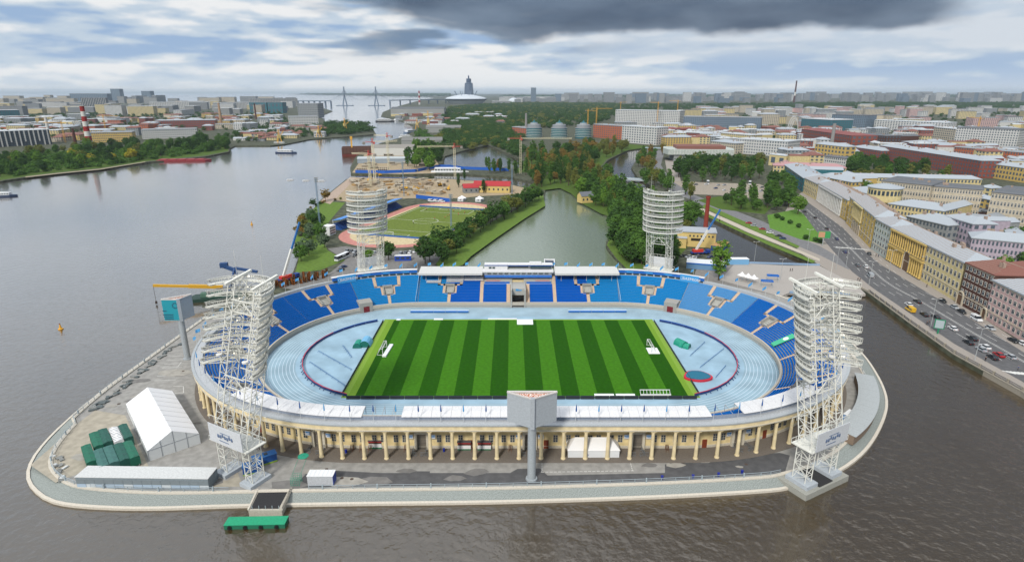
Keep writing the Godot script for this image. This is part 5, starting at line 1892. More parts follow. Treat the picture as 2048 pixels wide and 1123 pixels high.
# a standing or walking figure as one closed surface: tapered limbs blended on a grid
func figure_mesh(stride: float) -> Array:
	var bones := [[Vector3(0, 1.0, 0), Vector3(0, 1.38, 0), 0.16, 0.17], [Vector3(-0.12, 1.36, 0), Vector3(0.12, 1.36, 0), 0.11, 0.11], [Vector3(0, 1.4, 0), Vector3(0, 1.54, 0), 0.06, 0.06], [Vector3(0, 1.6, 0.01), Vector3(0, 1.68, 0.0), 0.095, 0.1], [Vector3(0, 1.6, 0.1), Vector3(0, 1.57, 0.12), 0.02, 0.02]]
	for s in [-1.0, 1.0]:
		bones.append([Vector3(s * 0.09, 0.95, 0), Vector3(s * 0.1, 0.5, s * stride * 0.5 + 0.02), 0.1, 0.07])
		bones.append([Vector3(s * 0.1, 0.5, s * stride * 0.5 + 0.02), Vector3(s * 0.1, 0.08, s * stride - 0.02), 0.07, 0.05])
		bones.append([Vector3(s * 0.1, 0.05, s * stride - 0.03), Vector3(s * 0.11, 0.04, s * stride + 0.14), 0.05, 0.04])
		bones.append([Vector3(s * 0.2, 1.36, 0), Vector3(s * 0.26, 1.08, -s * stride * 0.3), 0.06, 0.05])
		bones.append([Vector3(s * 0.26, 1.08, -s * stride * 0.3), Vector3(s * 0.25, 0.84, -s * stride * 0.6 + 0.06), 0.048, 0.04])
		bones.append([Vector3(s * 0.25, 0.82, -s * stride * 0.6 + 0.06), Vector3(s * 0.24, 0.74, -s * stride * 0.6 + 0.09), 0.04, 0.03])
	var g := 0.035
	var nx := 20
	var ny := 53
	var nz := 26
	var o := Vector3(-nx * g * 0.5, -0.03, -nz * g * 0.5)
	var f := PackedFloat32Array()
	f.resize((nx + 1) * (ny + 1) * (nz + 1))
	var id := func(x: int, y: int, z: int) -> int: return (x * (ny + 1) + y) * (nz + 1) + z
	for x in nx + 1:
		for y in ny + 1:
			for z in nz + 1:
				var p := o + Vector3(x, y, z) * g
				var d := 9.0
				for b in bones:
					var ab: Vector3 = b[1] - b[0]
					var t := clampf((p - b[0]).dot(ab) / maxf(ab.length_squared(), 1e-6), 0.0, 1.0)
					var e: float = p.distance_to(b[0] + ab * t) - lerpf(b[2], b[3], t)
					var h := clampf(0.5 + 0.5 * (d - e) / 0.04, 0.0, 1.0)
					d = lerpf(d, e, h) - 0.04 * h * (1.0 - h)
				f[id.call(x, y, z)] = d
	var vid := {}
	var pts := PackedVector3Array()
	for x in nx:
		for y in ny:
			for z in nz:
				var sum := Vector3.ZERO
				var c := 0
				for e in [[0, 0, 0, 1, 0, 0], [0, 0, 0, 0, 1, 0], [0, 0, 0, 0, 0, 1], [1, 0, 0, 1, 1, 0], [1, 0, 0, 1, 0, 1], [0, 1, 0, 1, 1, 0], [0, 1, 0, 0, 1, 1], [0, 0, 1, 1, 0, 1], [0, 0, 1, 0, 1, 1], [1, 1, 0, 1, 1, 1], [1, 0, 1, 1, 1, 1], [0, 1, 1, 1, 1, 1]]:
					var a: float = f[id.call(x + e[0], y + e[1], z + e[2])]
					var b: float = f[id.call(x + e[3], y + e[4], z + e[5])]
					if (a < 0) != (b < 0):
						sum += Vector3(x + e[0], y + e[1], z + e[2]).lerp(Vector3(x + e[3], y + e[4], z + e[5]), a / (a - b))
						c += 1
				if c:
					vid[id.call(x, y, z)] = pts.size()
					pts.append(o + sum / c * g)
	var meshes := [M.new(), M.new(), M.new()]
	var put := func(a: Vector3, b: Vector3, c: Vector3, d: Vector3, flip: bool) -> void:
		var y := (a.y + c.y) * 0.5
		var k := 0 if y > 0.98 and y < 1.46 and not (absf(a.x) > 0.2 and y < 0.86) else (1 if y < 0.98 and absf(a.x) < 0.21 else 2)
		if flip: meshes[k].quad(a, d, c, b)
		else: meshes[k].quad(a, b, c, d)
	for x in range(1, nx):
		for y in range(1, ny):
			for z in range(1, nz):
				var a: float = f[id.call(x, y, z)]
				for ax in 3:
					var e: Array = [[1, 0, 0], [0, 1, 0], [0, 0, 1]][ax]
					var b: float = f[id.call(x + e[0], y + e[1], z + e[2])]
					if (a < 0) == (b < 0): continue
					var q: Array = [[[0, 0, 0], [0, -1, 0], [0, -1, -1], [0, 0, -1]], [[0, 0, 0], [0, 0, -1], [-1, 0, -1], [-1, 0, 0]], [[0, 0, 0], [-1, 0, 0], [-1, -1, 0], [0, -1, 0]]][ax]
					var w := []
					for k in q:
						var i: int = id.call(x + k[0], y + k[1], z + k[2])
						if vid.has(i): w.append(pts[vid[i]])
					if w.size() == 4: put.call(w[0], w[1], w[2], w[3], a >= 0)
	var am := ArrayMesh.new()
	for k in 3:
		var arr := []
		arr.resize(Mesh.ARRAY_MAX)
		arr[Mesh.ARRAY_VERTEX] = meshes[k].v
		arr[Mesh.ARRAY_NORMAL] = meshes[k].n
		am.add_surface_from_arrays(Mesh.PRIMITIVE_TRIANGLES, arr)
	return [am]

var walk_mesh: ArrayMesh
var stand_mesh: ArrayMesh

func person(label: String, at: Vector3, ry: float, top: Material, legs: Material, walking: bool, grp := "people walking") -> void:
	if walk_mesh == null:
		walk_mesh = figure_mesh(0.2)[0]
		stand_mesh = figure_mesh(0.02)[0]
	var o := MeshInstance3D.new()
	o.name = numbered("person")
	o.mesh = walk_mesh if walking else stand_mesh
	add_child(o)
	o.position = at
	o.rotation.y = ry
	o.set_surface_override_material(0, top)
	o.set_surface_override_material(1, legs)
	o.set_surface_override_material(2, mt("skin", 206, 160, 132, 0.7))
	tag(o, label, "person", grp)
	var h := M.new()
	h.lathe(Vector3(0, 1.66, -0.015), [[0.112, -0.02], [0.118, 0.04], [0.09, 0.1], [0.01, 0.13]], 10)
	part(o, "hair", h, mt("hair", 70, 52, 38, 0.8))

func lamp_post(label: String, at: Vector3, h: float, ry: float, grp: String, arms := 2) -> void:
	var t := thing("street_lamp", label, "street lamp", at, ry, grp)
	var m := M.new()
	m.tube(Vector3.ZERO, Vector3(0, h, 0), 0.13, 0.07, 8)
	part(t, "pole", m, mt("lamp pole", 176, 180, 182, 0.5))
	for i in arms:
		var s := 1.0 if i == 0 else -1.0
		m = M.new()
		m.bar(Vector3(0, h - 0.1, 0), Vector3(s * 1.3, h + 0.2, 0), 0.09)
		m.box(Vector3(s * 1.5, h + 0.2, 0), Vector3(0.9, 0.14, 0.34))
		part(t, "lamp_head", m, mt("lamp head", 214, 216, 214, 0.4))

# ================================================================ training ground, park, building site
func tower_crane(label: String, at: Vector3, h: float, jib: float, back: float, ry: float, col: Material, top: Material) -> void:
	var t := thing("tower_crane", label, "tower crane", at, ry, "tower cranes")
	var m := M.new()
	lattice(m, [Vector3.ZERO, Vector3(0, h, 0)], 2.0, 2.0, 3.0, 0.16, 0.1)
	part(t, "mast", m, col)
	m = M.new()
	lattice(m, [Vector3(0, h, 0), Vector3(0, h + 5, 0)], 1.2, 1.2, 2.0, 0.12, 0.08)
	m.box(Vector3(1.2, h + 0.6, 1.3), Vector3(1.6, 2.0, 1.5))
	part(t, "cab", m, top)
	m = M.new()
	for y in [h + 1.2, h + 2.4]:
		m.bar(Vector3(0, y, -0.6), Vector3(jib, y, -0.6), 0.2)
		m.bar(Vector3(0, y, 0.6), Vector3(jib, y, 0.6), 0.2)
	var k := int(jib / 2.0)
	for i in k:
		var x := jib * i / k
		var x2 := jib * (i + 1) / k
		for z in [-0.6, 0.6]: m.bar(Vector3(x, h + 1.2, z), Vector3(x2, h + 2.4, z), 0.12)
	m.bar(Vector3(0, h + 5, 0), Vector3(jib * 0.7, h + 2.4, 0), 0.08)
	part(t, "jib", m, col)
	m = M.new()
	m.bar(Vector3(0, h + 1.6, 0), Vector3(-back, h + 1.6, 0), 1.2, 0.5)
	m.bar(Vector3(0, h + 5, 0), Vector3(-back, h + 1.8, 0), 0.08)
	part(t, "counter_jib", m, top)
	m = M.new()
	m.box(Vector3(-back + 1.2, h + 0.6, 0), Vector3(2.6, 2.6, 1.6))
	part(t, "counterweight", m, mt("ballast", 150, 148, 142, 0.9))

func build_middle() -> void:
	make_tree_kinds()
	make_vehicles()
	# surfaces
	var grass := mt("grass", 110, 138, 62, 0.95, 2)
	var tarmac := mt("tarmac", 142, 140, 138, 0.95, 2)
	var dirt := mt("site dirt", 186, 168, 140, 0.95, 2)
	flat("grass_bank", pts([28.54, -550.9, 27.73, -492.4, 10.49, -442.8, -10.31, -376.9, -23.52, -332.5, -26.92, -313.8, -38.07, -304.2, -48.06, -340.4, -38.12, -358.4, -22.2, -408.2, 2.39, -472.6, 20.48, -531.7]), 0.02, grass)
	flat("grass_bank", pts([73.6, -430.1, 64.78, -385.4, 58.41, -358.4, 59.12, -329.3, 62.05, -296.9, 71.36, -296.9, 79.19, -346.2, 74.31, -385.4, 79.32, -433.7]), 0.02, grass)
	flat("park_ground", pts([46.94, -586.9, 55.05, -553.7, 58.24, -506.5, 68.84, -458.3, 79.32, -433.7, 84.52, -371.4, 80.89, -304.2, 123.6, -385.4, 113.7, -490.1, 103.6, -580.6, 103.6, -658, 106.6, -742.7, 132.8, -851.2, 87.31, -779.4, 44.27, -704.6, 18.17, -606.6, 30.66, -574.4]), 0.016, mt("park grass", 88, 112, 48, 0.95, 2))
	flat("park_ground", pts([187.1, -986.5, 241.9, -1051, 212.1, -1103, 101.6, -986.5, 17.91, -838.4, 3.5, -704.6, 44.27, -704.6, 132.8, -851.2]), 0.018, mt("park grass", 88, 112, 48, 0.95, 2))
	flat("shore_grass", pts([-124.3, -340.4, -139.5, -374.1, -149.9, -416.3, -165.5, -513.8, -142, -506.5, -133.7, -433.7, -126.3, -385.4, -109.9, -346.2, -93.53, -324, -101.5, -304.2, -113.1, -299.6]), 0.022, grass)
	flat("yard", pts([-110.9, -349.8, -102, -355.9, -78.1, -343.9, -42.87, -346.2, -37.51, -352.2, -43.35, -304.2, -83.77, -296.9, -100.8, -270.7, -111.7, -274.5, -94.89, -299.6, -93.53, -324]), 0.026, tarmac)
	training_ground()
	building_site()
	park_things()
	groves()
	river_things()

func training_ground() -> void:
	var A := G(-108.1, -392.7)
	var B := G(-48.61, -368.8)
	var Cc := G(-22.2, -470.5)
	var D := G(-73.35, -490.1)
	var o := (A + B + Cc + D) * 0.25
	var u := ((D + Cc) - (A + B)).normalized()
	var len := ((D + Cc) - (A + B)).length() * 0.5
	var w := Vector3(-u.z, 0, u.x) # towards the pond
	var wid := ((B - A) + (Cc - D)).length() * 0.5
	if ((B - A)).dot(w) < 0: w = -w
	var at := func(a: float, b: float, y := 0.0) -> Vector3: return o + u * a + w * b + Vector3.UP * y
	var oval := func(hl: float, r: float) -> Array:
		var p := []
		for i in 33:
			var t := -PI / 2 + PI * i / 32.0
			var q: Vector3 = at.call(hl + cos(t) * r, sin(t) * r)
			p.append(Vector2(q.x, q.z))
		for i in 33:
			var t := PI / 2 + PI * i / 32.0
			var q: Vector3 = at.call(-hl + cos(t) * r, sin(t) * r)
			p.append(Vector2(q.x, q.z))
		return p
	var hl := len * 0.5 - 10.0
	flat("training_track", oval.call(hl, wid * 0.5 + 9.0), 0.03, mt("track pink", 214, 150, 140, 0.95, 2))
	flat("training_sand", oval.call(hl, wid * 0.5 + 2.0), 0.036, mt("sand", 226, 208, 168, 0.95, 2))
	var q := []
	for c in [[-1, -1], [-1, 1], [1, 1], [1, -1]]:
		var p: Vector3 = at.call(c[0] * len * 0.5, c[1] * wid * 0.5)
		q.append(Vector2(p.x, p.z))
	flat("training_pitch", q, 0.042, mt("training turf", 118, 136, 62, 0.95, 2))
	var m := M.new()
	var ln := func(pts: Array, closed: bool) -> void:
		var l := []
		for c in pts:
			var p: Vector3 = at.call(c[0], c[1])
			l.append(Vector2(p.x, p.z))
		m.path(l, 0.3, 0.05, closed)
	var L := len * 0.5 - 3.0
	var W := wid * 0.5 - 2.5
	ln.call([[-L, -W], [-L, W], [L, W], [L, -W]], true)
	ln.call([[0, -W], [0, W]], false)
	var circ := []
	for i in 24: circ.append([cos(TAU * i / 24.0) * 9.15, sin(TAU * i / 24.0) * 9.15])
	ln.call(circ, true)
	for s in [-1, 1]:
		ln.call([[s * L, -20], [s * (L - 16), -20], [s * (L - 16), 20], [s * L, 20]], false)
		ln.call([[s * L, -9], [s * (L - 5), -9], [s * (L - 5), 9], [s * L, 9]], false)
	struct("pitch_lines", m, mt("line paint", 226, 226, 222, 0.8))
	var ry := atan2(-u.z, u.x)
	# goals
	for s in [-1, 1]:
		var g := thing("football_goal", "small white goal at the training pitch's %s end" % ("near" if s < 0 else "far"), "goal", at.call(s * (L - 0.5), -4.0 if s < 0 else 4.0), ry)
		m = M.new()
		for e in [-3.6, 3.6]:
			m.bar(Vector3(0, 0, e), Vector3(0, 2.4, e), 0.18)
			m.bar(Vector3(0, 2.4, e), Vector3(s * 2.0, 0, e), 0.1)
		m.bar(Vector3(0, 2.4, -3.6), Vector3(0, 2.4, 3.6), 0.18)
		m.bar(Vector3(s * 2.0, 0.05, -3.6), Vector3(s * 2.0, 0.05, 3.6), 0.1)
		part(g, "frame", m, mt("goal white", 245, 245, 245, 0.4))
		m = M.new()
		for i in 13: m.bar(Vector3(0, 2.38, -3.6 + i * 0.6), Vector3(s * 1.98, 0.05, -3.6 + i * 0.6), 0.04)
		part(g, "net", m, mt("net white", 225, 228, 228, 0.8), Vector3.ZERO, 0, "stuff")
	# blue boards at both ends and on the pond side
	var bl := mt("board blue", 34, 96, 178, 0.6)
	for s in [-1, 1]:
		for i in 11:
			m = M.new()
			m.box(Vector3(0, 0.55, 0), Vector3(0.15, 1.1, wid / 11.0 - 0.1))
			m.bar(Vector3(s * 0.8, 0, 0), Vector3(0, 0.9, 0), 0.1)
			solo("board", m, bl, "blue board in the row at the training pitch's %s end" % ("near" if s < 0 else "far"), "advert board", "blue boards round the training pitch", at.call(s * len * 0.5, -wid * 0.5 + (i + 0.5) * wid / 11.0), ry)
	for i in 8:
		m = M.new()
		m.box(Vector3(0, 0.55, 0), Vector3(5.8, 1.1, 0.15))
		m.box(Vector3(0, 0.2, -0.4), Vector3(5.6, 0.1, 0.8))
		solo("board", m, bl, "blue board in the row on the training pitch's pond side", "advert board", "blue boards round the training pitch", at.call(-len * 0.32 + i * 6.0, wid * 0.5 + 1.5), ry)
	# grandstand with blue roof on the river side
	var gs := thing("training_stand", "small grandstand with a sloping blue roof beside the training pitch", "grandstand", at.call(0.0, -wid * 0.5 - 15.0), ry)
	var sl := len * 0.86
	m = M.new()
	for i in 6: m.box(Vector3(0, 0.4 + i * 0.35, 2.6 - i * 1.0), Vector3(sl, 0.8 + i * 0.7, 1.0))
	part(gs, "terrace", m, mt("stand terrace blue", 30, 84, 160, 0.7, 1))
	m = M.new()
	for i in 11: m.bar(Vector3(-sl / 2 + i * sl / 10.0, 0, -3.2), Vector3(-sl / 2 + i * sl / 10.0, 6.6, -3.2), 0.3)
	part(gs, "post", m, mt("stand white", 220, 224, 226, 0.6), Vector3.ZERO, 0, "stuff")
	for i in 10:
		m = M.new()
		m.obox(Transform3D(Basis(Vector3.RIGHT, -0.16), Vector3(-sl / 2 + (i + 0.5) * sl / 10.0, 7.0, 0)), Vector3(sl / 10.0 - 0.05, 0.22, 8.0))
		part(gs, "roof_panel", m, mt("stand roof blue", 62, 138, 218, 0.5))
	var cb := cabin("judges_cabin", "white cabin with stripes beside the training grandstand's near end", "cabin", at.call(-len * 0.5 - 6.0, -wid * 0.5 - 13.0), ry, Vector3(7, 6, 6), mt("booth white", 226, 228, 230, 0.7), mt("booth roof", 236, 238, 240, 0.7))
	m = M.new()
	for i in 3: m.box(Vector3(0, 1.4 + i * 1.6, 3.03), Vector3(6, 0.8, 0.08))
	part(cb, "window", m, glass())
	# masts
	var ms := [[G(-129.1, -395.7), 36.0, "tall blue-grey light mast on the river bank left of the training ground"], [G(-40.21, -389.7), 26.0, "light mast on the training ground's pond side nearest the stadium"], [G(0, -534.4), 28.0, "light mast at the training ground's far right corner"], [G(-97.53, -539.8), 30.0, "light mast behind the training grandstand's far end"]]
	for e in ms:
		var t := thing("light_mast", e[2], "light mast", e[0], ry, "light masts of the training ground")
		m = M.new()
		lattice(m, [Vector3.ZERO, Vector3(0, e[1], 0)], 0.8, 0.8, 2.5, 0.08, 0.05)
		part(t, "mast", m, mt("mast blue", 136, 162, 184, 0.5))
		m = M.new()
		for i in 3:
			for j in 3: m.box(Vector3(0.4, e[1] - i * 1.2, -1.0 + j), Vector3(0.5, 0.7, 0.7))
		part(t, "lamp", m, mt("lamp housing", 150, 150, 142, 0.4, 0, 0.4), Vector3.ZERO, 0, "stuff")
	# tents, wall, ambulances at the far end
	for e in [[G(-43.29, -516.3), 9.0, "white pagoda tent behind the training pitch's far end, left of two"], [G(-28.01, -513.8), 9.0, "white pagoda tent behind the training pitch's far end, right of two"]]:
		var t := thing("pagoda_tent", e[2], "tent", e[0], ry, "white tents at the training ground")
		m = M.new()
		m.box(Vector3(0, 1.2, 0), Vector3(8, 2.4, 5))
		part(t, "side_wall", m, mt("tent wall", 222, 226, 228, 0.6))
		m = M.new()
		m.lathe(Vector3(0, 2.4, 0), [[6.2, 0.0], [3.4, 0.9], [1.0, 1.8], [0.05, 2.3]], 4, 1.0, 0.65)
		part(t, "roof", m, mt("tent white", 246, 246, 248, 0.6))
	for i in 3:
		car("van", "ambulance", "white ambulance at the training track's far bend, %s of three" % ["left", "middle", "right"][i], [G(-69.49, -511.4), G(-64.63, -510.1), G(-59.78, -508.9)][i], ry + PI / 2, "white", "ambulances at the training ground")
	m = M.new()
	var a0 := G(-85.07, -529.1)
	var a1 := G(-52.95, -508.9)
	m.box(Vector3(0, 1.6, 0), Vector3(a0.distance_to(a1), 3.2, 0.3))
	solo("site_fence", m, mt("site fence blue", 28, 98, 196, 0.6), "blue sheet wall behind the ambulances", "fence", "", (a0 + a1) * 0.5, between(a0, a1))
	# players training
	var r := RandomNumberGenerator.new()
	r.seed = 21
	for i in 12:
		person("player in an orange bib on the training pitch's far half", at.call(r.randf_range(4, L - 6), r.randf_range(-W + 8, W - 6)), r.randf() * TAU, mt("bib orange", 236, 120, 84, 0.8), mt("shorts dark", 50, 56, 70, 0.8), i % 2 == 0, "players on the training pitch")
	person("person in dark clothes standing alone in the training pitch's near half", at.call(-12, -4), 1.0, mt("coat dark", 40, 44, 56, 0.9), mt("trousers dark", 44, 44, 48, 0.9), false)
	# yard vehicles
	car("bus", "coach", "white coach parked beside the stadium's left yard", G(-95.78, -326.1), 1.25, "white", "")
	var yd := [[G(-97.32, -342.7), "grey", "grey car left of the row parked below the training bend"], [G(-94.66, -341.5), "black", "black car, second in the row below the training bend"], [G(-92.32, -340.4), "silver", "silver car, third in the row below the training bend"], [G(-90.07, -332.5), "black", "black car parked in front of the row below the training bend"], [G(-83.3, -338.1), "red", "red car between the far left tower's legs"], [G(-80.39, -338.1), "white", "white car between the far left tower's legs"], [G(-64.75, -337), "silver", "silver car right of the round tree behind the rim"], [G(-62.04, -338.1), "grey", "grey car right of the round tree behind the rim"], [G(-59.6, -339.2), "white", "white car right of the round tree behind the rim"], [G(-90.42, -303.3), "black", "dark car on the yard nearest the far left rim"], [G(-90.62, -309), "blue", "blue car on the yard close to the rim"], [G(-56.27, -340.4), "white", "rightmost white car in the yard by the trees"]]
	for i in yd.size(): car("car", "parked_car", yd[i][2], yd[i][0], (1.4 if i < 9 else 0.8), yd[i][1], "cars in the left yard")
	var bc := cabin("blue_kiosk", "long blue kiosk in the yard behind the far rim", "kiosk", G(-61.05, -324), 0.1, Vector3(9, 2.8, 3), mt("kiosk blue body", 24, 72, 180, 0.6), mt("kiosk white roof", 230, 232, 234, 0.7))
	m = M.new()
	for i in 3: m.box(Vector3(-2.8 + i * 2.8, 1.6, 1.53), Vector3(1.8, 1.1, 0.08))
	part(bc, "window", m, glass())

func building_site() -> void:
	var dirt := mt("site dirt", 186, 168, 140, 0.95, 2)
	flat("site_ground", pts([-164.9, -526.5, -177.7, -666, -121.5, -654.1, -66.87, -650.2, -44.53, -638.7, -2.03, -610, 17.42, -580.6, 7.37, -550.9, -28.9, -539.8, -46.08, -529.1, -81.52, -529.1, -103.2, -526.5, -138.4, -508.9]), 0.02, dirt)
	flat("site_ground", pts([-186.4, -704.6, -233.1, -986.5, -107.7, -851.2, -90.6, -763.2, -89.16, -700.1, -128.1, -691.3]), 0.02, dirt)
	flat("quay", pts([-165.5, -513.8, -178.8, -666, -170.2, -658, -152.7, -499.4]), 0.028, mt("quay boards", 196, 176, 160, 0.95, 2))
	var cream := mt("crane cream", 228, 220, 190, 0.6)
	var red := mt("crane red", 200, 80, 70, 0.6)
	var yel := mt("crane yellow", 232, 176, 60, 0.6)
	tower_crane("cream tower crane with its jib pointing left over the site's middle", G(-62.55, -662), 32, 40, 9, PI + 0.15, cream, red)
	tower_crane("cream tower crane with its long jib over the park trees", G(9.78, -695.7), 38, 58, 15, -0.05, cream, red)
	tower_crane("cream tower crane behind the far left floodlights", G(-141.3, -620.5), 40, 26, 10, 0.5, cream, red)
	tower_crane("slim cream tower crane beside the riverside halls", G(-144.2, -709.2), 40, 20, 8, 2.6, cream, red)
	tower_crane("slim cream tower crane nearest the quay", G(-141.3, -599.9), 30, 18, 8, 2.9, cream, red)
	# low concrete frames, stacks, machines
	var r := RandomNumberGenerator.new()
	r.seed = 33
	var grey := mt("raw concrete", 196, 186, 168, 0.95, 1)
	var wood := mt("formwork", 196, 160, 110, 0.9, 1)
	for p in scatter(v2(pts([-170.2, -658, -120.1, -646.3, -71.44, -642.5, -61.69, -550.9, -101.1, -539.8, -142, -559.5, -168, -624.1])), 95, 4.2, r):
		var m := M.new()
		var s := Vector3(r.randf_range(3, 11), r.randf_range(0.6, 2.6), r.randf_range(2, 5))
		var k := r.randi() % 4
		if k == 0:
			for i in 5: m.box(Vector3(-s.x / 2 + i * s.x / 4, s.y, 0), Vector3(0.35, s.y * 2, 0.35))
			m.box(Vector3(0, s.y * 2, 0), Vector3(s.x + 0.6, 0.3, s.z))
		elif k == 1:
			for i in 4: m.box(Vector3(0, 0.15 + i * 0.35, r.randf_range(-0.2, 0.2)), Vector3(s.x, 0.28, s.z * 0.6))
		else:
			m.prism(v2([Vector2(-s.x / 2, -s.z / 2), Vector2(s.x / 2, -s.z / 3), Vector2(s.x / 2, s.z / 2), Vector2(-s.x / 3, s.z / 2)]), 0, s.y)
		solo(["concrete_frame", "timber_stack", "concrete_slab", "rubble_block"][k], m, [grey, wood, grey, mt("rubble", 166, 150, 130, 0.95, 1)][k], ["low concrete frame on posts on the sandy building site", "stack of timber formwork on the sandy building site", "cast concrete slab on the sandy building site", "heap of rubble on the sandy building site"][k], ["concrete frame", "timber stack", "slab", "rubble"][k], "building site materials", Vector3(p.x, 0.02, p.y), r.randf() * TAU)
	for p in scatter(v2(pts([-185.1, -727.9, -217.9, -937, -121.6, -851.2, -98.58, -727.9, -129.7, -700.1])), 44, 5.0, r):
		var m := M.new()
		var s := Vector3(r.randf_range(5, 14), r.randf_range(0.8, 3.0), r.randf_range(3, 7))
		for i in 6: m.box(Vector3(-s.x / 2 + i * s.x / 5, s.y * 0.5, 0), Vector3(0.4, s.y, s.z))
		m.box(Vector3(0, s.y + 0.15, 0), Vector3(s.x + 0.6, 0.3, s.z * 0.7))
		solo("concrete_frame", m, grey, "low concrete frame on the site beyond the blue fence", "concrete frame", "frames beyond the blue fence", Vector3(p.x, 0.02, p.y), r.randf_range(-0.3, 0.3))
	for i in 6:
		var t := thing("excavator", "yellow machine working on the building site, number %s from the river" % ["one", "two", "three", "four", "five", "six"][i], "excavator", [G(-150.8, -635), G(-102.6, -580.6), G(-90.54, -574.4), G(-71.9, -599.9), G(-147.4, -674.2), G(-60.84, -574.4)][i], r.randf() * TAU, "yellow site machines")
		var m := M.new()
		m.box(Vector3(0, 0.5, -0.9), Vector3(3.6, 0.9, 0.6)); m.box(Vector3(0, 0.5, 0.9), Vector3(3.6, 0.9, 0.6))
		part(t, "track", m, mt("track black", 50, 48, 46, 0.9))
		m = M.new()
		m.box(Vector3(-0.3, 1.6, 0), Vector3(3.2, 1.3, 2.2)); m.box(Vector3(0.8, 2.5, -0.5), Vector3(1.3, 1.6, 1.0))
		part(t, "cab", m, mt("machine yellow", 230, 176, 40, 0.5))
		m = M.new()
		m.bar(Vector3(1.2, 1.6, 0.4), Vector3(4.0, 4.4, 0.4), 0.5); m.bar(Vector3(4.0, 4.4, 0.4), Vector3(6.0, 1.4, 0.4), 0.4)
		part(t, "arm", m, mt("machine yellow", 230, 176, 40, 0.5))
		m = M.new()
		m.box(Vector3(6.1, 1.0, 0.4), Vector3(0.9, 0.9, 1.0))
		part(t, "bucket", m, mt("bucket", 90, 84, 76, 0.8))
	# blue fence panels on the inlet's bank
	var fb := mt("site fence blue", 28, 98, 196, 0.6)
	var line := [Vector3(-181.8, 0, -702.3), Vector3(-146.6, 0, -697.9), Vector3(-113.7, 0, -709.2), Vector3(-102.2, 0, -732.8), Vector3(-89.08, 0, -755.4), Vector3(-76.99, 0, -752.8), Vector3(-58.87, 0, -735.2), Vector3(-32.46, 0, -727.9), Vector3(-3.56, 0, -718.4)]
	var n := 0
	for i in line.size() - 1:
		var k := maxi(1, int(line[i].distance_to(line[i + 1]) / 14.0))
		for j in k:
			var a: Vector3 = line[i].lerp(line[i + 1], float(j) / k)
			var b: Vector3 = line[i].lerp(line[i + 1], float(j + 1) / k)
			var m := M.new()
			m.box(Vector3(0, 1.7, 0), Vector3(a.distance_to(b), 3.4, 0.2))
			for e in 4: m.box(Vector3(a.distance_to(b) * (e / 3.0 - 0.5), 1.8, 0.15), Vector3(0.2, 3.6, 0.2))
			solo("site_fence", m, fb, "blue sheet fence panel along the inlet below the halls", "fence", "blue fence along the inlet", (a + b) * 0.5, between(a, b))
	# yellow building with red roof, grey lean-to
	gable_house("clubhouse", "long yellow clubhouse with a red roof behind the training ground", G(-18.4, -565.3), -0.12, Vector3(34, 6.5, 13), mt("house yellow", 232, 206, 136, 0.9, 1), mt("roof red", 190, 70, 74, 0.8, 1), 3.5, 8)
	gable_house("shed_house", "small grey house with a red roof left of the yellow clubhouse", G(-38.97, -562.4), 0.2, Vector3(14, 5.0, 11), mt("house grey", 150, 152, 154, 0.9, 1), mt("roof red", 190, 70, 74, 0.8, 1), 3.0, 3)
	# riverside halls
	gable_house("river_hall", "long white hall with a grey roof on the river bank", G(-176.8, -914), 0.08, Vector3(62, 12, 30), mt("hall white", 226, 228, 226, 0.8, 1), mt("hall roof", 160, 156, 150, 0.9, 1), 3.0, 0)
	gable_house("river_hall", "low blue-grey shed before the white riverside hall", G(-168.8, -807.8), 0.05, Vector3(70, 6, 14), mt("hall blue grey", 166, 178, 190, 0.8, 1), mt("hall roof pale", 196, 204, 208, 0.8, 1), 2.0, 0)
	gable_house("river_hall", "grey shed roof beyond the white hall beside the shipyard", G(-157.9, -1081), 0.1, Vector3(70, 10, 40), mt("hall grey", 170, 172, 170, 0.8, 1), mt("hall roof grey", 140, 140, 138, 0.9, 1), 4.0, 0)
	gable_house("river_hall", "wide grey shipyard shed far down the right bank", G(-373.5, -2498), 0.02, Vector3(210, 26, 90), mt("hall grey", 170, 172, 170, 0.8, 1), mt("hall roof dark", 116, 120, 124, 0.9, 1), 6.0, 0)
	gable_house("river_hall", "grey hall with a pale roof among the right bank's trees", G(-158.4, -1438), 0.02, Vector3(80, 12, 40), mt("hall grey", 170, 172, 170, 0.8, 1), mt("hall roof grey", 140, 140, 138, 0.9, 1), 4.0, 0)

func gable_house(nm: String, label: String, at: Vector3, ry: float, s: Vector3, wall: Material, roof: Material, rh: float, wins: int, grp := "") -> Node3D:
	var t := thing(nm, label, "building", at, ry, grp)
	var m := M.new()
	m.box(Vector3(0, s.y / 2, 0), s)
	for e in [-1, 1]: m.tri(Vector3(e * s.x / 2, s.y, -s.z / 2), Vector3(e * s.x / 2, s.y, s.z / 2), Vector3(e * s.x / 2, s.y + rh, 0))
	part(t, "wall", m, wall)
	for e in [-1, 1]:
		m = M.new()
		var a := Vector3(-s.x / 2 - 0.5, s.y - 0.2, e * (s.z / 2 + 0.5))
		var b := Vector3(s.x / 2 + 0.5, s.y - 0.2, e * (s.z / 2 + 0.5))
		var c := Vector3(s.x / 2 + 0.5, s.y + rh + 0.15, 0)
		var d := Vector3(-s.x / 2 - 0.5, s.y + rh + 0.15, 0)
		if e > 0: m.quad(d, c, b, a)
		else: m.quad(c, d, a, b)
		part(t, "roof", m, roof)
	for i in wins:
		m = M.new()
		m.box(Vector3(-s.x / 2 + (i + 0.5) * s.x / wins, s.y * 0.5, s.z / 2 + 0.03), Vector3(1.4, 1.8, 0.12))
		part(t, "window", m, glass())
	return t

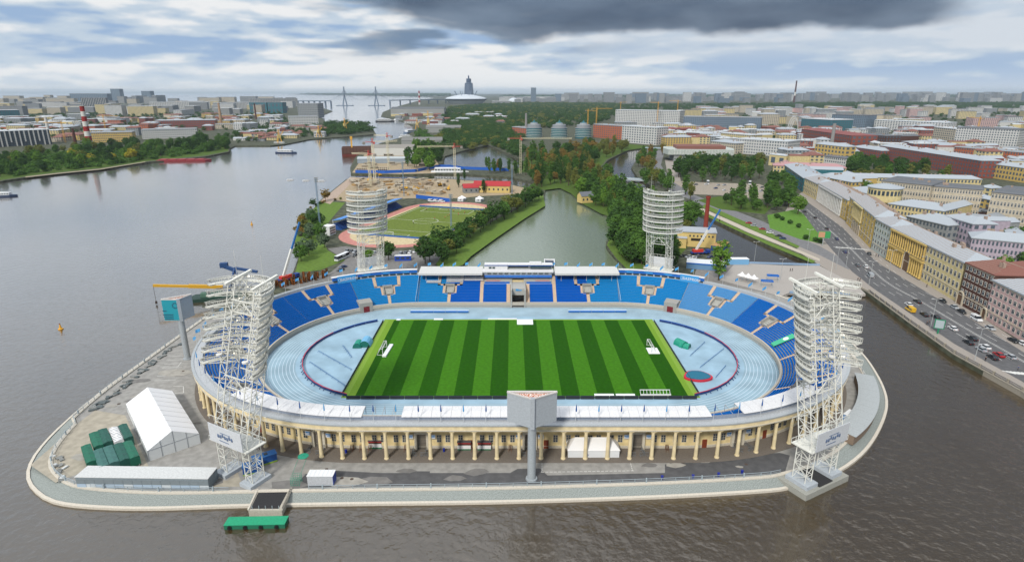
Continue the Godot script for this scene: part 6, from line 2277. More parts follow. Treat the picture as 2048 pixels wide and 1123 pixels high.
func park_things() -> void:
	# power house with the brick chimney on the canal bank
	var y := mt("house yellow", 232, 206, 136, 0.9, 1)
	var t := thing("boiler_house", "yellow boiler house with a grey roof on the canal bank", "building", G(112.6, -360.9), -0.25)
	var m := M.new()
	m.box(Vector3(0, 4.5, 0), Vector3(24, 9, 14))
	m.box(Vector3(-9, 3.0, 9), Vector3(8, 6, 6))
	part(t, "wall", m, y)
	m = M.new()
	m.box(Vector3(0, 9.2, 0), Vector3(25, 0.5, 15)); m.box(Vector3(-9, 6.15, 9), Vector3(8.6, 0.3, 6.6))
	part(t, "roof", m, mt("metal roof", 190, 196, 204, 0.6, 1))
	for i in 7:
		m = M.new()
		m.box(Vector3(-3 + i * 2.2, 6.8, 7.04), Vector3(0.9, 1.1, 0.12))
		part(t, "window", m, glass())
	m = M.new()
	m.box(Vector3(1.5, 4.6, 7.06), Vector3(7.5, 1.6, 0.1))
	part(t, "banner", m, mt("banner dark", 60, 54, 46, 0.8))
	m = M.new()
	m.lathe(Vector3(6.5, 0, -9), [[1.5, 0.0], [1.35, 14.0], [1.1, 27.0], [1.45, 27.2], [1.45, 28.6], [1.0, 28.8]], 14)
	part(t, "chimney", m, mt("brick chimney", 150, 70, 58, 0.9, 1))
	mobile_crane("red and blue mobile crane parked by the yellow boiler house", G(109.2, -337), G(160.9, -452.4), 26, 0.1)
	cabin("barge_house", "blue flat-roofed barge cabin moored in the canal beside the mobile crane", "barge", G(125, -349.8), 0.9, Vector3(14, 3, 6), mt("barge blue", 30, 80, 150, 0.6, 1), mt("barge roof", 200, 160, 110, 0.8, 1))
	cabin("blue_cabin", "small blue site cabin beside the mobile crane", "cabin", G(123.1, -364.8), 0.3, Vector3(5, 3, 3), mt("cabin blue", 30, 84, 170, 0.6), mt("cabin roof", 90, 130, 190, 0.6))
	# little yellow house by the pond, jetty
	gable_house("park_house", "little yellow house with a grey roof at the pond's right bank", G(62.34, -508.9), 0.4, Vector3(11, 6, 8), y, mt("roof slate", 120, 124, 132, 0.8, 1), 3, 3)
	gable_house("park_house", "small white pavilion among the trees beyond the lagoon", G(8.35, -1022), 0.4, Vector3(10, 4, 8), mt("hall white", 226, 228, 226, 0.8, 1), mt("metal roof", 190, 196, 204, 0.6, 1), 3, 3)
	var j := thing("jetty", "white framed jetty standing in the pond behind the main stand", "jetty", Vector3(20.62, -1, -317.3), -0.05)
	m = M.new()
	m.box(Vector3(0, 0.3, -2), Vector3(5.2, 0.3, 12))
	part(j, "deck", m, mt("jetty deck", 66, 78, 96, 0.8))
	m = M.new()
	for e in [-2.7, 2.7]: m.box(Vector3(e, 0.9, -2), Vector3(0.5, 1.0, 12.4))
	m.box(Vector3(0, 0.9, -8.2), Vector3(5.4, 1.0, 0.4))
	part(j, "side", m, mt("jetty white", 230, 232, 234, 0.6))
	# forecourt bridge behind the right rim
	var pave := mt("forecourt paving", 186, 180, 174, 0.95, 1)
	var fb := thing("forecourt_bridge", "wide grey paved bridge from the stadium to the right bank", "bridge")
	m = M.new()
	m.prism(v2(pts([104.1, -286.6, 122.4, -316.8, 130.6, -316.8, 150.8, -312.8, 167, -312.8, 167.9, -276.9, 165, -264.8, 157.5, -264.8, 130.5, -267, 124.1, -261.9])), -1.1, 0.06)
	part(fb, "deck", m, pave)
	m = M.new()
	var side := [Vector3(130.5, 0, -267), Vector3(157.5, 0, -264.8)]
	m.bar(side[0] + Vector3.UP * 0.3, side[1] + Vector3.UP * 0.3, 0.5, 1.1)
	part(fb, "parapet", m, mt("parapet blue grey", 150, 176, 206, 0.8))
	m = M.new()
	var up := [Vector3(125.5, 0, -317.8), Vector3(167, 0, -312.8)]
	m.bar(up[0] + Vector3.UP * 0.5, up[1] + Vector3.UP * 0.5, 0.4, 1.0)
	part(fb, "parapet", m, mt("parapet blue grey", 150, 176, 206, 0.8))
	flat("forecourt", pts([81.22, -267, 90.37, -286.6, 105.3, -324, 121.5, -330.4, 124.2, -315.8, 105.6, -286.6, 116.7, -280, 123.7, -261.9, 109.8, -274.5]), 0.02, mt("forecourt asphalt", 150, 146, 142, 0.95, 2))
	# entrance tents, ticket arches
	for e in [[G(114.9, -286.6), "white peaked entrance tent nearest the lone tree on the forecourt"], [G(117, -284.1), "white peaked entrance tent, second from the lone tree"], [G(119, -281.7), "white peaked entrance tent, third from the lone tree"]]:
		var tt := thing("entrance_tent", e[1], "tent", e[0], -0.3, "entrance tents on the forecourt")
		m = M.new()
		m.lathe(Vector3(0, 2.6, 0), [[2.4, 0.0], [1.1, 0.7], [0.05, 1.9]], 4)
		part(tt, "roof", m, mt("tent white", 246, 246, 248, 0.6))
		for a in 4:
			m = M.new()
			m.tube(Vector3(cos(a * PI / 2) * 2.3, 0, sin(a * PI / 2) * 2.3), Vector3(cos(a * PI / 2) * 2.3, 2.6, sin(a * PI / 2) * 2.3), 0.06, 0.06, 6)
			part(tt, "post", m, mt("rail paint", 165, 178, 186, 0.6))
	var hall := cabin("entrance_hall", "white flat-roofed entrance hall with blue edge behind the right rim", "pavilion", G(104, -309), -0.3, Vector3(20, 3.2, 9), mt("hall blue glass", 110, 150, 190, 0.3), mt("hall white roof", 226, 230, 234, 0.7))
	m = M.new()
	m.box(Vector3(0, 3.0, 4.6), Vector3(20.2, 0.7, 0.15))
	part(hall, "fascia", m, mt("fascia blue", 24, 106, 196, 0.6))
	cabin("ticket_office", "pale blue ticket office by the canal on the forecourt", "booth", G(123.2, -316.8), 0.0, Vector3(12, 3, 4), mt("office pale blue", 120, 176, 220, 0.7), mt("booth roof", 236, 238, 240, 0.7))
	for e in [[G(129.7, -284.9), "blue and white canopy frame on the forecourt, upper of two", 5.0], [G(123.2, -276.1), "blue and white canopy frame on the forecourt, lower of two", 5.0]]:
		var tt := thing("canopy_frame", e[1], "canopy", e[0], -0.2)
		m = M.new()
		for q in [[-2.5, -1.2, 2.5, -1.2], [2.5, -1.2, 2.5, 1.2], [2.5, 1.2, -2.5, 1.2], [-2.5, 1.2, -2.5, -1.2]]: m.bar(Vector3(q[0], 3.0, q[1]), Vector3(q[2], 3.0, q[3]), 0.5, 0.5)
		part(tt, "ring", m, mt("fascia blue", 24, 106, 196, 0.6))
		m = M.new()
		for q in [[-2.5, -1.2], [2.5, -1.2], [2.5, 1.2], [-2.5, 1.2]]: m.bar(Vector3(q[0], 0, q[1]), Vector3(q[0], 3, q[1]), 0.15)
		part(tt, "post", m, mt("rail paint", 165, 178, 186, 0.6), Vector3.ZERO, 0, "stuff")
	for e in [[G(135, -321.9), "lamp post at the canal end of the forecourt"], [G(134.4, -286.6), "lamp post in the middle of the forecourt"], [G(179.1, -309), "lamp post where the forecourt meets the street"]]: lamp_post(e[1], e[0], 11, 0.2, "forecourt lamps")
	for i in 6: car("car", "parked_car", ["dark car beside the boiler house yard", "silver car, left of three by the entrance hall", "white car, middle of three by the entrance hall", "white car nearest the entrance hall", "grey car at the yard's canal side", "blue car behind the mobile crane"][i], [G(98.37, -331.4), G(100.6, -329.3), G(102.3, -327.1), G(100.8, -324), G(106.1, -330.4), G(112.6, -329.3)][i], 0.2 + 0.1 * i, ["black", "silver", "white", "white", "grey", "blue"][i], "cars by the boiler house")
	var dk := mt("coat dark", 40, 44, 56, 0.9)
	var tr := mt("trousers dark", 44, 44, 48, 0.9)
	person("left one of two people in dark clothes on the forecourt", G(146.4, -302.4), 0.5, dk, tr, true)
	person("right one of two people in dark clothes on the forecourt", G(147.5, -302.4), 0.5, dk, tr, true)
	for i in 3: person("person in dark red clothes beside the entrance hall", [G(94.91, -310.9), G(96.26, -311.9), G(96.79, -309.9)][i], i * 1.5, mt("coat maroon", 110, 36, 50, 0.9), tr, false, "group by the entrance hall")

func groves() -> void:
	var mix := [0, 0, 1, 1, 3]
	var dark := [0, 0, 0, 1]
	var autumn := [0, 1, 3, 3, 4]
	grove(pts([-127.4, -346.2, -137.9, -371.4, -148, -413, -145.4, -433.7, -123, -385.4, -111.3, -346.2, -104.4, -313.8, -115.3, -313.8]), 16, 5.5, ["broad", "broad", "bush"], [0, 7, 7, 1], "river_tree", "grey-green round tree on the left bank between river and training ground", "trees on the left bank", 41, 0.7, 1.0)
	row_of_trees(pts([-161.4, -476.9, -161.2, -513.8, -147.5, -523.9]), 9, 1.5, ["bush", "broad"], [3, 4, 0], "river_tree", "low olive tree in the hedge along the quay", "trees along the quay", 42, 0.5, 0.8)
	row_of_trees(pts([-140.7, -385.4, -147.7, -416.3, -152.5, -437.3]), 6, 2.0, ["bush"], [3, 4], "hedge_bush", "yellowish bush in the hedge on the left bank's edge", "hedge bushes", 43, 1.0, 1.6)
	row_of_trees(pts([-42.87, -346.2, -32.5, -364.8, -22.32, -397.2, -8.81, -433.7, 6.43, -476.9, 22.39, -523.9]), 30, 2.5, ["broad"], [0, 0, 1, 3], "pond_tree", "round dark tree in the row along the pond's left bank", "row of trees along the pond", 44, 0.85, 1.1)
	grove(pts([-54.21, -332.5, -47.34, -358.4, -35.99, -352.2, -30.48, -340.4, -33.72, -313.8, -47.32, -313.8]), 10, 5.0, ["broad"], [0, 1, 3], "pond_tree", "bushy tree in the clump between the far rim and the pond", "clump behind the far rim", 45, 0.8, 1.05)
	tree("broad", "yard_tree", "round dark tree standing alone behind the left far rim", G(-69.17, -324), 1.0, 0, "", rng)
	tree("broad", "yard_tree", "yellow-green tree between the far left tower's legs", G(-79.9, -321.9), 0.6, 2, "", rng)
	tree("tall", "forecourt_tree", "lone leafy tree with yellowing crown on the forecourt", G(103.6, -286.6), 1.05, 2, "", rng)
	tree("poplar", "clubhouse_tree", "pointed dark tree in front of the yellow clubhouse", G(-26.5, -556.6), 0.75, 0, "", rng)
	tree("poplar", "clubhouse_tree", "pointed dark tree left of the yellow clubhouse", G(-52.87, -593.3), 0.7, 0, "", rng)
	tree("poplar", "clubhouse_tree", "pointed dark tree beyond the yellow clubhouse's left end", G(-50.09, -635), 0.7, 0, "", rng)
	# park right of the pond
	grove(pts([67.08, -385.4, 71.32, -424.8, 79.32, -433.7, 90.62, -400.3, 91.1, -346.2, 83.68, -299.6, 71.36, -296.9, 64.73, -313.8, 60.96, -340.4]), 56, 5.5, ["big", "big", "broad"], [0, 0, 1, 1], "park_tree", "big dark green tree in the park between pond and canal", "park trees by the pond", 46, 0.8, 1.05)
	grove(pts([62.77, -531.7, 60.36, -574.4, 99.46, -682.7, 102.5, -574.4, 113.7, -490.1, 127, -408.2, 115.1, -378.3, 100.6, -385.4, 92.29, -408.2, 80.89, -442.8, 72.07, -472.6]), 92, 5.2, ["big", "broad", "tall"], [0, 1, 1, 2, 3], "park_tree", "leafy park tree on the wooded neck beside the canal", "park trees by the canal", 47, 0.75, 1.05)
	grove(pts([34.72, -586.9, 48.97, -613.5, 60.98, -580.6, 96.7, -704.6, 113.6, -807.8, 83.74, -807.8, 32.62, -704.6, 16.34, -635, 19.84, -580.6]), 68, 5.5, ["tall", "broad", "poplar"], [0, 0, 1, 3, 4], "park_tree", "tall park tree in the wood at the head of the pond", "wood at the head of the pond", 48, 0.8, 1.15)
	grove(pts([16.69, -779.4, 19.02, -892.1, 85.5, -986.5, 187, -1061, 193.7, -1004, 133.5, -851.2, 109.8, -779.4, 44.27, -704.6]), 70, 8.5, ["broad", "tall", "big"], [0, 1, 1, 3, 3, 4], "park_tree", "autumn tinted tree in the wood along the canal's upper bend", "wood on the canal's upper bend", 49, 0.85, 1.2)
	grove(pts([-121.7, -704.6, -149.4, -871.2, -140.3, -986.5, -103.3, -906.6, -89.23, -779.4, -90.83, -713.8, -107.2, -704.6]), 26, 7.5, ["big", "tall"], [0, 0, 1, 2], "island_tree", "dense green tree in the clump between halls and lagoon", "clump by the lagoon", 50, 0.9, 1.2)
	grove(pts([-42.84, -700.1, -39.22, -742.7, 13.12, -758, 29.71, -704.6, 19.75, -662, -13.64, -686.9]), 14, 7.0, ["poplar", "tall"], [0, 1, 4], "island_tree", "slender tree on the bank between lagoon and blue fence", "bank by the lagoon", 51, 0.7, 1.0)
	grove(pts([122.8, -599.9, 137.8, -599.9, 151.3, -506.5, 162.9, -531.7, 161.3, -635, 148.5, -674.2]), 16, 6.0, ["broad", "tall"], [1, 2, 3], "canal_tree", "leafy tree on the canal's far bank behind the far right floodlights", "far canal bank trees", 52, 0.8, 1.1)
	grove(pts([152.7, -752.8, 179, -851.2, 219.2, -953, 242.8, -986.5, 196.4, -779.4, 160.8, -704.6]), 16, 7.0, ["broad", "tall"], [3, 1, 4], "canal_tree", "olive tree on the islet of green beside the upper canal", "upper canal trees", 53, 0.8, 1.05)
	grove(pts([172.9, -635, 202, -727.9, 241.4, -779.4, 307.9, -752.8, 266.8, -635, 240.2, -606.6, 193.9, -620.5]), 44, 7.0, ["tall", "tall", "big"], [0, 0, 0, 1, 3], "avenue_tree", "tall dark tree in the dense stand behind the right car park", "dense trees behind the car park", 54, 0.95, 1.2)
	grove(pts([176.6, -518.8, 187.8, -539.8, 224.4, -518.8, 237.4, -490.1, 213.4, -472.6, 185.6, -462.3, 173.3, -483.4]), 18, 7.0, ["tall", "broad"], [0, 1, 1], "garden_tree", "green garden tree between the car park and the canal road", "garden trees by the canal road", 55, 0.75, 1.0)
	grove(pts([251.2, -590.1, 282.6, -635, 271.1, -574.4, 244.9, -506.5, 225, -490.1, 224.4, -518.8]), 10, 8.0, ["big", "tall"], [1, 1, 0], "garden_tree", "big green tree on the lawn beside the avenue", "lawn trees", 56, 0.8, 1.0)
	tree("big", "garden_tree", "broad bright green tree at the lawn's corner on the avenue", G(220.3, -456.3), 0.85, 2, "", rng)
	# left shore wood
	grove(pts([-567.3, -642.5, -561.8, -662, -543.4, -727.9, -521.9, -768.6, -506.1, -851.2, -507.7, -892.1, -551.7, -986.5, -644.1, -1061, -680.8, -986.5, -705.1, -921.6, -732.1, -871.2, -720.4, -807.8]), 95, 8.0, ["broad", "big", "big"], [0, 0, 1, 1, 2, 3], "shore_tree", "green tree in the wood on the left shore", "trees on the left shore", 57, 0.75, 1.05)
	grove(pts([-506.1, -851.2, -507.7, -892.1, -462.9, -995.3, -511.4, -1103, -583, -1147, -579.6, -1022, -592, -986.5]), 44, 8.0, ["big", "tall"], [0, 1, 1], "shore_tree", "dark tree on the wooded point of the left shore", "trees on the wooded point", 58, 0.85, 1.15)
	row_of_trees(pts([-561.1, -779.4, -550.4, -802, -539.1, -825.9, -512.5, -838.4]), 8, 5.0, ["bush", "broad"], [5, 5, 2], "shore_tree", "yellow tree at the water's edge of the left shore", "yellow shore trees", 59, 0.7, 1.2)
	tree("big", "shore_tree", "yellow crowned tree beside the striped chimney's foot", G(-614.5, -851.2), 0.9, 5, "", rng)
	flat("shore_grass", pts([-553, -613.5, -546, -642.5, -541.5, -678.4, -529.9, -709.2, -508.2, -747.7, -495.1, -832.1, -481.6, -844.7, -452.7, -899.3, -450.4, -969.5, -526.4, -1136, -612.1, -1081, -688.2, -1022, -773.1, -921.6, -746.7, -838.4]), 0.02, mt("park grass", 88, 112, 48, 0.95, 2))
	flat("shore_sand", pts([-542.3, -672.2, -526.6, -704.6, -504.9, -742.7, -496.5, -822.8, -491.3, -813.8, -498.5, -732.8, -520.2, -695.7, -534.4, -662]), 0.03, mt("shore silt", 168, 158, 136, 0.95, 2))

func boat(nm: String, label: String, at: Vector3, ry: float, len: float, hull: Material, grp := "") -> void:
	var t := thing(nm, label, "boat", at, ry, grp)
	var m := M.new()
	var w := len * 0.11
	m.prism(v2([Vector2(-len / 2, -w), Vector2(len * 0.3, -w), Vector2(len / 2, 0), Vector2(len * 0.3, w), Vector2(-len / 2, w)]), -0.4, len * 0.06)
	part(t, "hull", m, hull)
	m = M.new()
	m.box(Vector3(-len * 0.06, len * 0.1, 0), Vector3(len * 0.68, len * 0.08, w * 1.7))
	part(t, "cabin", m, mt("boat white", 236, 238, 240, 0.5))
	m = M.new()
	for e in [-1, 1]:
		for i in 9: m.box(Vector3(-len * 0.36 + i * len * 0.075, len * 0.105, e * w * 0.87), Vector3(len * 0.05, len * 0.035, 0.08))
	part(t, "window", m, glass(), Vector3.ZERO, 0, "stuff")
	m = M.new()
	m.box(Vector3(-len * 0.1, len * 0.147, 0), Vector3(len * 0.6, len * 0.012, w * 1.8))
	part(t, "roof", m, mt("boat white", 236, 238, 240, 0.5))

func river_things() -> void:
	var navy := mt("hull navy", 40, 60, 96, 0.5)
	var white := mt("boat white", 236, 238, 240, 0.5)
	boat("river_ferry", "white river ferry sailing in the middle of the river", Vector3(-352.2, -1.6, -953.7), -0.15, 34, navy)
	boat("river_ferry", "white ferry with dark hull at the river's left edge", Vector3(-467.4, -1.6, -546.6), 0.25, 26, navy)
	boat("restaurant_boat", "long white boat moored in the inlet by the blue fence", Vector3(-72.84, -1.6, -710.3), 0.0, 44, white)
	for e in [[Vector3(-240.9, -1.6, -653.9), "left"], [Vector3(-222.3, -1.6, -650.1), "middle"], [Vector3(-204.4, -1.6, -646.3), "right"]]: boat("moored_boat", "small white boat moored off the building site, %s of three" % e[1], e[0], 0.4, 8, white, "moored boats")
	for e in [[Vector3(-182.6, -1.6, -225.5), "yellow buoy on the river left of the spit"], [Vector3(-188.1, -1.6, -425.5), "orange buoy in mid river before the left bank"]]:
		var t := thing("buoy", e[1], "buoy", e[0])
		var m := M.new()
		m.lathe(Vector3.ZERO, [[0.9, -0.3], [0.95, 0.3], [0.5, 0.5], [0.25, 1.9], [0.05, 2.1]], 12)
		part(t, "body", m, mt("buoy yellow", 232, 170, 50, 0.5))
		m = M.new()
		m.lathe(Vector3(0, 2.1, 0), [[0.05, 0.0], [0.25, 0.1], [0.25, 0.4], [0.02, 0.5]], 8)
		part(t, "top_mark", m, mt("buoy top", 150, 70, 40, 0.5))
	# red barge on the left shore
	var b := thing("red_barge", "long red flat barge lying along the left shore", "barge", Vector3(-453.3, -1.6, -840.6), 0.12)
	var m := M.new()
	m.prism(v2([Vector2(-34, -7), Vector2(30, -7), Vector2(36, 0), Vector2(30, 7), Vector2(-34, 7)]), -0.5, 2.2)
	part(b, "hull", m, mt("barge red", 150, 44, 54, 0.7, 1))
	m = M.new()
	for i in 5: m.box(Vector3(-26 + i * 12, 2.7, 0), Vector3(10, 1.0, 11))
	part(b, "hatch", m, mt("hatch red", 166, 64, 70, 0.7, 1), Vector3.ZERO, 0, "stuff")
	# floating dock
	var d := thing("floating_dock", "rusty red floating dock moored at the right bank", "floating dock", Vector3(-228.7, -1.6, -930.3), 0.22)
	m = M.new()
	m.box(Vector3(0, 1.5, 0), Vector3(58, 3, 26))
	part(d, "pontoon", m, mt("dock red", 128, 66, 58, 0.8, 1))
	for e in [-11.5, 11.5]:
		m = M.new()
		m.box(Vector3(0, 7, e), Vector3(58, 10, 3))
		var wl := part(d, "side_wall", m, mt("dock brown", 112, 84, 74, 0.8, 1))
		m = M.new()
		for i in 12: m.box(Vector3(-26.5 + i * 4.8, 7, e + 1.65), Vector3(0.5, 9, 0.3))
		part(wl, "rib", m, mt("dock dark", 84, 62, 56, 0.8), Vector3.ZERO, 0, "stuff")
	m = M.new()
	m.box(Vector3(-14, 18, 11.5), Vector3(2, 14, 2)); m.box(Vector3(-14, 26, 11.5), Vector3(3.4, 4, 3.4))
	part(d, "crane", m, mt("crane yellow", 232, 176, 60, 0.6))
	# ships and shipyard cranes on the right bank
	var sh := [[Vector3(-406.6, -1.6, -1985), 60.0, 0.2, "black hulled ship lying off the right bank", mt("hull black", 50, 50, 54, 0.6)], [Vector3(-375.9, -1.6, -2055), 40.0, 0.9, "white ship at the right bank's quay", white], [Vector3(-236.6, -1.6, -1445), 46.0, 1.1, "grey-blue ship beside the tall yellow crane", mt("hull blue grey", 110, 130, 156, 0.6)], [Vector3(-223.8, -1.6, -1299), 30.0, 0.2, "white tug at the quay before the blue ship", white], [Vector3(-424.4, -1.6, -1122), 26.0, 0.1, "dark crane boat at the left bank's wharf", mt("hull black", 50, 50, 54, 0.6)]]
	for s in sh:
		boat("ship", s[3], s[0], s[2], s[1], s[4])
	var pc := [[G(-202.1, -1494), 46.0, "tall yellow portal crane on the right bank"], [G(-239.1, -1555), 26.0, "leaning yellow crane beside the blue-grey ship"], [G(-426, -1124), 24.0, "yellow crane on the left bank's wharf"], [G(-399, -1475), 30.0, "cream portal crane on the wooded point of the left bank"], [G(-400.3, -1276), 24.0, "small yellow crane on the left bank's wharf"]]
	for i in pc.size():
		var q: Array = pc[i]
		var t := thing("portal_crane", q[2], "portal crane", q[0], 0.3 * i, "portal cranes")
		m = M.new()
		for e in [[-4, -4], [4, -4], [4, 4], [-4, 4]]: m.bar(Vector3(e[0], 0, e[1]), Vector3(e[0] * 0.5, q[1] * 0.4, e[1] * 0.5), 0.9)
		part(t, "portal", m, mt("crane yellow", 232, 176, 60, 0.6))
		m = M.new()
		m.box(Vector3(0, q[1] * 0.5, 0), Vector3(6, q[1] * 0.2, 5))
		part(t, "house", m, mt("crane house", 214, 190, 120, 0.6))
		m = M.new()
		lattice(m, [Vector3(0, q[1] * 0.5, 0), Vector3(0, q[1], 0)], 2.0, 2.0, 4.0, 0.25, 0.15)
		m.bar(Vector3(2, q[1] * 0.5, 0), Vector3(q[1] * 0.35, q[1] * (0.7 + 0.1 * (i % 3)), 2), 1.2)
		part(t, "jib", m, mt("crane yellow", 232, 176, 60, 0.6))

# ================================================================ city
var walls := {}
var roofs := {}

func city_mats() -> void:
	for q in [["cream", 236, 218, 164], ["ochre", 228, 196, 120], ["pink", 226, 192, 188], ["lilac", 206, 192, 208], ["white", 228, 228, 226], ["beige", 218, 206, 184], ["brick", 156, 92, 80], ["brown", 104, 76, 68], ["grey", 168, 172, 174], ["steel", 128, 146, 164], ["teal", 70, 128, 140], ["pale", 206, 214, 208], ["orange", 204, 120, 84], ["panel", 178, 178, 176], ["block", 160, 162, 164], ["dark", 84, 92, 102]]:
		walls[q[0]] = mt("wall " + q[0], q[1], q[2], q[3], 0.9, 2)
	for q in [["tin", 184, 192, 200], ["lead", 160, 166, 172], ["slate", 112, 116, 122], ["rust", 142, 92, 80], ["rose", 196, 150, 152], ["red", 150, 86, 82], ["snow", 206, 212, 216]]:
		roofs[q[0]] = mt("town roof " + q[0], q[1], q[2], q[3], 0.7, 1)

# a: left end of the street front, b: right end, as seen from the river; the house reaches back from there
func house(nm: String, label: String, q: Array, h: float, depth: float, wall: String, roof: String, floors: int, bays: int, near := false, grp := "", hip := true) -> Node3D:
	var a := Vector3(q[0], 0, q[1])
	var b := Vector3(q[2], 0, q[3])
	var l := a.distance_to(b)
	var t := thing(nm, label, "building", (a + b) * 0.5, between(a, b), grp)
	var m := M.new()
	m.box(Vector3(0, h / 2, -depth / 2), Vector3(l, h, depth))
	part(t, "wall", m, walls[wall])
	m = M.new()
	var o := 0.5
	var rh := minf(3.2, depth * 0.2) if hip else 0.6
	var i0 := minf(depth * 0.45, l * 0.3) if hip else 0.4
	var e := [Vector3(-l / 2 - o, h, o), Vector3(l / 2 + o, h, o), Vector3(l / 2 + o, h, -depth - o), Vector3(-l / 2 - o, h, -depth - o)]
	var r := [Vector3(-l / 2 + i0, h + rh, -depth * 0.5 + (0.0 if hip else depth * 0.5 - 0.4)), Vector3(l / 2 - i0, h + rh, -depth * 0.5 + (0.0 if hip else depth * 0.5 - 0.4)), Vector3(l / 2 - i0, h + rh, -depth * 0.5 - (0.0 if hip else depth * 0.5 - 0.4)), Vector3(-l / 2 + i0, h + rh, -depth * 0.5 - (0.0 if hip else depth * 0.5 - 0.4))]
	for i in 4: m.quad(r[i], r[(i + 1) % 4], e[(i + 1) % 4], e[i])
	if not hip: m.quad(r[3], r[2], r[1], r[0])
	for i in 4: m.quad(e[i], e[(i + 1) % 4], e[(i + 1) % 4] - Vector3.UP * 0.5, e[i] - Vector3.UP * 0.5)
	var rf := part(t, "roof", m, roofs[roof])
	if not near and h < 22:
		m = M.new()
		var wx := l * (0.28 if int(absf(q[0])) % 2 else -0.28)
		var wl := depth * 1.4
		var ww0 := minf(l * 0.32, 12.0)
		m.box(Vector3(wx, h * 0.46, -depth - wl / 2), Vector3(ww0, h * 0.92, wl))
		part(t, "wing", m, walls[wall])
		m = M.new()
		var y := h * 0.92
		var p := [Vector3(wx - ww0 / 2 - 0.4, y, -depth), Vector3(wx + ww0 / 2 + 0.4, y, -depth), Vector3(wx + ww0 / 2 + 0.4, y, -depth - wl - 0.4), Vector3(wx - ww0 / 2 - 0.4, y, -depth - wl - 0.4), Vector3(wx, y + ww0 * 0.22, -depth + 2.0), Vector3(wx, y + ww0 * 0.22, -depth - wl - 0.4)]
		m.quad(p[4], p[1], p[2], p[5])
		m.quad(p[5], p[3], p[0], p[4])
		part(t, "wing_roof", m, roofs[roof])
	var rr := RandomNumberGenerator.new()
	rr.seed = int(absf(q[0] * 7.0 + q[1] * 3.0))
	if h < 40:
		m = M.new()
		for i in 2 + int(l / 14.0):
			m.box(Vector3(rr.randf_range(-l * 0.42, l * 0.42), h + rh * 0.7 + 0.5, -depth * rr.randf_range(0.25, 0.75)), Vector3(rr.randf_range(0.8, 2.2), 2.0, 1.0))
		if near:
			for i in int(l / 1.8):
				var x := -l / 2 + 0.9 + i * 1.8
				var kx := clampf((l / 2 + o - absf(x)) / (i0 + o), 0.0, 1.0)
				for sz in [0, 1]: m.bar(Vector3(x, h + 0.06, o if sz == 0 else -depth - o), Vector3(x, h + 0.06 + rh * kx, (o if sz == 0 else -depth - o) + (-1 if sz == 0 else 1) * (depth / 2 + o) * kx), 0.1, 0.12)
		part(rf, "chimney", m, mt("chimney stack", 170, 150, 136, 0.9), Vector3.ZERO, 0, "stuff")
	# windows
	var fh := (h - 1.0) / floors
	var ww := minf(1.5, l / bays * 0.5) if near else l / bays * 0.5
	var wh := fh * 0.55
	if near:
		var wf := M.new()
		wf.box(Vector3.ZERO, Vector3(ww + 0.3, wh + 0.3, 0.16))
		var wfm := wf.mesh()
		var wp := M.new()
		for sx in [-1, 1]:
			wp.box(Vector3(sx * ww * 0.26, -wh * 0.14, 0.09), Vector3(ww * 0.44, wh * 0.62, 0.03))
			wp.box(Vector3(sx * ww * 0.26, wh * 0.36, 0.09), Vector3(ww * 0.44, wh * 0.22, 0.03))
		var wpm := wp.mesh()
		var fm := mt("sash white", 214, 208, 196, 0.7)
		for side in 2:
			var n := bays if side == 0 else maxi(2, int(depth / 4.0))
			for f in floors:
				for i in n:
					var p := Vector3(-l / 2 + (i + 0.5) * l / n, 0.8 + fh * (f + 0.5), 0.04) if side == 0 else Vector3(-l / 2 - 0.04, 0.8 + fh * (f + 0.5), -(i + 0.5) * depth / n)
					var w := part(t, "window", wfm, fm, p, 0.0 if side == 0 else -PI / 2)
					part(w, "pane", wpm, glass())
		m = M.new()
		for y in [fh + 0.9, h - 0.9]:
			m.box(Vector3(0, y, 0.12), Vector3(l + 0.1, 0.35, 0.3))
			m.box(Vector3(-l / 2 - 0.12, y, -depth / 2), Vector3(0.3, 0.35, depth))
		part(t, "cornice", m, walls["beige"], Vector3.ZERO, 0, "stuff")
	else:
		m = M.new()
		for f in floors:
			var y := 0.8 + fh * (f + 0.5)
			for i in bays:
				var x := -l / 2 + (i + 0.5) * l / bays
				m.quad(Vector3(x - ww / 2, y + wh / 2, 0.1), Vector3(x + ww / 2, y + wh / 2, 0.1), Vector3(x + ww / 2, y - wh / 2, 0.1), Vector3(x - ww / 2, y - wh / 2, 0.1))
			var n := maxi(2, int(depth / maxf(4.0, l / bays)))
			for i in n:
				var z := -(i + 0.5) * depth / n
				var wz := depth / n * 0.5
				for sx in [-1, 1]:
					var x: float = sx * (l / 2 + 0.1)
					m.quad(Vector3(x, y + wh / 2, z - sx * -wz / 2), Vector3(x, y + wh / 2, z + sx * -wz / 2), Vector3(x, y - wh / 2, z + sx * -wz / 2), Vector3(x, y - wh / 2, z - sx * -wz / 2))
		part(t, "window", m, mt("far glass", 92, 104, 116, 0.25), Vector3.ZERO, 0, "stuff")
	return t

func columns_on(t: Node3D, x0: float, x1: float, n: int, y0: float, y1: float, r: float, mat: Material) -> void:
	var m := M.new()
	m.lathe(Vector3.ZERO, [[r * 1.3, 0.0], [r * 1.3, 0.4], [r, 0.6], [r * 0.85, y1 - y0 - 0.7], [r * 1.3, y1 - y0 - 0.2], [r * 1.3, y1 - y0]], 10)
	var mm := m.mesh()
	for i in n: part(t, "column", mm, mat, Vector3(lerpf(x0, x1, i / float(n - 1)), y0, 0.45))
	m = M.new()
	m.box(Vector3((x0 + x1) / 2, y1 + 0.4, 0.5), Vector3(absf(x1 - x0) + 2, 0.8, 1.2))
	part(t, "entablature", m, mat)

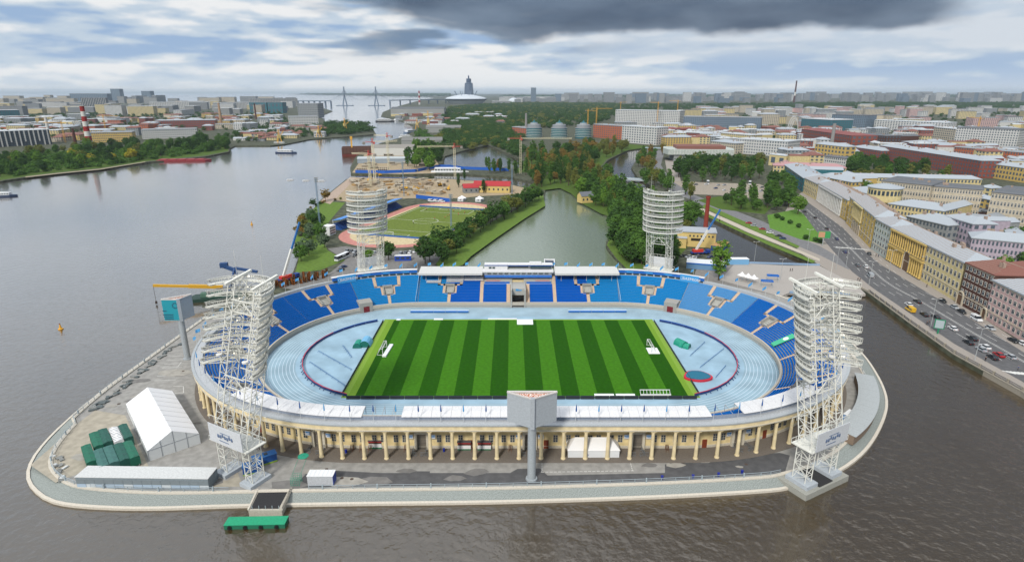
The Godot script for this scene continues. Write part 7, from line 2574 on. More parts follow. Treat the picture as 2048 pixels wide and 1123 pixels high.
func arch_on(t: Node3D, x: float, w: float, h: float, trim: Material) -> void:
	var o := [Vector2(-w / 2, 0), Vector2(-w / 2, h - w / 2)]
	for i in range(1, 9): o.append(Vector2(-cos(PI * i / 8.0) * w / 2, h - w / 2 + sin(PI * i / 8.0) * w / 2))
	o.append(Vector2(w / 2, 0))
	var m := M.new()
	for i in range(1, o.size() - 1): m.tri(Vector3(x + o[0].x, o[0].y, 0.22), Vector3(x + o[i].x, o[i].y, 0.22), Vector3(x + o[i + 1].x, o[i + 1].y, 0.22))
	var ap := part(t, "archway", m, mt("arch shade brown", 116, 92, 72, 0.8))  # flat brown panel, its colour stands in for the shaded open passage
	m = M.new()
	for i in o.size() - 1: m.bar(Vector3(x + o[i].x, o[i].y, 0.2), Vector3(x + o[i + 1].x, o[i + 1].y, 0.2), 0.7, 0.6)
	part(ap, "arch_trim", m, trim)

func build_city() -> void:
	city_mats()
	streets()
	street_row()
	quarter()
	traffic()

func streets() -> void:
	flat("pavement", pts([246.7, -523.9, 272.3, -562.4, 266, -523.9, 243.6, -431.9, 216.2, -351, 210.1, -325, 199.9, -253.7, 196.4, -233.2, 191.4, -206.8, 185.9, -170.5, 157.9, -140.5, 160.7, -169.5, 158.8, -197.4, 162.2, -228.1, 167.4, -266.3, 167.3, -277.7, 167.5, -313.8, 168.8, -340.4, 196.8, -433.7]), 0.02, mt("pavement", 172, 164, 156, 0.95, 1))
	flat("avenue", pts([235.7, -490.1, 252.8, -508.9, 229.7, -408.2, 207.8, -340.4, 201.3, -314.8, 192.7, -245.8, 185.5, -199.5, 179.9, -164.1, 162, -145, 166.3, -176.3, 165.7, -207.2, 169.6, -239.7, 173.4, -273, 178.5, -301.5, 189.9, -342.7, 208, -403.4]), 0.03, mt("avenue asphalt", 112, 112, 114, 0.95, 2))
	flat("canal_road", pts([157.8, -620.5, 166.9, -545.3, 182.1, -433.7, 188.1, -355.9, 186.5, -324, 178.7, -304.2, 177.8, -334.7, 168.1, -405, 157.7, -499.4, 151.4, -574.4]), 0.026, mt("road asphalt", 138, 138, 140, 0.95, 2))
	flat("canal_path", pts([153.3, -490.1, 163.3, -403.4, 174, -327.1, 171.5, -321.9, 158.2, -394.2, 149.4, -476.9]), 0.028, mt("path gravel", 206, 196, 180, 0.95, 1))
	var grass := mt("grass", 110, 138, 62, 0.95, 2)
	flat("grass_verge", pts([148.8, -474.8, 157.6, -392.7, 169.3, -321.9, 165.4, -317.8, 158, -358.4, 146.2, -458.3]), 0.024, grass)
	flat("grass_verge", pts([161.9, -499.4, 171.5, -406.6, 175.9, -355.9, 172.5, -351, 164.4, -397.2, 155.7, -485.7]), 0.03, grass)
	flat("lawn", pts([195.2, -452.4, 228.1, -476.9, 224.7, -452.4, 206.8, -392.7, 193.1, -360.9, 184.3, -374.1, 178.4, -406.6]), 0.027, mt("lawn green", 106, 148, 62, 0.95, 2))
	flat("lawn", pts([161.3, -518.8, 187.8, -539.8, 214.7, -490.1, 194.9, -456.3, 167.1, -476.9]), 0.027, mt("park grass", 88, 112, 48, 0.95, 2))
	flat("car_park", pts([165.8, -642.5, 196, -627.7, 253, -613.5, 249.6, -574.4, 222.1, -523.9, 189.7, -545.3, 161.6, -550.9]), 0.024, mt("car park ground", 176, 166, 152, 0.95, 2))
	flat("side_road", pts([158.7, -727.9, 230.7, -986.5, 246.8, -986.5, 191.3, -779.4, 169.2, -635, 165.3, -539.8, 154, -531.7, 152.4, -624.1, 148.4, -658]), 0.025, mt("road asphalt", 138, 138, 140, 0.95, 2))
	flat("side_road", pts([210.8, -838.4, 229.3, -851.2, 178.2, -635, 165.5, -635]), 0.029, mt("pavement", 172, 164, 156, 0.95, 1))
	# lane paint
	var mid := pts([236.9, -476.9, 216.7, -400.3, 203.4, -348.6, 194.5, -317.8, 185.5, -281.7, 184, -253.7, 180.6, -217, 179.7, -199.1, 178.1, -181.8])
	var sm := smooth(mid, 6.0)
	var m := M.new()
	m.path(offset(sm, 0.35), 0.16, 0.036)
	m.path(offset(sm, -0.35), 0.16, 0.036)
	for d in [-10.2, -6.8, -3.4, 3.4, 6.8]:
		var o := offset(sm, d)
		for i in range(0, o.size() - 1, 2): m.path([o[i], o[i].lerp(o[i + 1], 0.7)], 0.16, 0.036)
	for z in [[196, -354.7, 210.9, -348.6, 12], [166.1, -184.4, 172.6, -182.9, 7]]:
		var q: Array = z
		for i in int(q[4]):
			var a := Vector2(lerpf(q[0], q[2], i / (q[4] - 1.0)), lerpf(q[1], q[3], i / (q[4] - 1.0)))
			m.path([a, a + Vector2(2.4, 2.4)], 0.55, 0.036)
	struct("lane_markings", m, mt("road paint", 226, 226, 222, 0.8))
	# granite quay with posts and railing panels
	var wl := [Vector3(167.8, 0, -267), Vector3(162.6, 0, -228.6), Vector3(159.1, 0, -197.8), Vector3(160.7, 0, -169.5), Vector3(158.8, 0, -149.1)]
	var t := thing("quay_wall", "granite quay wall with dark railing panels along the right river bank", "quay wall")
	m = M.new()
	for i in wl.size() - 1:
		m.bar(wl[i] + Vector3(0, -0.9, 0), wl[i + 1] + Vector3(0, -0.9, 0), 0.9, 2.0)
		m.bar(wl[i] + Vector3(0, 0.2, 0), wl[i + 1] + Vector3(0, 0.2, 0), 1.1, 0.35)
	m.bar(wl[0] + Vector3(0, -0.5, 0), G(167.3, -277.7) + Vector3(0, -0.5, 0), 0.8, 2.8)
	part(t, "wall", m, mt("granite", 176, 168, 154, 0.9, 1))
	var post := M.new()
	post.box(Vector3(0, 0.9, 0), Vector3(0.6, 1.3, 0.6))
	post.box(Vector3(0, 1.6, 0), Vector3(0.75, 0.15, 0.75))
	var pm := post.mesh()
	var acc := []
	for i in wl.size() - 1:
		var k := int(wl[i].distance_to(wl[i + 1]) / 5.2)
		for j in k: acc.append(wl[i].lerp(wl[i + 1], float(j) / k))
	for i in acc.size() - 1:
		part(t, "post", pm, mt("granite", 176, 168, 154, 0.9, 1), acc[i])
		m = M.new()
		var d: Vector3 = acc[i + 1] - acc[i]
		for y in [0.5, 1.35]: m.bar(acc[i] + d * 0.08 + Vector3.UP * y, acc[i] + d * 0.92 + Vector3.UP * y, 0.1)
		for k in 12: m.bar(acc[i] + d * (0.1 + k * 0.0727) + Vector3.UP * 0.45, acc[i] + d * (0.1 + k * 0.0727) + Vector3.UP * 1.35, 0.09)
		part(t, "railing", m, mt("iron dark", 72, 74, 78, 0.6))
	# bridges over the canal
	for q in [[98.7, -658, 142.1, -638.7, 11.0, "pale road bridge across the canal above the park"], [222.1, -1022, 246.7, -1013, 10.0, "small pale bridge at the canal's upper end"]]:
		var z: Array = q
		var a := Vector3(z[0], 0, z[1])
		var b := Vector3(z[2], 0, z[3])
		var bt := thing("canal_bridge", z[5], "bridge", (a + b) / 2, between(a, b))
		var l := a.distance_to(b)
		m = M.new()
		m.box(Vector3(0, 0.2, 0), Vector3(l, 0.8, z[4]))
		part(bt, "deck", m, mt("bridge concrete", 190, 188, 182, 0.9, 1))
		for e in [-1, 1]:
			m = M.new()
			m.box(Vector3(0, 1.0, e * z[4] / 2), Vector3(l, 1.0, 0.35))
			part(bt, "parapet", m, mt("bridge rail", 170, 190, 204, 0.7))
			m = M.new()
			m.box(Vector3(e * l * 0.22, -1.2, 0), Vector3(1.6, 2.2, z[4] - 1))
			part(bt, "pier", m, mt("bridge concrete", 190, 188, 182, 0.9, 1))

func street_row() -> void:
	var ochre: Material = walls["ochre"]
	var pale: Material = walls["beige"]
	var t := house("town_house", "pink five-storey house at the right end of the embankment row", [196.4, -233.2, 192, -202.6], 17, 14, "pink", "tin", 5, 11, true)
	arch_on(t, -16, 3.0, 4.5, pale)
	t = house("town_house", "dark brown house with rusty roof between the yellow and pink houses", [198.8, -252.3, 196.9, -233.7], 19, 18, "brown", "rust", 5, 7, true)
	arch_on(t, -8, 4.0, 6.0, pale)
	t = house("column_house", "long yellow house with rows of columns and a tall archway", [210.7, -326.1, 199.5, -254.3], 18.5, 15, "cream", "tin", 4, 22, true)
	var l := 62.0
	columns_on(t, -34, -17.5, 8, 0.6, 8.6, 0.6, ochre)
	columns_on(t, -8.5, 3, 6, 0.6, 8.6, 0.6, ochre)
	columns_on(t, -34, 3, 16, 10.2, 17.2, 0.45, ochre)
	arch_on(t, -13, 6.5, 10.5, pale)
	house("town_house", "pale grey-green house wrapped in netting beside the column house", [215.8, -349.8, 211.1, -327.1], 18.5, 15, "pale", "tin", 5, 6, true)
	t = house("arcade_house", "ochre house with a row of arches at the street bend", [240.6, -424.8, 216.6, -352.2], 19, 16, "ochre", "tin", 5, 10, true)
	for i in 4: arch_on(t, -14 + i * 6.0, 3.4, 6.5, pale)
	columns_on(t, -20, 6, 8, 8.6, 17.6, 0.5, walls["cream"])
	t = house("colonnade_house", "long yellow house with tall white columns along the avenue", [264.4, -518.8, 244.6, -433.7], 15, 20, "ochre", "tin", 3, 16, true)
	columns_on(t, -38, 30, 17, 0.6, 13.2, 0.7, walls["white"])
	house("town_house", "yellow house left of the white columned house on the avenue", [271.9, -559.5, 265.2, -521.4], 14, 18, "cream", "tin", 3, 8, true)
	house("wrapped_house", "house wrapped in green netting at the avenue's far end", [302.7, -674.2, 273.7, -565.3], 13, 22, "teal", "tin", 3, 12)
	# rotunda on the arcade house
	var ro := thing("rotunda", "round yellow rotunda with a low tin roof above the arcade house", "rotunda", G(272.4, -437.3))
	var m := M.new()
	m.lathe(Vector3.ZERO, [[11, 14.0], [11, 24.0]], 24)
	part(ro, "drum", m, walls["cream"])
	m = M.new()
	m.lathe(Vector3.ZERO, [[11.8, 23.6], [11.8, 24.2], [3.0, 26.2], [0.05, 26.4]], 24)
	part(ro, "roof", m, roofs["tin"])
	for i in 14:
		m = M.new()
		m.box(Vector3(0, 20.5, 11.0), Vector3(1.7, 3.2, 0.2))
		part(ro, "window", m, glass(), Vector3.ZERO, -1.6 + i * 0.245)
	# houses behind the row
	house("slab_office", "big beige five-storey office block with dark roof, left wing", [283.9, -462.3, 305.7, -437.3], 25, 34, "beige", "slate", 5, 18, true, "", false)
	house("slab_office", "big beige office block with dark roof, middle wing", [308.8, -441, 333, -423.1], 24, 22, "beige", "slate", 5, 18, true, "", false)
	house("slab_office", "big beige office block with dark roof, right wing nearest the frame edge", [327.5, -408.2, 347.2, -385.4], 25, 40, "beige", "slate", 5, 16, true, "", false)
	for q in [[257.1, -385.4, 263.9, -355.9, 13, 24, "grey", "tin", 3, 12, "grey courtyard house with big windows behind the arcade house"], [265.7, -419.7, 285.4, -391.2, 15, 22, "cream", "tin", 4, 16, "tin roofed cream wing behind the rotunda"], [272, -371.4, 271.2, -346.2, 16, 14, "lilac", "tin", 4, 8, "narrow lilac house with a blank gable behind the column house"], [255.1, -324, 282.3, -308, 13, 16, "lilac", "tin", 3, 18, "long lilac house in the yard behind the column house"], [289.7, -385.4, 311.2, -368.8, 11, 16, "beige", "lead", 3, 14, "low beige house under the office block"], [220.5, -263.4, 227.2, -237.3, 15, 14, "beige", "rust", 4, 12, "rusty roofed house behind the pink one"], [279.3, -499.4, 278.1, -452.4, 14, 26, "cream", "tin", 3, 12, "tin roofed wing behind the white columned house"], [300.5, -580.6, 308.2, -545.3, 12, 20, "ochre", "tin", 3, 10, "ochre wing with dishes on its roof behind the avenue"]]:
		house("yard_house", q[10], q.slice(0, 4), q[4], q[5], q[6], q[7], q[8], q[9], false)

func quarter() -> void:
	# named blocks behind the avenue: front line, height, depth, wall, roof, floors, bays, label
	var list := [
		[312.6, -599.9, 450.7, -577.5, 10, 14, "cream", "tin", 2, 46, "very long low yellow barracks with a tin roof behind the office block"],
		[522.7, -674.2, 532.3, -599.9, 15, 16, "ochre", "tin", 3, 20, "ochre barracks with arched windows at the right edge"],
		[511, -851.2, 507.9, -658, 19, 22, "brick", "tin", 4, 44, "long red brick factory with a tin roof on the right"],
		[290.9, -674.2, 359.1, -650.2, 12, 20, "cream", "rose", 3, 20, "long yellow house with a pink roof beyond the dense trees"],
		[538.2, -1147, 536.1, -969.5, 24, 40, "brick", "red", 4, 24, "dark red brick works with a red roof left of the long factory"],
		[448.8, -906.6, 464.2, -851.2, 17, 18, "ochre", "tin", 3, 9, "bright yellow three-storey house before the red works"],
		[395.5, -779.4, 410.8, -747.7, 12, 16, "white", "slate", 3, 12, "white low office in front of the yellow house"],
		[329.3, -779.4, 341.2, -758, 14, 14, "cream", "snow", 1, 2, "blank cream gable house at the quarter's left end"],
		[494.5, -892.1, 499.7, -825.9, 14, 24, "brick", "tin", 3, 14, "red brick workshop beside the long factory's left end"],
		[609.4, -1081, 621.3, -1022, 20, 30, "brown", "slate", 4, 12, "dark brown brick block behind the workshop"],
		[862.5, -1474, 939.4, -1336, 26, 40, "white", "snow", 7, 26, "long white modern apartment block far right of centre"],
		[735.8, -1022, 784.6, -953, 34, 40, "white", "slate", 9, 24, "white apartment block with black window squares far right"],
		[753.2, -1102, 751.6, -1041, 30, 30, "beige", "snow", 8, 12, "beige apartment block under a yellow tower crane"],
		[688.1, -1474, 714.5, -1385, 30, 60, "teal", "snow", 7, 16, "rounded green glass office block left of the white apartments"],
		[800.3, -1554, 841, -1474, 36, 40, "steel", "slate", 9, 18, "blue glass apartment block behind the green glass office"],
		[407.3, -1474, 564, -1402, 34, 40, "steel", "lead", 8, 40, "long blue-grey glass apartment row beyond the sports hall"],
		[343.7, -937, 394.8, -878.1, 22, 40, "white", "snow", 5, 20, "white office block with dark corner strips by the dense trees"],
		[615.9, -851.2, 647.5, -758, 17, 26, "orange", "lead", 4, 30, "orange brick block behind the long factory's right end"],
		[625.9, -986.5, 640.8, -892.1, 14, 40, "brick", "tin", 3, 24, "red brick yard building with a broad tin roof"],
		[528, -747.7, 585.4, -682.7, 12, 30, "brick", "tin", 3, 30, "low red brick range with a tin roof at the right edge"],
		[299.1, -1798, 456.8, -1692, 40, 40, "white", "snow", 9, 36, "long white curved apartment block above the park"],
		[204.6, -1147, 254, -1081, 30, 30, "white", "snow", 7, 14, "white modern block with dark glass centre above the canal"],
		[168, -1276, 218.2, -1208, 26, 30, "orange", "lead", 6, 14, "orange brick block under construction left of the white one"],
		[0, -1368, 30, -1320, 16, 20, "orange", "lead", 4, 8, "low orange brick house left of the domed blocks"],
		[319.1, -1195, 370, -1147, 16, 40, "brick", "snow", 4, 18, "red house row with pale roofs behind the sports hall"],
		[314, -969.5, 336.7, -921.6, 16, 30, "beige", "tin", 4, 12, "beige house with a tin roof right of the sports hall"],
		[373.9, -1102, 404.7, -1041, 20, 26, "cream", "snow", 5, 14, "cream house with pale roof behind the sports hall's right end"],
		[949.8, -1248, 977.3, -1147, 18, 40, "cream", "rust", 4, 24, "cream range with a brown roof at the far right edge"],
		[317.5, -1368, 341, -1320, 14, 26, "brick", "red", 4, 8, "red brick house left of the sports hall"]]
	for q in list: house("city_block", q[10], q.slice(0, 4), q[4], q[5], q[6], q[7], q[8], q[9], false, "", not (q[7] in ["snow", "slate", "lead"]))
	for q in [[G(45.13, -1262), "left"], [G(95.39, -1248), "middle"], [G(144.1, -1248), "right"]]:
		var t := thing("domed_block", "round teal glass apartment block with a domed top, %s of three" % q[1], "building", q[0], 0.0, "domed glass blocks")
		var m := M.new()
		m.lathe(Vector3.ZERO, [[16.5, 0.0], [16.5, 8.0], [16, 8.1], [16, 20.0], [13, 20.1], [13, 26.0], [8, 26.1], [7, 30.0], [2, 32.0], [1, 35.0], [0.1, 36.0]], 20)
		part(t, "drum", m, walls["teal"])
		m = M.new()
		for f in 5:
			var e := 17.0 if f < 2 else 16.0
			m.lathe(Vector3(0, 3.4 + f * 3.2, 0), [[e + 0.2, 0.0], [e + 0.4, 0.1], [e + 0.4, 0.8], [e, 0.9]], 20)
		part(t, "balcony", m, walls["pale"], Vector3.ZERO, 0, "stuff")
		m = M.new()
		m.lathe(Vector3.ZERO, [[16.6, 19.6], [16.6, 20.4], [13.6, 20.5], [13.6, 26.0], [13.6, 26.6], [8.3, 26.7], [6.8, 30.4]], 20)
		part(t, "dome", m, roofs["lead"])
	# grey concrete sports hall
	var sh := thing("sports_hall", "grey concrete sports hall with overhanging upper floor by the canal", "building", G(255.3, -825.9), -0.1)
	var m := M.new()
	m.box(Vector3(0, 5, -14), Vector3(72, 10, 40))
	part(sh, "base", m, walls["grey"])
	m = M.new()
	m.prism(v2([Vector2(-44, 8), Vector2(42, 8), Vector2(46, -16), Vector2(42, -40), Vector2(-44, -40), Vector2(-48, -16)]), 9, 16)
	part(sh, "upper_floor", m, walls["pale"])
	m = M.new()
	m.box(Vector3(0, 18, -16), Vector3(64, 4, 36))
	part(sh, "roof", m, roofs["rust"])
	m = M.new()
	for i in 20: m.box(Vector3(-36 + i * 3.8, 12.6, 8.15), Vector3(0.7, 6.4, 0.3))
	part(sh, "rib", m, walls["white"], Vector3.ZERO, 0, "stuff")
	var arch := thing("arch_gate", "white looping arch sculpture beside the green glass block", "arch", G(670.2, -1475))
	m = M.new()
	for k in 3:
		for i in 12:
			var a := PI * i / 12.0
			var b := PI * (i + 1) / 12.0
			m.bar(Vector3(cos(a) * (12 - k * 2), sin(a) * (34 - k * 4), k * 5.0), Vector3(cos(b) * (12 - k * 2), sin(b) * (34 - k * 4), k * 5.0), 1.4)
	part(arch, "hoop", m, walls["white"], Vector3.ZERO, 0, "stuff")
	# infill blocks
	var old := ["cream", "ochre", "pink", "beige", "white", "brick", "cream", "grey"]
	fill_blocks(pts([312.2, -704.6, 402.6, -851.2, 416.2, -986.5, 269.9, -1081, 377.5, -1475, 568.6, -1475, 1345, -1475, 636.3, -682.7, 528.9, -682.7, 538.4, -892.1, 427.6, -779.4]), 120, 29.0, -0.12, [16, 42], [12, 20], [9, 19], old, ["tin", "tin", "lead", "rust", "snow"], "old town house in the right quarter", 71, "old_town_house")
	fill_blocks(pts([246.1, -1475, 401.4, -1475, 1405, -1475, 2846, -3016, 1152, -3016, 416, -2395]), 120, 48.0, -0.05, [24, 70], [16, 28], [14, 34], ["white", "beige", "cream", "pink", "grey", "white"], ["snow", "lead", "tin", "slate"], "mid-distance apartment block on the right", 72, "apartment_block")
	fill_blocks(pts([434.9, -559.5, 451.3, -559.5, 351.5, -424.8, 336.4, -424.8]), 4, 15.0, 0.2, [12, 20], [8, 12], [8, 13], old, ["tin", "rust"], "small yard house beside the big office block", 78, "yard_house")
	fill_blocks(pts([254.9, -986.5, 342.8, -1336, 494.6, -1336, 367.8, -986.5, 306.3, -944.9]), 10, 40.0, 0.1, [24, 46], [14, 24], [10, 18], old, ["snow", "tin", "rust"], "house behind the concrete sports hall", 73, "old_town_house")
	fill_blocks(pts([-172, -1475, -5.17, -1598, -8.99, -2799, -260, -2610]), 12, 60.0, 0.0, [20, 50], [14, 24], [7, 14], ["white", "pink", "cream", "grey"], ["snow", "tin", "rust"], "villa among the woods beyond the lagoon", 74, "villa")
	# left shore
	var lefts := [
		[-888.6, -1022, -826.9, -1102, 26, 50, "dark", "snow", 7, 22, "dark office block with white vertical strips on the left shore"],
		[-1657, -1950, -1597, -2018, 34, 40, "teal", "snow", 8, 14, "teal glass office block at the left edge"],
		[-780.9, -1135, -715.3, -1159, 18, 30, "ochre", "lead", 4, 24, "ochre factory with long window rows behind the striped chimney"],
		[-734.1, -1221, -645.2, -1262, 18, 30, "white", "lead", 4, 26, "white office range behind the shore wood"],
		[-908, -1576, -775.9, -1620, 20, 50, "brick", "tin", 4, 30, "red factory with a pale roof on the left shore"],
		[-2190, -3180, -2091, -3224, 60, 60, "dark", "slate", 12, 16, "dark blue glass office slab in the left distance"],
		[-3468, -4919, -3177, -4919, 75, 60, "steel", "slate", 14, 20, "long grey-blue slab block on the left skyline"],
		[-3774, -5908, -3689, -5908, 115, 60, "steel", "lead", 20, 6, "tall glass tower on the left skyline"],
		[-3320, -5626, -3240, -5626, 95, 60, "steel", "lead", 18, 6, "blue glass tower on the left skyline right of the tallest"],
		[-1150, -2733, -1075, -2733, 45, 50, "teal", "slate", 2, 4, "building wrapped in dark teal netting, left of two"],
		[-1070, -2733, -1005, -2733, 45, 50, "teal", "slate", 2, 4, "building wrapped in teal netting with a red square, right of two"],
		[-760.3, -2212, -689.1, -2212, 50, 70, "grey", "lead", 8, 12, "grey concrete works block at the river mouth"],
		[-637.7, -1770, -561.9, -1798, 22, 50, "white", "lead", 3, 12, "low white hall before the grey works block"],
		[-1601, -3364, -1454, -3464, 34, 40, "white", "snow", 9, 24, "white slab block left of the netted buildings"],
		[-1952, -3364, -1676, -3464, 36, 40, "white", "snow", 9, 36, "long white slab block on the left skyline"],
		[-1595, -3802, -1346, -3929, 50, 40, "panel", "lead", 12, 30, "long pale slab block at the river mouth"]]
	for q in lefts:
		var hb := house("city_block", q[10], q.slice(0, 4), q[4], q[5], q[6], q[7], q[8], q[9], false, "", false)
		if q[6] == "dark":
			var l := Vector2(q[0], q[1]).distance_to(Vector2(q[2], q[3]))
			for i in 15:
				m = M.new()
				m.box(Vector3(-l / 2 + (i + 0.5) * l / 15.0, q[4] * (0.5 if i % 3 else 0.62), 0.5), Vector3(l * 0.018, q[4] * (1.0 if i % 3 else 0.7), 0.8))
				part(hb, "fin", m, walls["white"])
	fill_blocks(pts([-987.3, -986.5, -885.5, -1081, -854, -1147, -830.9, -1196, -803.8, -1369, -661.8, -1475, -506.5, -1475, -614.9, -1887, -893.6, -2395, -2026, -2055]), 130, 32.0, 0.06, [18, 60], [12, 30], [8, 18], ["cream", "beige", "white", "brick", "grey", "orange", "ochre"], ["tin", "lead", "snow", "rust", "tin"], "works building on the left shore", 75, "works_building")
	fill_blocks(pts([-500.3, -1092, -410, -1248, -362.3, -1336, -496.4, -1598, -633.8, -1438]), 34, 14.0, 0.1, [10, 34], [8, 18], [4, 10], ["beige", "white", "grey", "brick", "cream"], ["tin", "rust", "lead"], "wharf shed on the left bank", 79, "wharf_shed")
	fill_blocks(pts([-473.8, -2395, -364.5, -2019, -278.9, -1744, -207.9, -1475, -166, -1475, -301.1, -2799, -542, -3016]), 26, 32.0, 0.1, [16, 50], [10, 24], [6, 14], ["white", "grey", "cream", "brick"], ["tin", "lead", "rust"], "shipyard building on the right bank", 80, "shipyard_building")
	fill_blocks(pts([-2192, -2055, -891.5, -2498, -1429, -4066, -4335, -3802]), 110, 75.0, 0.04, [40, 120], [24, 40], [20, 40], ["panel", "beige", "white", "block", "cream"], ["lead", "snow", "slate"], "apartment slab in the left distance", 76, "apartment_slab")
	fill_blocks(pts([-4799, -4212, -1612, -4539, -2071, -5909, -7298, -5626]), 80, 110.0, 0.02, [50, 150], [30, 50], [30, 62], ["panel", "block", "beige", "panel"], ["lead", "slate"], "tower block on the left skyline before the gulf", 77, "tower_block")

func fill_blocks(poly: Array, n: int, gap: float, turn: float, ls: Array, ds: Array, hs: Array, wl: Array, rf: Array, what: String, sd: int, nm := "city_block") -> void:
	var r := RandomNumberGenerator.new()
	r.seed = sd
	var words := {"cream": "cream", "ochre": "ochre", "pink": "pink", "beige": "beige", "white": "white", "brick": "red brick", "grey": "grey", "steel": "blue-grey", "orange": "orange brick", "panel": "pale grey", "block": "grey panel", "dark": "dark"}
	for p in scatter(v2(poly), n, gap, r):
		var l := r.randf_range(ls[0], ls[1])
		var a := turn + r.randf_range(-0.12, 0.12) + (PI / 2 if r.randf() < 0.25 else 0.0)
		var d := Vector2(cos(a), -sin(a)) * l * 0.5
		var w: String = wl[r.randi() % wl.size()]
		var f: String = rf[r.randi() % rf.size()]
		var h := r.randf_range(hs[0], hs[1])
		var fl := maxi(2, int(h / 3.4))
		house(nm, "%s %s" % [words[w], what] + ("" if h < (hs[0] + hs[1]) * 0.5 else ", one of the taller"), [p.x - d.x, p.y - d.y, p.x + d.x, p.y + d.y], h, r.randf_range(ds[0], ds[1]), w, f, mini(fl, 12), int(clampf(l / 4.5, 4, 22)), false, what + "s", f in ["tin", "rust"])

func traffic() -> void:
	var mid := pts([236.9, -476.9, 216.7, -400.3, 203.4, -348.6, 194.5, -317.8, 185.5, -281.7, 184, -253.7, 180.6, -217, 179.7, -199.1, 178.1, -181.8])
	var list := [[G(229.5, -464.3), "black", "avenue's far end by the lawn"], [G(226.4, -441), "black", "avenue beside the lawn's corner tree"], [G(216.2, -403.4), "black", "avenue before the white columned house"], [G(207.2, -372.8), "blue", "avenue just beyond the upper zebra crossing"], [G(195.2, -340.4), "blue", "upper zebra crossing"], [G(207, -335.9), "black", "kerb before the netted house"], [G(187.1, -311.9), "grey", "avenue opposite the netted house, left of the white car"], [G(189.8, -309), "white", "avenue opposite the netted house"], [G(175.1, -249.1), "white", "near lane below the column house, by the orange truck"], [G(181.4, -253), "black", "near lane below the archway"], [G(193.5, -254.3), "black", "kerb before the column house's right end"], [G(192.9, -245.8), "silver", "kerb before the brown house"], [G(192.2, -240.3), "black", "kerb under the brown house's archway"], [G(173.8, -236.7), "black", "near lane, left of a pair by the quay"], [G(176.7, -233.7), "black", "near lane, right of a pair by the quay"], [G(174.9, -221.1), "white", "near lane beside the green advert pillar"], [G(190.1, -221.6), "silver", "kerb before the pink house"], [G(175.2, -211), "black", "queue at the lights, far lane"], [G(171, -207.2), "black", "queue at the lights, behind the silver car"], [G(174.2, -203.1), "white", "queue at the lights, middle lane"], [G(171.1, -200.8), "silver", "queue at the lights, near lane"], [G(173.8, -196.1), "red", "front of the queue at the lights"], [G(170, -194), "black", "front of the queue beside the quay"], [G(176.7, -194.4), "silver", "front of the queue on the far lane"], [G(189.3, -209.1), "black", "kerb at the pink house's right end"], [G(190.4, -206.3), "white", "kerb at the frame's right edge"]]
	var dirf := func(p: Vector3) -> float:
		var best := 1e9
		var ang := 0.0
		for i in mid.size() - 1:
			var c := Geometry2D.get_closest_point_to_segment(Vector2(p.x, p.z), mid[i], mid[i + 1])
			var d := c.distance_to(Vector2(p.x, p.z))
			if d < best:
				best = d
				var v: Vector2 = mid[i + 1] - mid[i]
				ang = atan2(-v.y, v.x) + (PI if (v.cross(Vector2(p.x, p.z) - c)) < 0 else 0.0)
		return ang
	for q in list: car("car", "street_car", "%s car on the %s" % [q[1], q[2]], q[0] + Vector3.UP * 0.03, dirf.call(q[0]), q[1], "cars on the embankment avenue")
	car("van", "delivery_van", "white van parked at the pink house's left corner", G(191.8, -231.4), dirf.call(G(191.8, -231.4)), "white", "")
	car("van", "delivery_van", "silver van on the avenue below the netted house", G(182.9, -292.5), dirf.call(G(182.9, -292.5)), "silver", "")
	car("van", "orange_truck", "small orange and white truck at the quay's kerb", G(171.3, -242.1), dirf.call(G(171.3, -242.1)), "yellow", "")
	for q in [[G(169.4, -421.4), "red", "leftmost red"], [G(169.8, -413), "silver", "silver"], [G(171.3, -401.8), "red", "second red"], [G(172.1, -391.2), "white", "white"], [G(173.8, -381.1), "black", "black"], [G(173.4, -374.1), "blue", "rightmost dark blue"]]: car("car", "parked_car", "%s car parked along the canal road" % q[2], q[0], -0.4, q[1], "cars along the canal road")
	var r := RandomNumberGenerator.new()
	r.seed = 8
	var cols := ["white", "white", "silver", "black", "grey", "blue"]
	for p in scatter(v2(pts([168.1, -620.5, 192.8, -617, 250.3, -606.6, 246.2, -574.4, 226.2, -539.8, 191.5, -550.9, 167.1, -562.4])), 16, 5.0, r):
		var c: String = cols[r.randi() % 6]
		car("car", "parked_car", "%s car on the open car park before the dense trees" % c, Vector3(p.x, 0.03, p.y), 0.3 + r.randf() * 0.4, c, "cars on the car park")
	car("bus", "parked_bus", "white bus on the car park below the dense trees", G(201.1, -617), 1.3, "white", "")
	car("bus", "parked_bus", "white bus at the car park's right end", G(242.8, -613.5), 1.2, "white", "")
	for i in 12:
		var c: String = cols[r.randi() % 6]
		var p := (G(209.5, -906.6)).lerp(G(155, -635), i / 11.0)
		car("car", "parked_car", "%s car in the line parked on the side road by the canal" % c, p + Vector3(2.0 * (i % 2), 0.03, 0), 1.2, c, "cars on the side road")
	# street lamps, advert pillar, posters, people
	var lp := [[G(205, -286.6), "middle of the avenue's far kerb by the column house"], [G(174.1, -278.4), "avenue's near kerb at the forecourt"], [G(167.5, -223.2), "quay kerb beside the advert pillar"], [G(162.7, -192.7), "quay kerb by the waiting cars"], [G(196.6, -299.6), "avenue kerb before the column house's left end"], [G(177.1, -348.6), "canal road's corner with the lawn"], [G(171.3, -304.2), "forecourt's street edge"], [G(210.2, -249.7), "far kerb before the brown house"]]
	for q in lp: lamp_post("tall double street lamp on the " + q[1], q[0], 12, dirf.call(q[0]) + PI / 2, "street lamps on the avenue")
	var bb := thing("street_billboard", "colourful billboard on a post at the lawn's tip", "billboard", G(189.7, -355.9), -0.2)
	var m := M.new()
	m.tube(Vector3(0, 0, 0), Vector3(0, 5, 0), 0.3, 0.3, 8)
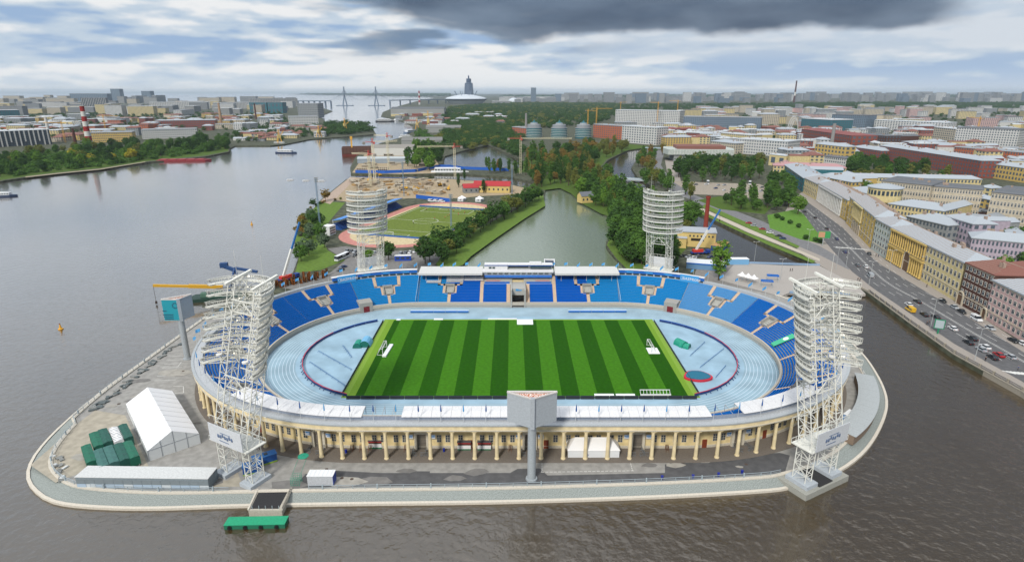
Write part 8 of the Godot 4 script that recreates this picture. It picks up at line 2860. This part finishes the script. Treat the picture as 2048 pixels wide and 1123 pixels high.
	part(bb, "post", m, mt("lamp pole", 176, 180, 182, 0.5))
	m = M.new()
	m.box(Vector3(0, 7.2, 0), Vector3(7.0, 4.0, 0.5))
	var fr := part(bb, "board", m, mt("billboard green", 60, 160, 90, 0.6))
	m = M.new()
	m.box(Vector3(-1.4, 7.2, 0.27), Vector3(3.6, 3.4, 0.05))
	part(fr, "poster", m, mt("poster orange", 206, 156, 120, 0.6))
	var ap := thing("advert_pillar", "green framed advert stand on the quay pavement", "advert stand", G(166.1, -217), -0.5)
	m = M.new()
	m.box(Vector3(0, 1.2, 0), Vector3(0.5, 2.4, 0.4))
	m.box(Vector3(0, 4.0, 0), Vector3(3.4, 3.8, 0.4))
	part(ap, "frame", m, mt("pillar green", 26, 134, 96, 0.5))
	for e in [-1, 1]:
		m = M.new()
		m.box(Vector3(0, 4.0, e * 0.22), Vector3(2.8, 3.2, 0.06))
		part(ap, "poster", m, mt("poster grey", 176, 190, 196, 0.4))
	var dk := mt("coat dark", 40, 44, 56, 0.9)
	var tr := mt("trousers dark", 44, 44, 48, 0.9)
	var bl := mt("coat blue", 70, 96, 140, 0.9)
	var pp := [[G(167.7, -225.9), "left one of two people in dark coats on the quay pavement"], [G(169.3, -227), "right one of two people in dark coats on the quay pavement"], [G(165.8, -191.9), "person in dark clothes beside the waiting cars on the quay"], [G(171.5, -184.8), "person in blue crossing at the lower zebra"], [G(172.8, -285.8), "left one of two people at the forecourt's street corner"], [G(173.3, -284.9), "right one of two people at the forecourt's street corner"], [G(208.2, -331.4), "person in dark clothes before the netted house"], [G(209, -330.4), "person in blue before the netted house"], [G(200.3, -275.3), "person in dark clothes on the column house's pavement"]]
	for i in pp.size(): person(pp[i][1], pp[i][0] + Vector3.UP * 0.03, i * 1.3, bl if "blue" in pp[i][1] else dk, tr, i % 2 == 0)
	for i in 7: tree("bush", "lawn_bush", "clipped dark bush on the lawn beside the avenue", [G(198.7, -433.7), G(198.8, -421.4), G(198.8, -408.2), G(188.1, -374.1), G(191.9, -368.8), G(192.8, -364.8), G(198.1, -441)][i], 0.8, 0, "lawn bushes", r)
	grove(pts([337.5, -599.9, 358.9, -620.5, 437.4, -599.9, 461.8, -635, 364.5, -650.2]), 20, 9.0, ["broad", "tall"], [0, 1, 3], "courtyard_tree", "green tree in the gardens behind the yellow barracks", "trees behind the barracks", 81, 0.8, 1.1)
	grove(pts([405.5, -737.7, 459.3, -802, 472.5, -747.7, 461.2, -674.2, 477.9, -658, 377.5, -674.2]), 26, 9.0, ["broad", "big"], [0, 0, 1], "courtyard_tree", "dark tree in the garden before the red brick factory", "trees before the red factory", 82, 0.8, 1.1)
	grove(pts([287.4, -506.5, 312.1, -523.9, 312.9, -506.5, 289.5, -476.9, 277, -483.4]), 9, 6.0, ["tall", "broad"], [0, 1, 3], "courtyard_tree", "tree in the courtyard behind the white columned house", "trees behind the columned house", 83, 0.8, 1.0)
	grove(pts([286.1, -346.2, 324.6, -358.4, 281.8, -304.2, 249.3, -286.6, 244, -299.6]), 12, 7.0, ["broad", "big"], [1, 3, 2], "courtyard_tree", "leafy tree in the yard at the right edge", "trees in the right yard", 84, 0.7, 0.95)

# ================================================================ far things
func wood(label: String, poly: Array, n: int, kind: String, k0: float, k1: float, leaf: int, sd: int) -> void:
	var r := RandomNumberGenerator.new()
	r.seed = sd
	var pts := v2(poly)
	var lo := pts[0]
	var hi := pts[0]
	for p in pts:
		lo = lo.min(p); hi = hi.max(p)
	var at := []
	while at.size() < n:
		var p := Vector2(r.randf_range(lo.x, hi.x), r.randf_range(lo.y, hi.y))
		if Geometry2D.is_point_in_polygon(p, pts): at.append(p)
	var mm := MultiMesh.new()
	mm.transform_format = MultiMesh.TRANSFORM_3D
	mm.mesh = crowns[kind][sd % 4][0]
	mm.instance_count = n
	for i in n:
		var k := r.randf_range(k0, k1)
		mm.set_instance_transform(i, Transform3D(Basis(Vector3.UP, r.randf() * TAU).scaled(Vector3(k, k * r.randf_range(0.8, 1.1), k)), Vector3(at[i].x, -1.0, at[i].y)))
	var o := MultiMeshInstance3D.new()
	o.name = numbered("wood")
	o.multimesh = mm
	o.material_override = leafm[leaf]
	add_child(o)
	tag(o, label, "wood", "", "stuff")

func chimney(label: String, at: Vector3, h: float, r0: float, r1: float, bands: Array) -> void:
	var t := thing("chimney", label, "chimney", at)
	var n := bands.size()
	for i in n:
		var m := M.new()
		m.lathe(Vector3.ZERO, [[lerpf(r0, r1, float(i) / n), h * i / n], [lerpf(r0, r1, (i + 1.0) / n), h * (i + 1) / n]], 14)
		if i == n - 1: m.lathe(Vector3.ZERO, [[r1 * 1.1, h - 1.0], [r1 * 1.1, h], [r1 * 0.6, h + 0.1]], 14)
		part(t, "band", m, bands[i])

func build_far() -> void:
	crowns["clump"] = []
	for i in 4: crowns["clump"].append([make_crown(300 + i, 14, 13, 0.5, 34, 8, 1.1)])
	wood("dense green wood between the lagoon and the far river mouth", pts([-116.1, -986.5, -127.7, -1171, -172, -1475, -211.9, -2212, -42.73, -2212, 19.11, -1475, 20.97, -986.5, 14.68, -851.2, -19.69, -1004, -44.04, -1103, -77.14, -1004]), 900, "clump", 0.8, 1.2, 0, 1)
	wood("lighter trees scattered through the wood beyond the lagoon", pts([-140.3, -986.5, -171, -1369, -197, -2055, -6.62, -2055, 20.97, -986.5]), 260, "clump", 0.7, 1.1, 3, 2)
	wood("wide dark forest behind the domed glass blocks", pts([-256.4, -2212, -365.7, -3682, -57.44, -5134, 815.4, -4721, 406.4, -2395, 233.8, -1744, 31.06, -1475, -33.8, -1744]), 2600, "clump", 1.0, 1.5, 0, 3)
	wood("dark forest belt below the right skyline", pts([485.3, -2799, 755, -4370, 2774, -5134, 4825, -5134, 2846, -3016, 1772, -3270]), 2200, "clump", 1.1, 1.6, 0, 4)
	wood("autumn tinted trees within the wide forest", pts([-256.4, -2212, -365.7, -3682, -57.44, -5134, 815.4, -4721, 406.4, -2395, 31.06, -1475]), 500, "clump", 0.9, 1.3, 3, 5)
	wood("street trees among the left shore's works", pts([-987.3, -986.5, -876, -1262, -661.8, -1475, -533.5, -1555, -1043, -2799, -2357, -2395]), 900, "clump", 0.6, 1.0, 0, 6)
	wood("undergrowth of the wood along the left shore", pts([-559, -620.5, -555.4, -654.1, -539.9, -723.2, -518.4, -763.2, -502.4, -844.7, -492.4, -864.4, -462.9, -995.3, -521.3, -1124, -595.4, -1051, -680.8, -986.5, -749.1, -892.1, -736, -825.9]), 520, "clump", 0.45, 0.8, 1, 12)
	wood("trees behind the left shore's riverside works", pts([-515.1, -1081, -410, -1248, -362.3, -1336, -540.9, -1744, -649.8, -1475, -577.9, -1196]), 120, "clump", 0.5, 0.9, 0, 13)
	wood("green gaps among the right quarter's roofs", pts([246.8, -986.5, 383.5, -1475, 304.2, -1744, 1070, -2799, 2642, -2799, 685.1, -704.6, 535.3, -691.3, 459, -825.9]), 800, "clump", 0.55, 0.95, 0, 7)
	wood("trees on the wooded point of the left bank across the river", pts([-407.2, -1306, -362.3, -1336, -329.1, -1456, -382.9, -1668, -470.4, -1798, -526.8, -1744]), 110, "clump", 1.0, 1.4, 0, 8)
	wood("low dark forest on the gulf's far shore", pts([-7447, -21562, -2544, -25786, -1170, -11846, -1642, -11846, -3775, -15596, -5491, -17963]), 1500, "clump", 2.5, 4.0, 0, 9)
	wood("bushes on the right bank below the yellow crane", pts([-231.7, -1475, -207.9, -1475, -116.1, -986.5, -120, -892.1, -152.4, -986.5]), 60, "clump", 0.7, 1.0, 1, 10)
	var red := mt("chimney red", 170, 58, 56, 0.9, 1)
	var white := mt("chimney white", 232, 230, 226, 0.9, 1)
	var dark := mt("chimney brick", 96, 62, 54, 0.9, 1)
	chimney("tall red and white banded chimney on the left shore", G(-674.2, -977.9), 68, 5.2, 3.0, [white, white, red, white, red, white, red, white, red])
	chimney("dark brick chimney left of the banded one", G(-748.1, -1051), 30, 2.6, 1.8, [dark, dark])
	chimney("slim tan chimney on the left shore", G(-772.2, -1644), 62, 4.0, 2.4, [mt("chimney tan", 176, 146, 118, 0.9), mt("chimney tan", 176, 146, 118, 0.9)])
	chimney("thin brown chimney before the netted buildings", G(-878.5, -2131), 52, 3.0, 2.0, [dark, dark])
	chimney("white stack at the left shore's office block", G(-1054, -1402), 34, 3.0, 3.0, [white, white])
	chimney("red and white chimney at the far right bank", G(-671.5, -4539), 95, 7, 5, [white, red, white, red, white, red])
	chimney("very tall dark chimney on the right skyline", G(2314, -5134), 175, 9, 5, [dark, dark, white, dark, dark, dark])
	chimney("grey chimney beside the red works", G(488.7, -937), 44, 3.0, 2.2, [mt("chimney grey", 150, 148, 146, 0.9), mt("chimney grey", 150, 148, 146, 0.9)])
	chimney("pale chimney left of the domed blocks", G(30.37, -1336), 46, 3.0, 2.0, [mt("chimney grey", 150, 148, 146, 0.9)])
	var yel := mt("crane yellow", 232, 176, 60, 0.6)
	for q in [[G(180.4, -1475), 46.0, "yellow tower crane left of the orange blocks"], [G(200.7, -1475), 50.0, "yellow tower crane above the orange blocks"], [G(396.6, -1693), 60.0, "yellow tower crane above the long white apartments"], [G(492.8, -1856), 62.0, "yellow tower crane at the long white apartments' end"], [G(785.6, -1041), 46.0, "yellow tower crane before the far right apartments"], [G(-827.1, -1136), 34.0, "yellow tower crane left of the banded chimney"], [G(-923.2, -1402), 36.0, "yellow tower crane right of the banded chimney"], [G(357.6, -2055), 55.0, "yellow tower crane behind the white apartments' left end"]]:
		tower_crane(q[2], q[0], q[1], 40, 14, rng.randf() * TAU, yel, yel)
	# cable-stayed bridge over the river mouth
	var br := thing("cable_bridge", "unfinished cable-stayed bridge with two pylons over the river mouth", "bridge")
	var steel := mt("bridge grey", 116, 132, 152, 0.7)
	var p := [Vector3(-1146, -1.6, -4287), Vector3(-929.6, -1.6, -4287)]
	for i in 2:
		var m := M.new()
		var b: Vector3 = p[i]
		m.bar(b + Vector3(-14, 0, 0), b + Vector3(0, 70, 0), 7)
		m.bar(b + Vector3(14, 0, 0), b + Vector3(0, 70, 0), 7)
		m.bar(b + Vector3(0, 70, 0), b + Vector3(0, 124, 0), 7)
		m.box(b + Vector3(0, 1, 0), Vector3(110, 5, 40))
		part(br, "pylon", m, steel)
		m = M.new()
		for k in 7:
			for s in [-1, 1]: m.bar(b + Vector3(0, 118 - k * 6, 0), b + Vector3(s * (20 + k * 14), 36, 0), 0.7)
		part(br, "cable", m, steel, Vector3.ZERO, 0, "stuff")
	for q in [[Vector3(-1418, -1.6, -4139), Vector3(-1199, -1.6, -4139)], [Vector3(-868, -1.6, -4447), Vector3(-528.3, -1.6, -5007)]]:
		var m := M.new()
		var a: Vector3 = q[0]
		var b: Vector3 = q[1]
		m.bar(a + Vector3.UP * 33, b + Vector3.UP * 33, 24, 6)
		part(br, "deck", m, steel)
		for i in 7:
			m = M.new()
			m.box(a.lerp(b, i / 6.0) + Vector3.UP * 15, Vector3(7, 32, 18))
			part(br, "pier", m, steel)
	# the round stadium and the tower behind it
	var st := thing("round_stadium", "wide saucer-shaped white stadium on the far point", "stadium", G(-361.8, -4919))
	var m := M.new()
	m.lathe(Vector3.ZERO, [[130, 0.0], [150, 20.0], [165, 36.0], [150, 46.0], [60, 66.0], [0.5, 70.0]], 32)
	part(st, "shell", m, mt("saucer white", 206, 214, 222, 0.6))
	m = M.new()
	m.lathe(Vector3.ZERO, [[155, 24.0], [166, 33.0], [166.5, 37.0], [160, 38.0]], 32)
	part(st, "rim", m, mt("saucer dark", 96, 108, 122, 0.5))
	for i in 8:
		m = M.new()
		var a := TAU * (i + 0.5) / 8.0
		m.bar(Vector3(cos(a) * 70, 55, sin(a) * 70), Vector3(cos(a) * 95, 95, sin(a) * 95), 3)
		part(st, "mast", m, steel)
	var tw := thing("skyscraper", "tall dark tower under construction behind the round stadium", "tower", G(-579.7, -8453))
	m = M.new()
	m.lathe(Vector3.ZERO, [[64, 0.0], [60, 120.0], [52, 200.0], [34, 205.0], [32, 255.0], [10, 258.0], [8, 290.0], [0.5, 300.0]], 10)
	part(tw, "shaft", m, mt("tower dark", 62, 80, 108, 0.4))
	m = M.new()
	for i in 12: m.lathe(Vector3(0, 14 + i * 15, 0), [[65 - i, 0.0], [65 - i, 3.0]], 10)
	part(tw, "floor_band", m, mt("tower band", 110, 126, 146, 0.5), Vector3.ZERO, 0, "stuff")
	var dm := thing("white_dome", "small white dome on the skyline left of the glass tower", "dome", G(13.48, -5626))
	m = M.new()
	m.lathe(Vector3.ZERO, [[48, 0.0], [46, 14.0], [34, 28.0], [18, 36.0], [0.5, 38.0]], 20)
	part(dm, "shell", m, mt("saucer white", 206, 214, 222, 0.6))
	house("city_block", "slim blue glass tower on the skyline right of the white dome", [179.3, -5908, 226.5, -5908], 125, 50, "steel", "lead", 20, 5, false, "", false)
	# skyline blocks to the right
	fill_blocks(pts([352.9, -5134, 505.2, -6957, 2808, -7393, 6936, -7393, 4825, -5134, 1953, -5134]), 150, 75.0, 0.0, [30, 100], [30, 50], [30, 85], ["panel", "block", "block", "white", "steel", "block"], ["lead", "slate"], "tower block on the right skyline", 91, "tower_block")
	fill_blocks(pts([-141.6, -7393, 2004, -9106, 12042, -11846, 8028, -7888, 1628, -7393]), 90, 170.0, 0.0, [60, 200], [60, 90], [50, 90], ["block", "panel", "block"], ["slate", "lead"], "grey tower block on the farthest right skyline", 92, "tower_block")
	fill_blocks(pts([-87.11, -4539, 326, -5369, 503.3, -6569, -133.2, -6957]), 18, 120.0, 0.0, [80, 180], [40, 60], [24, 44], ["white", "block", "panel"], ["lead", "snow"], "low block on the skyline beyond the forest", 93, "low_block")
	wood("wooded ground on the right horizon", pts([-251.7, -13165, 16232, -14815, 10821, -9867, -174.2, -9106]), 2500, "clump", 2.0, 3.5, 0, 11)
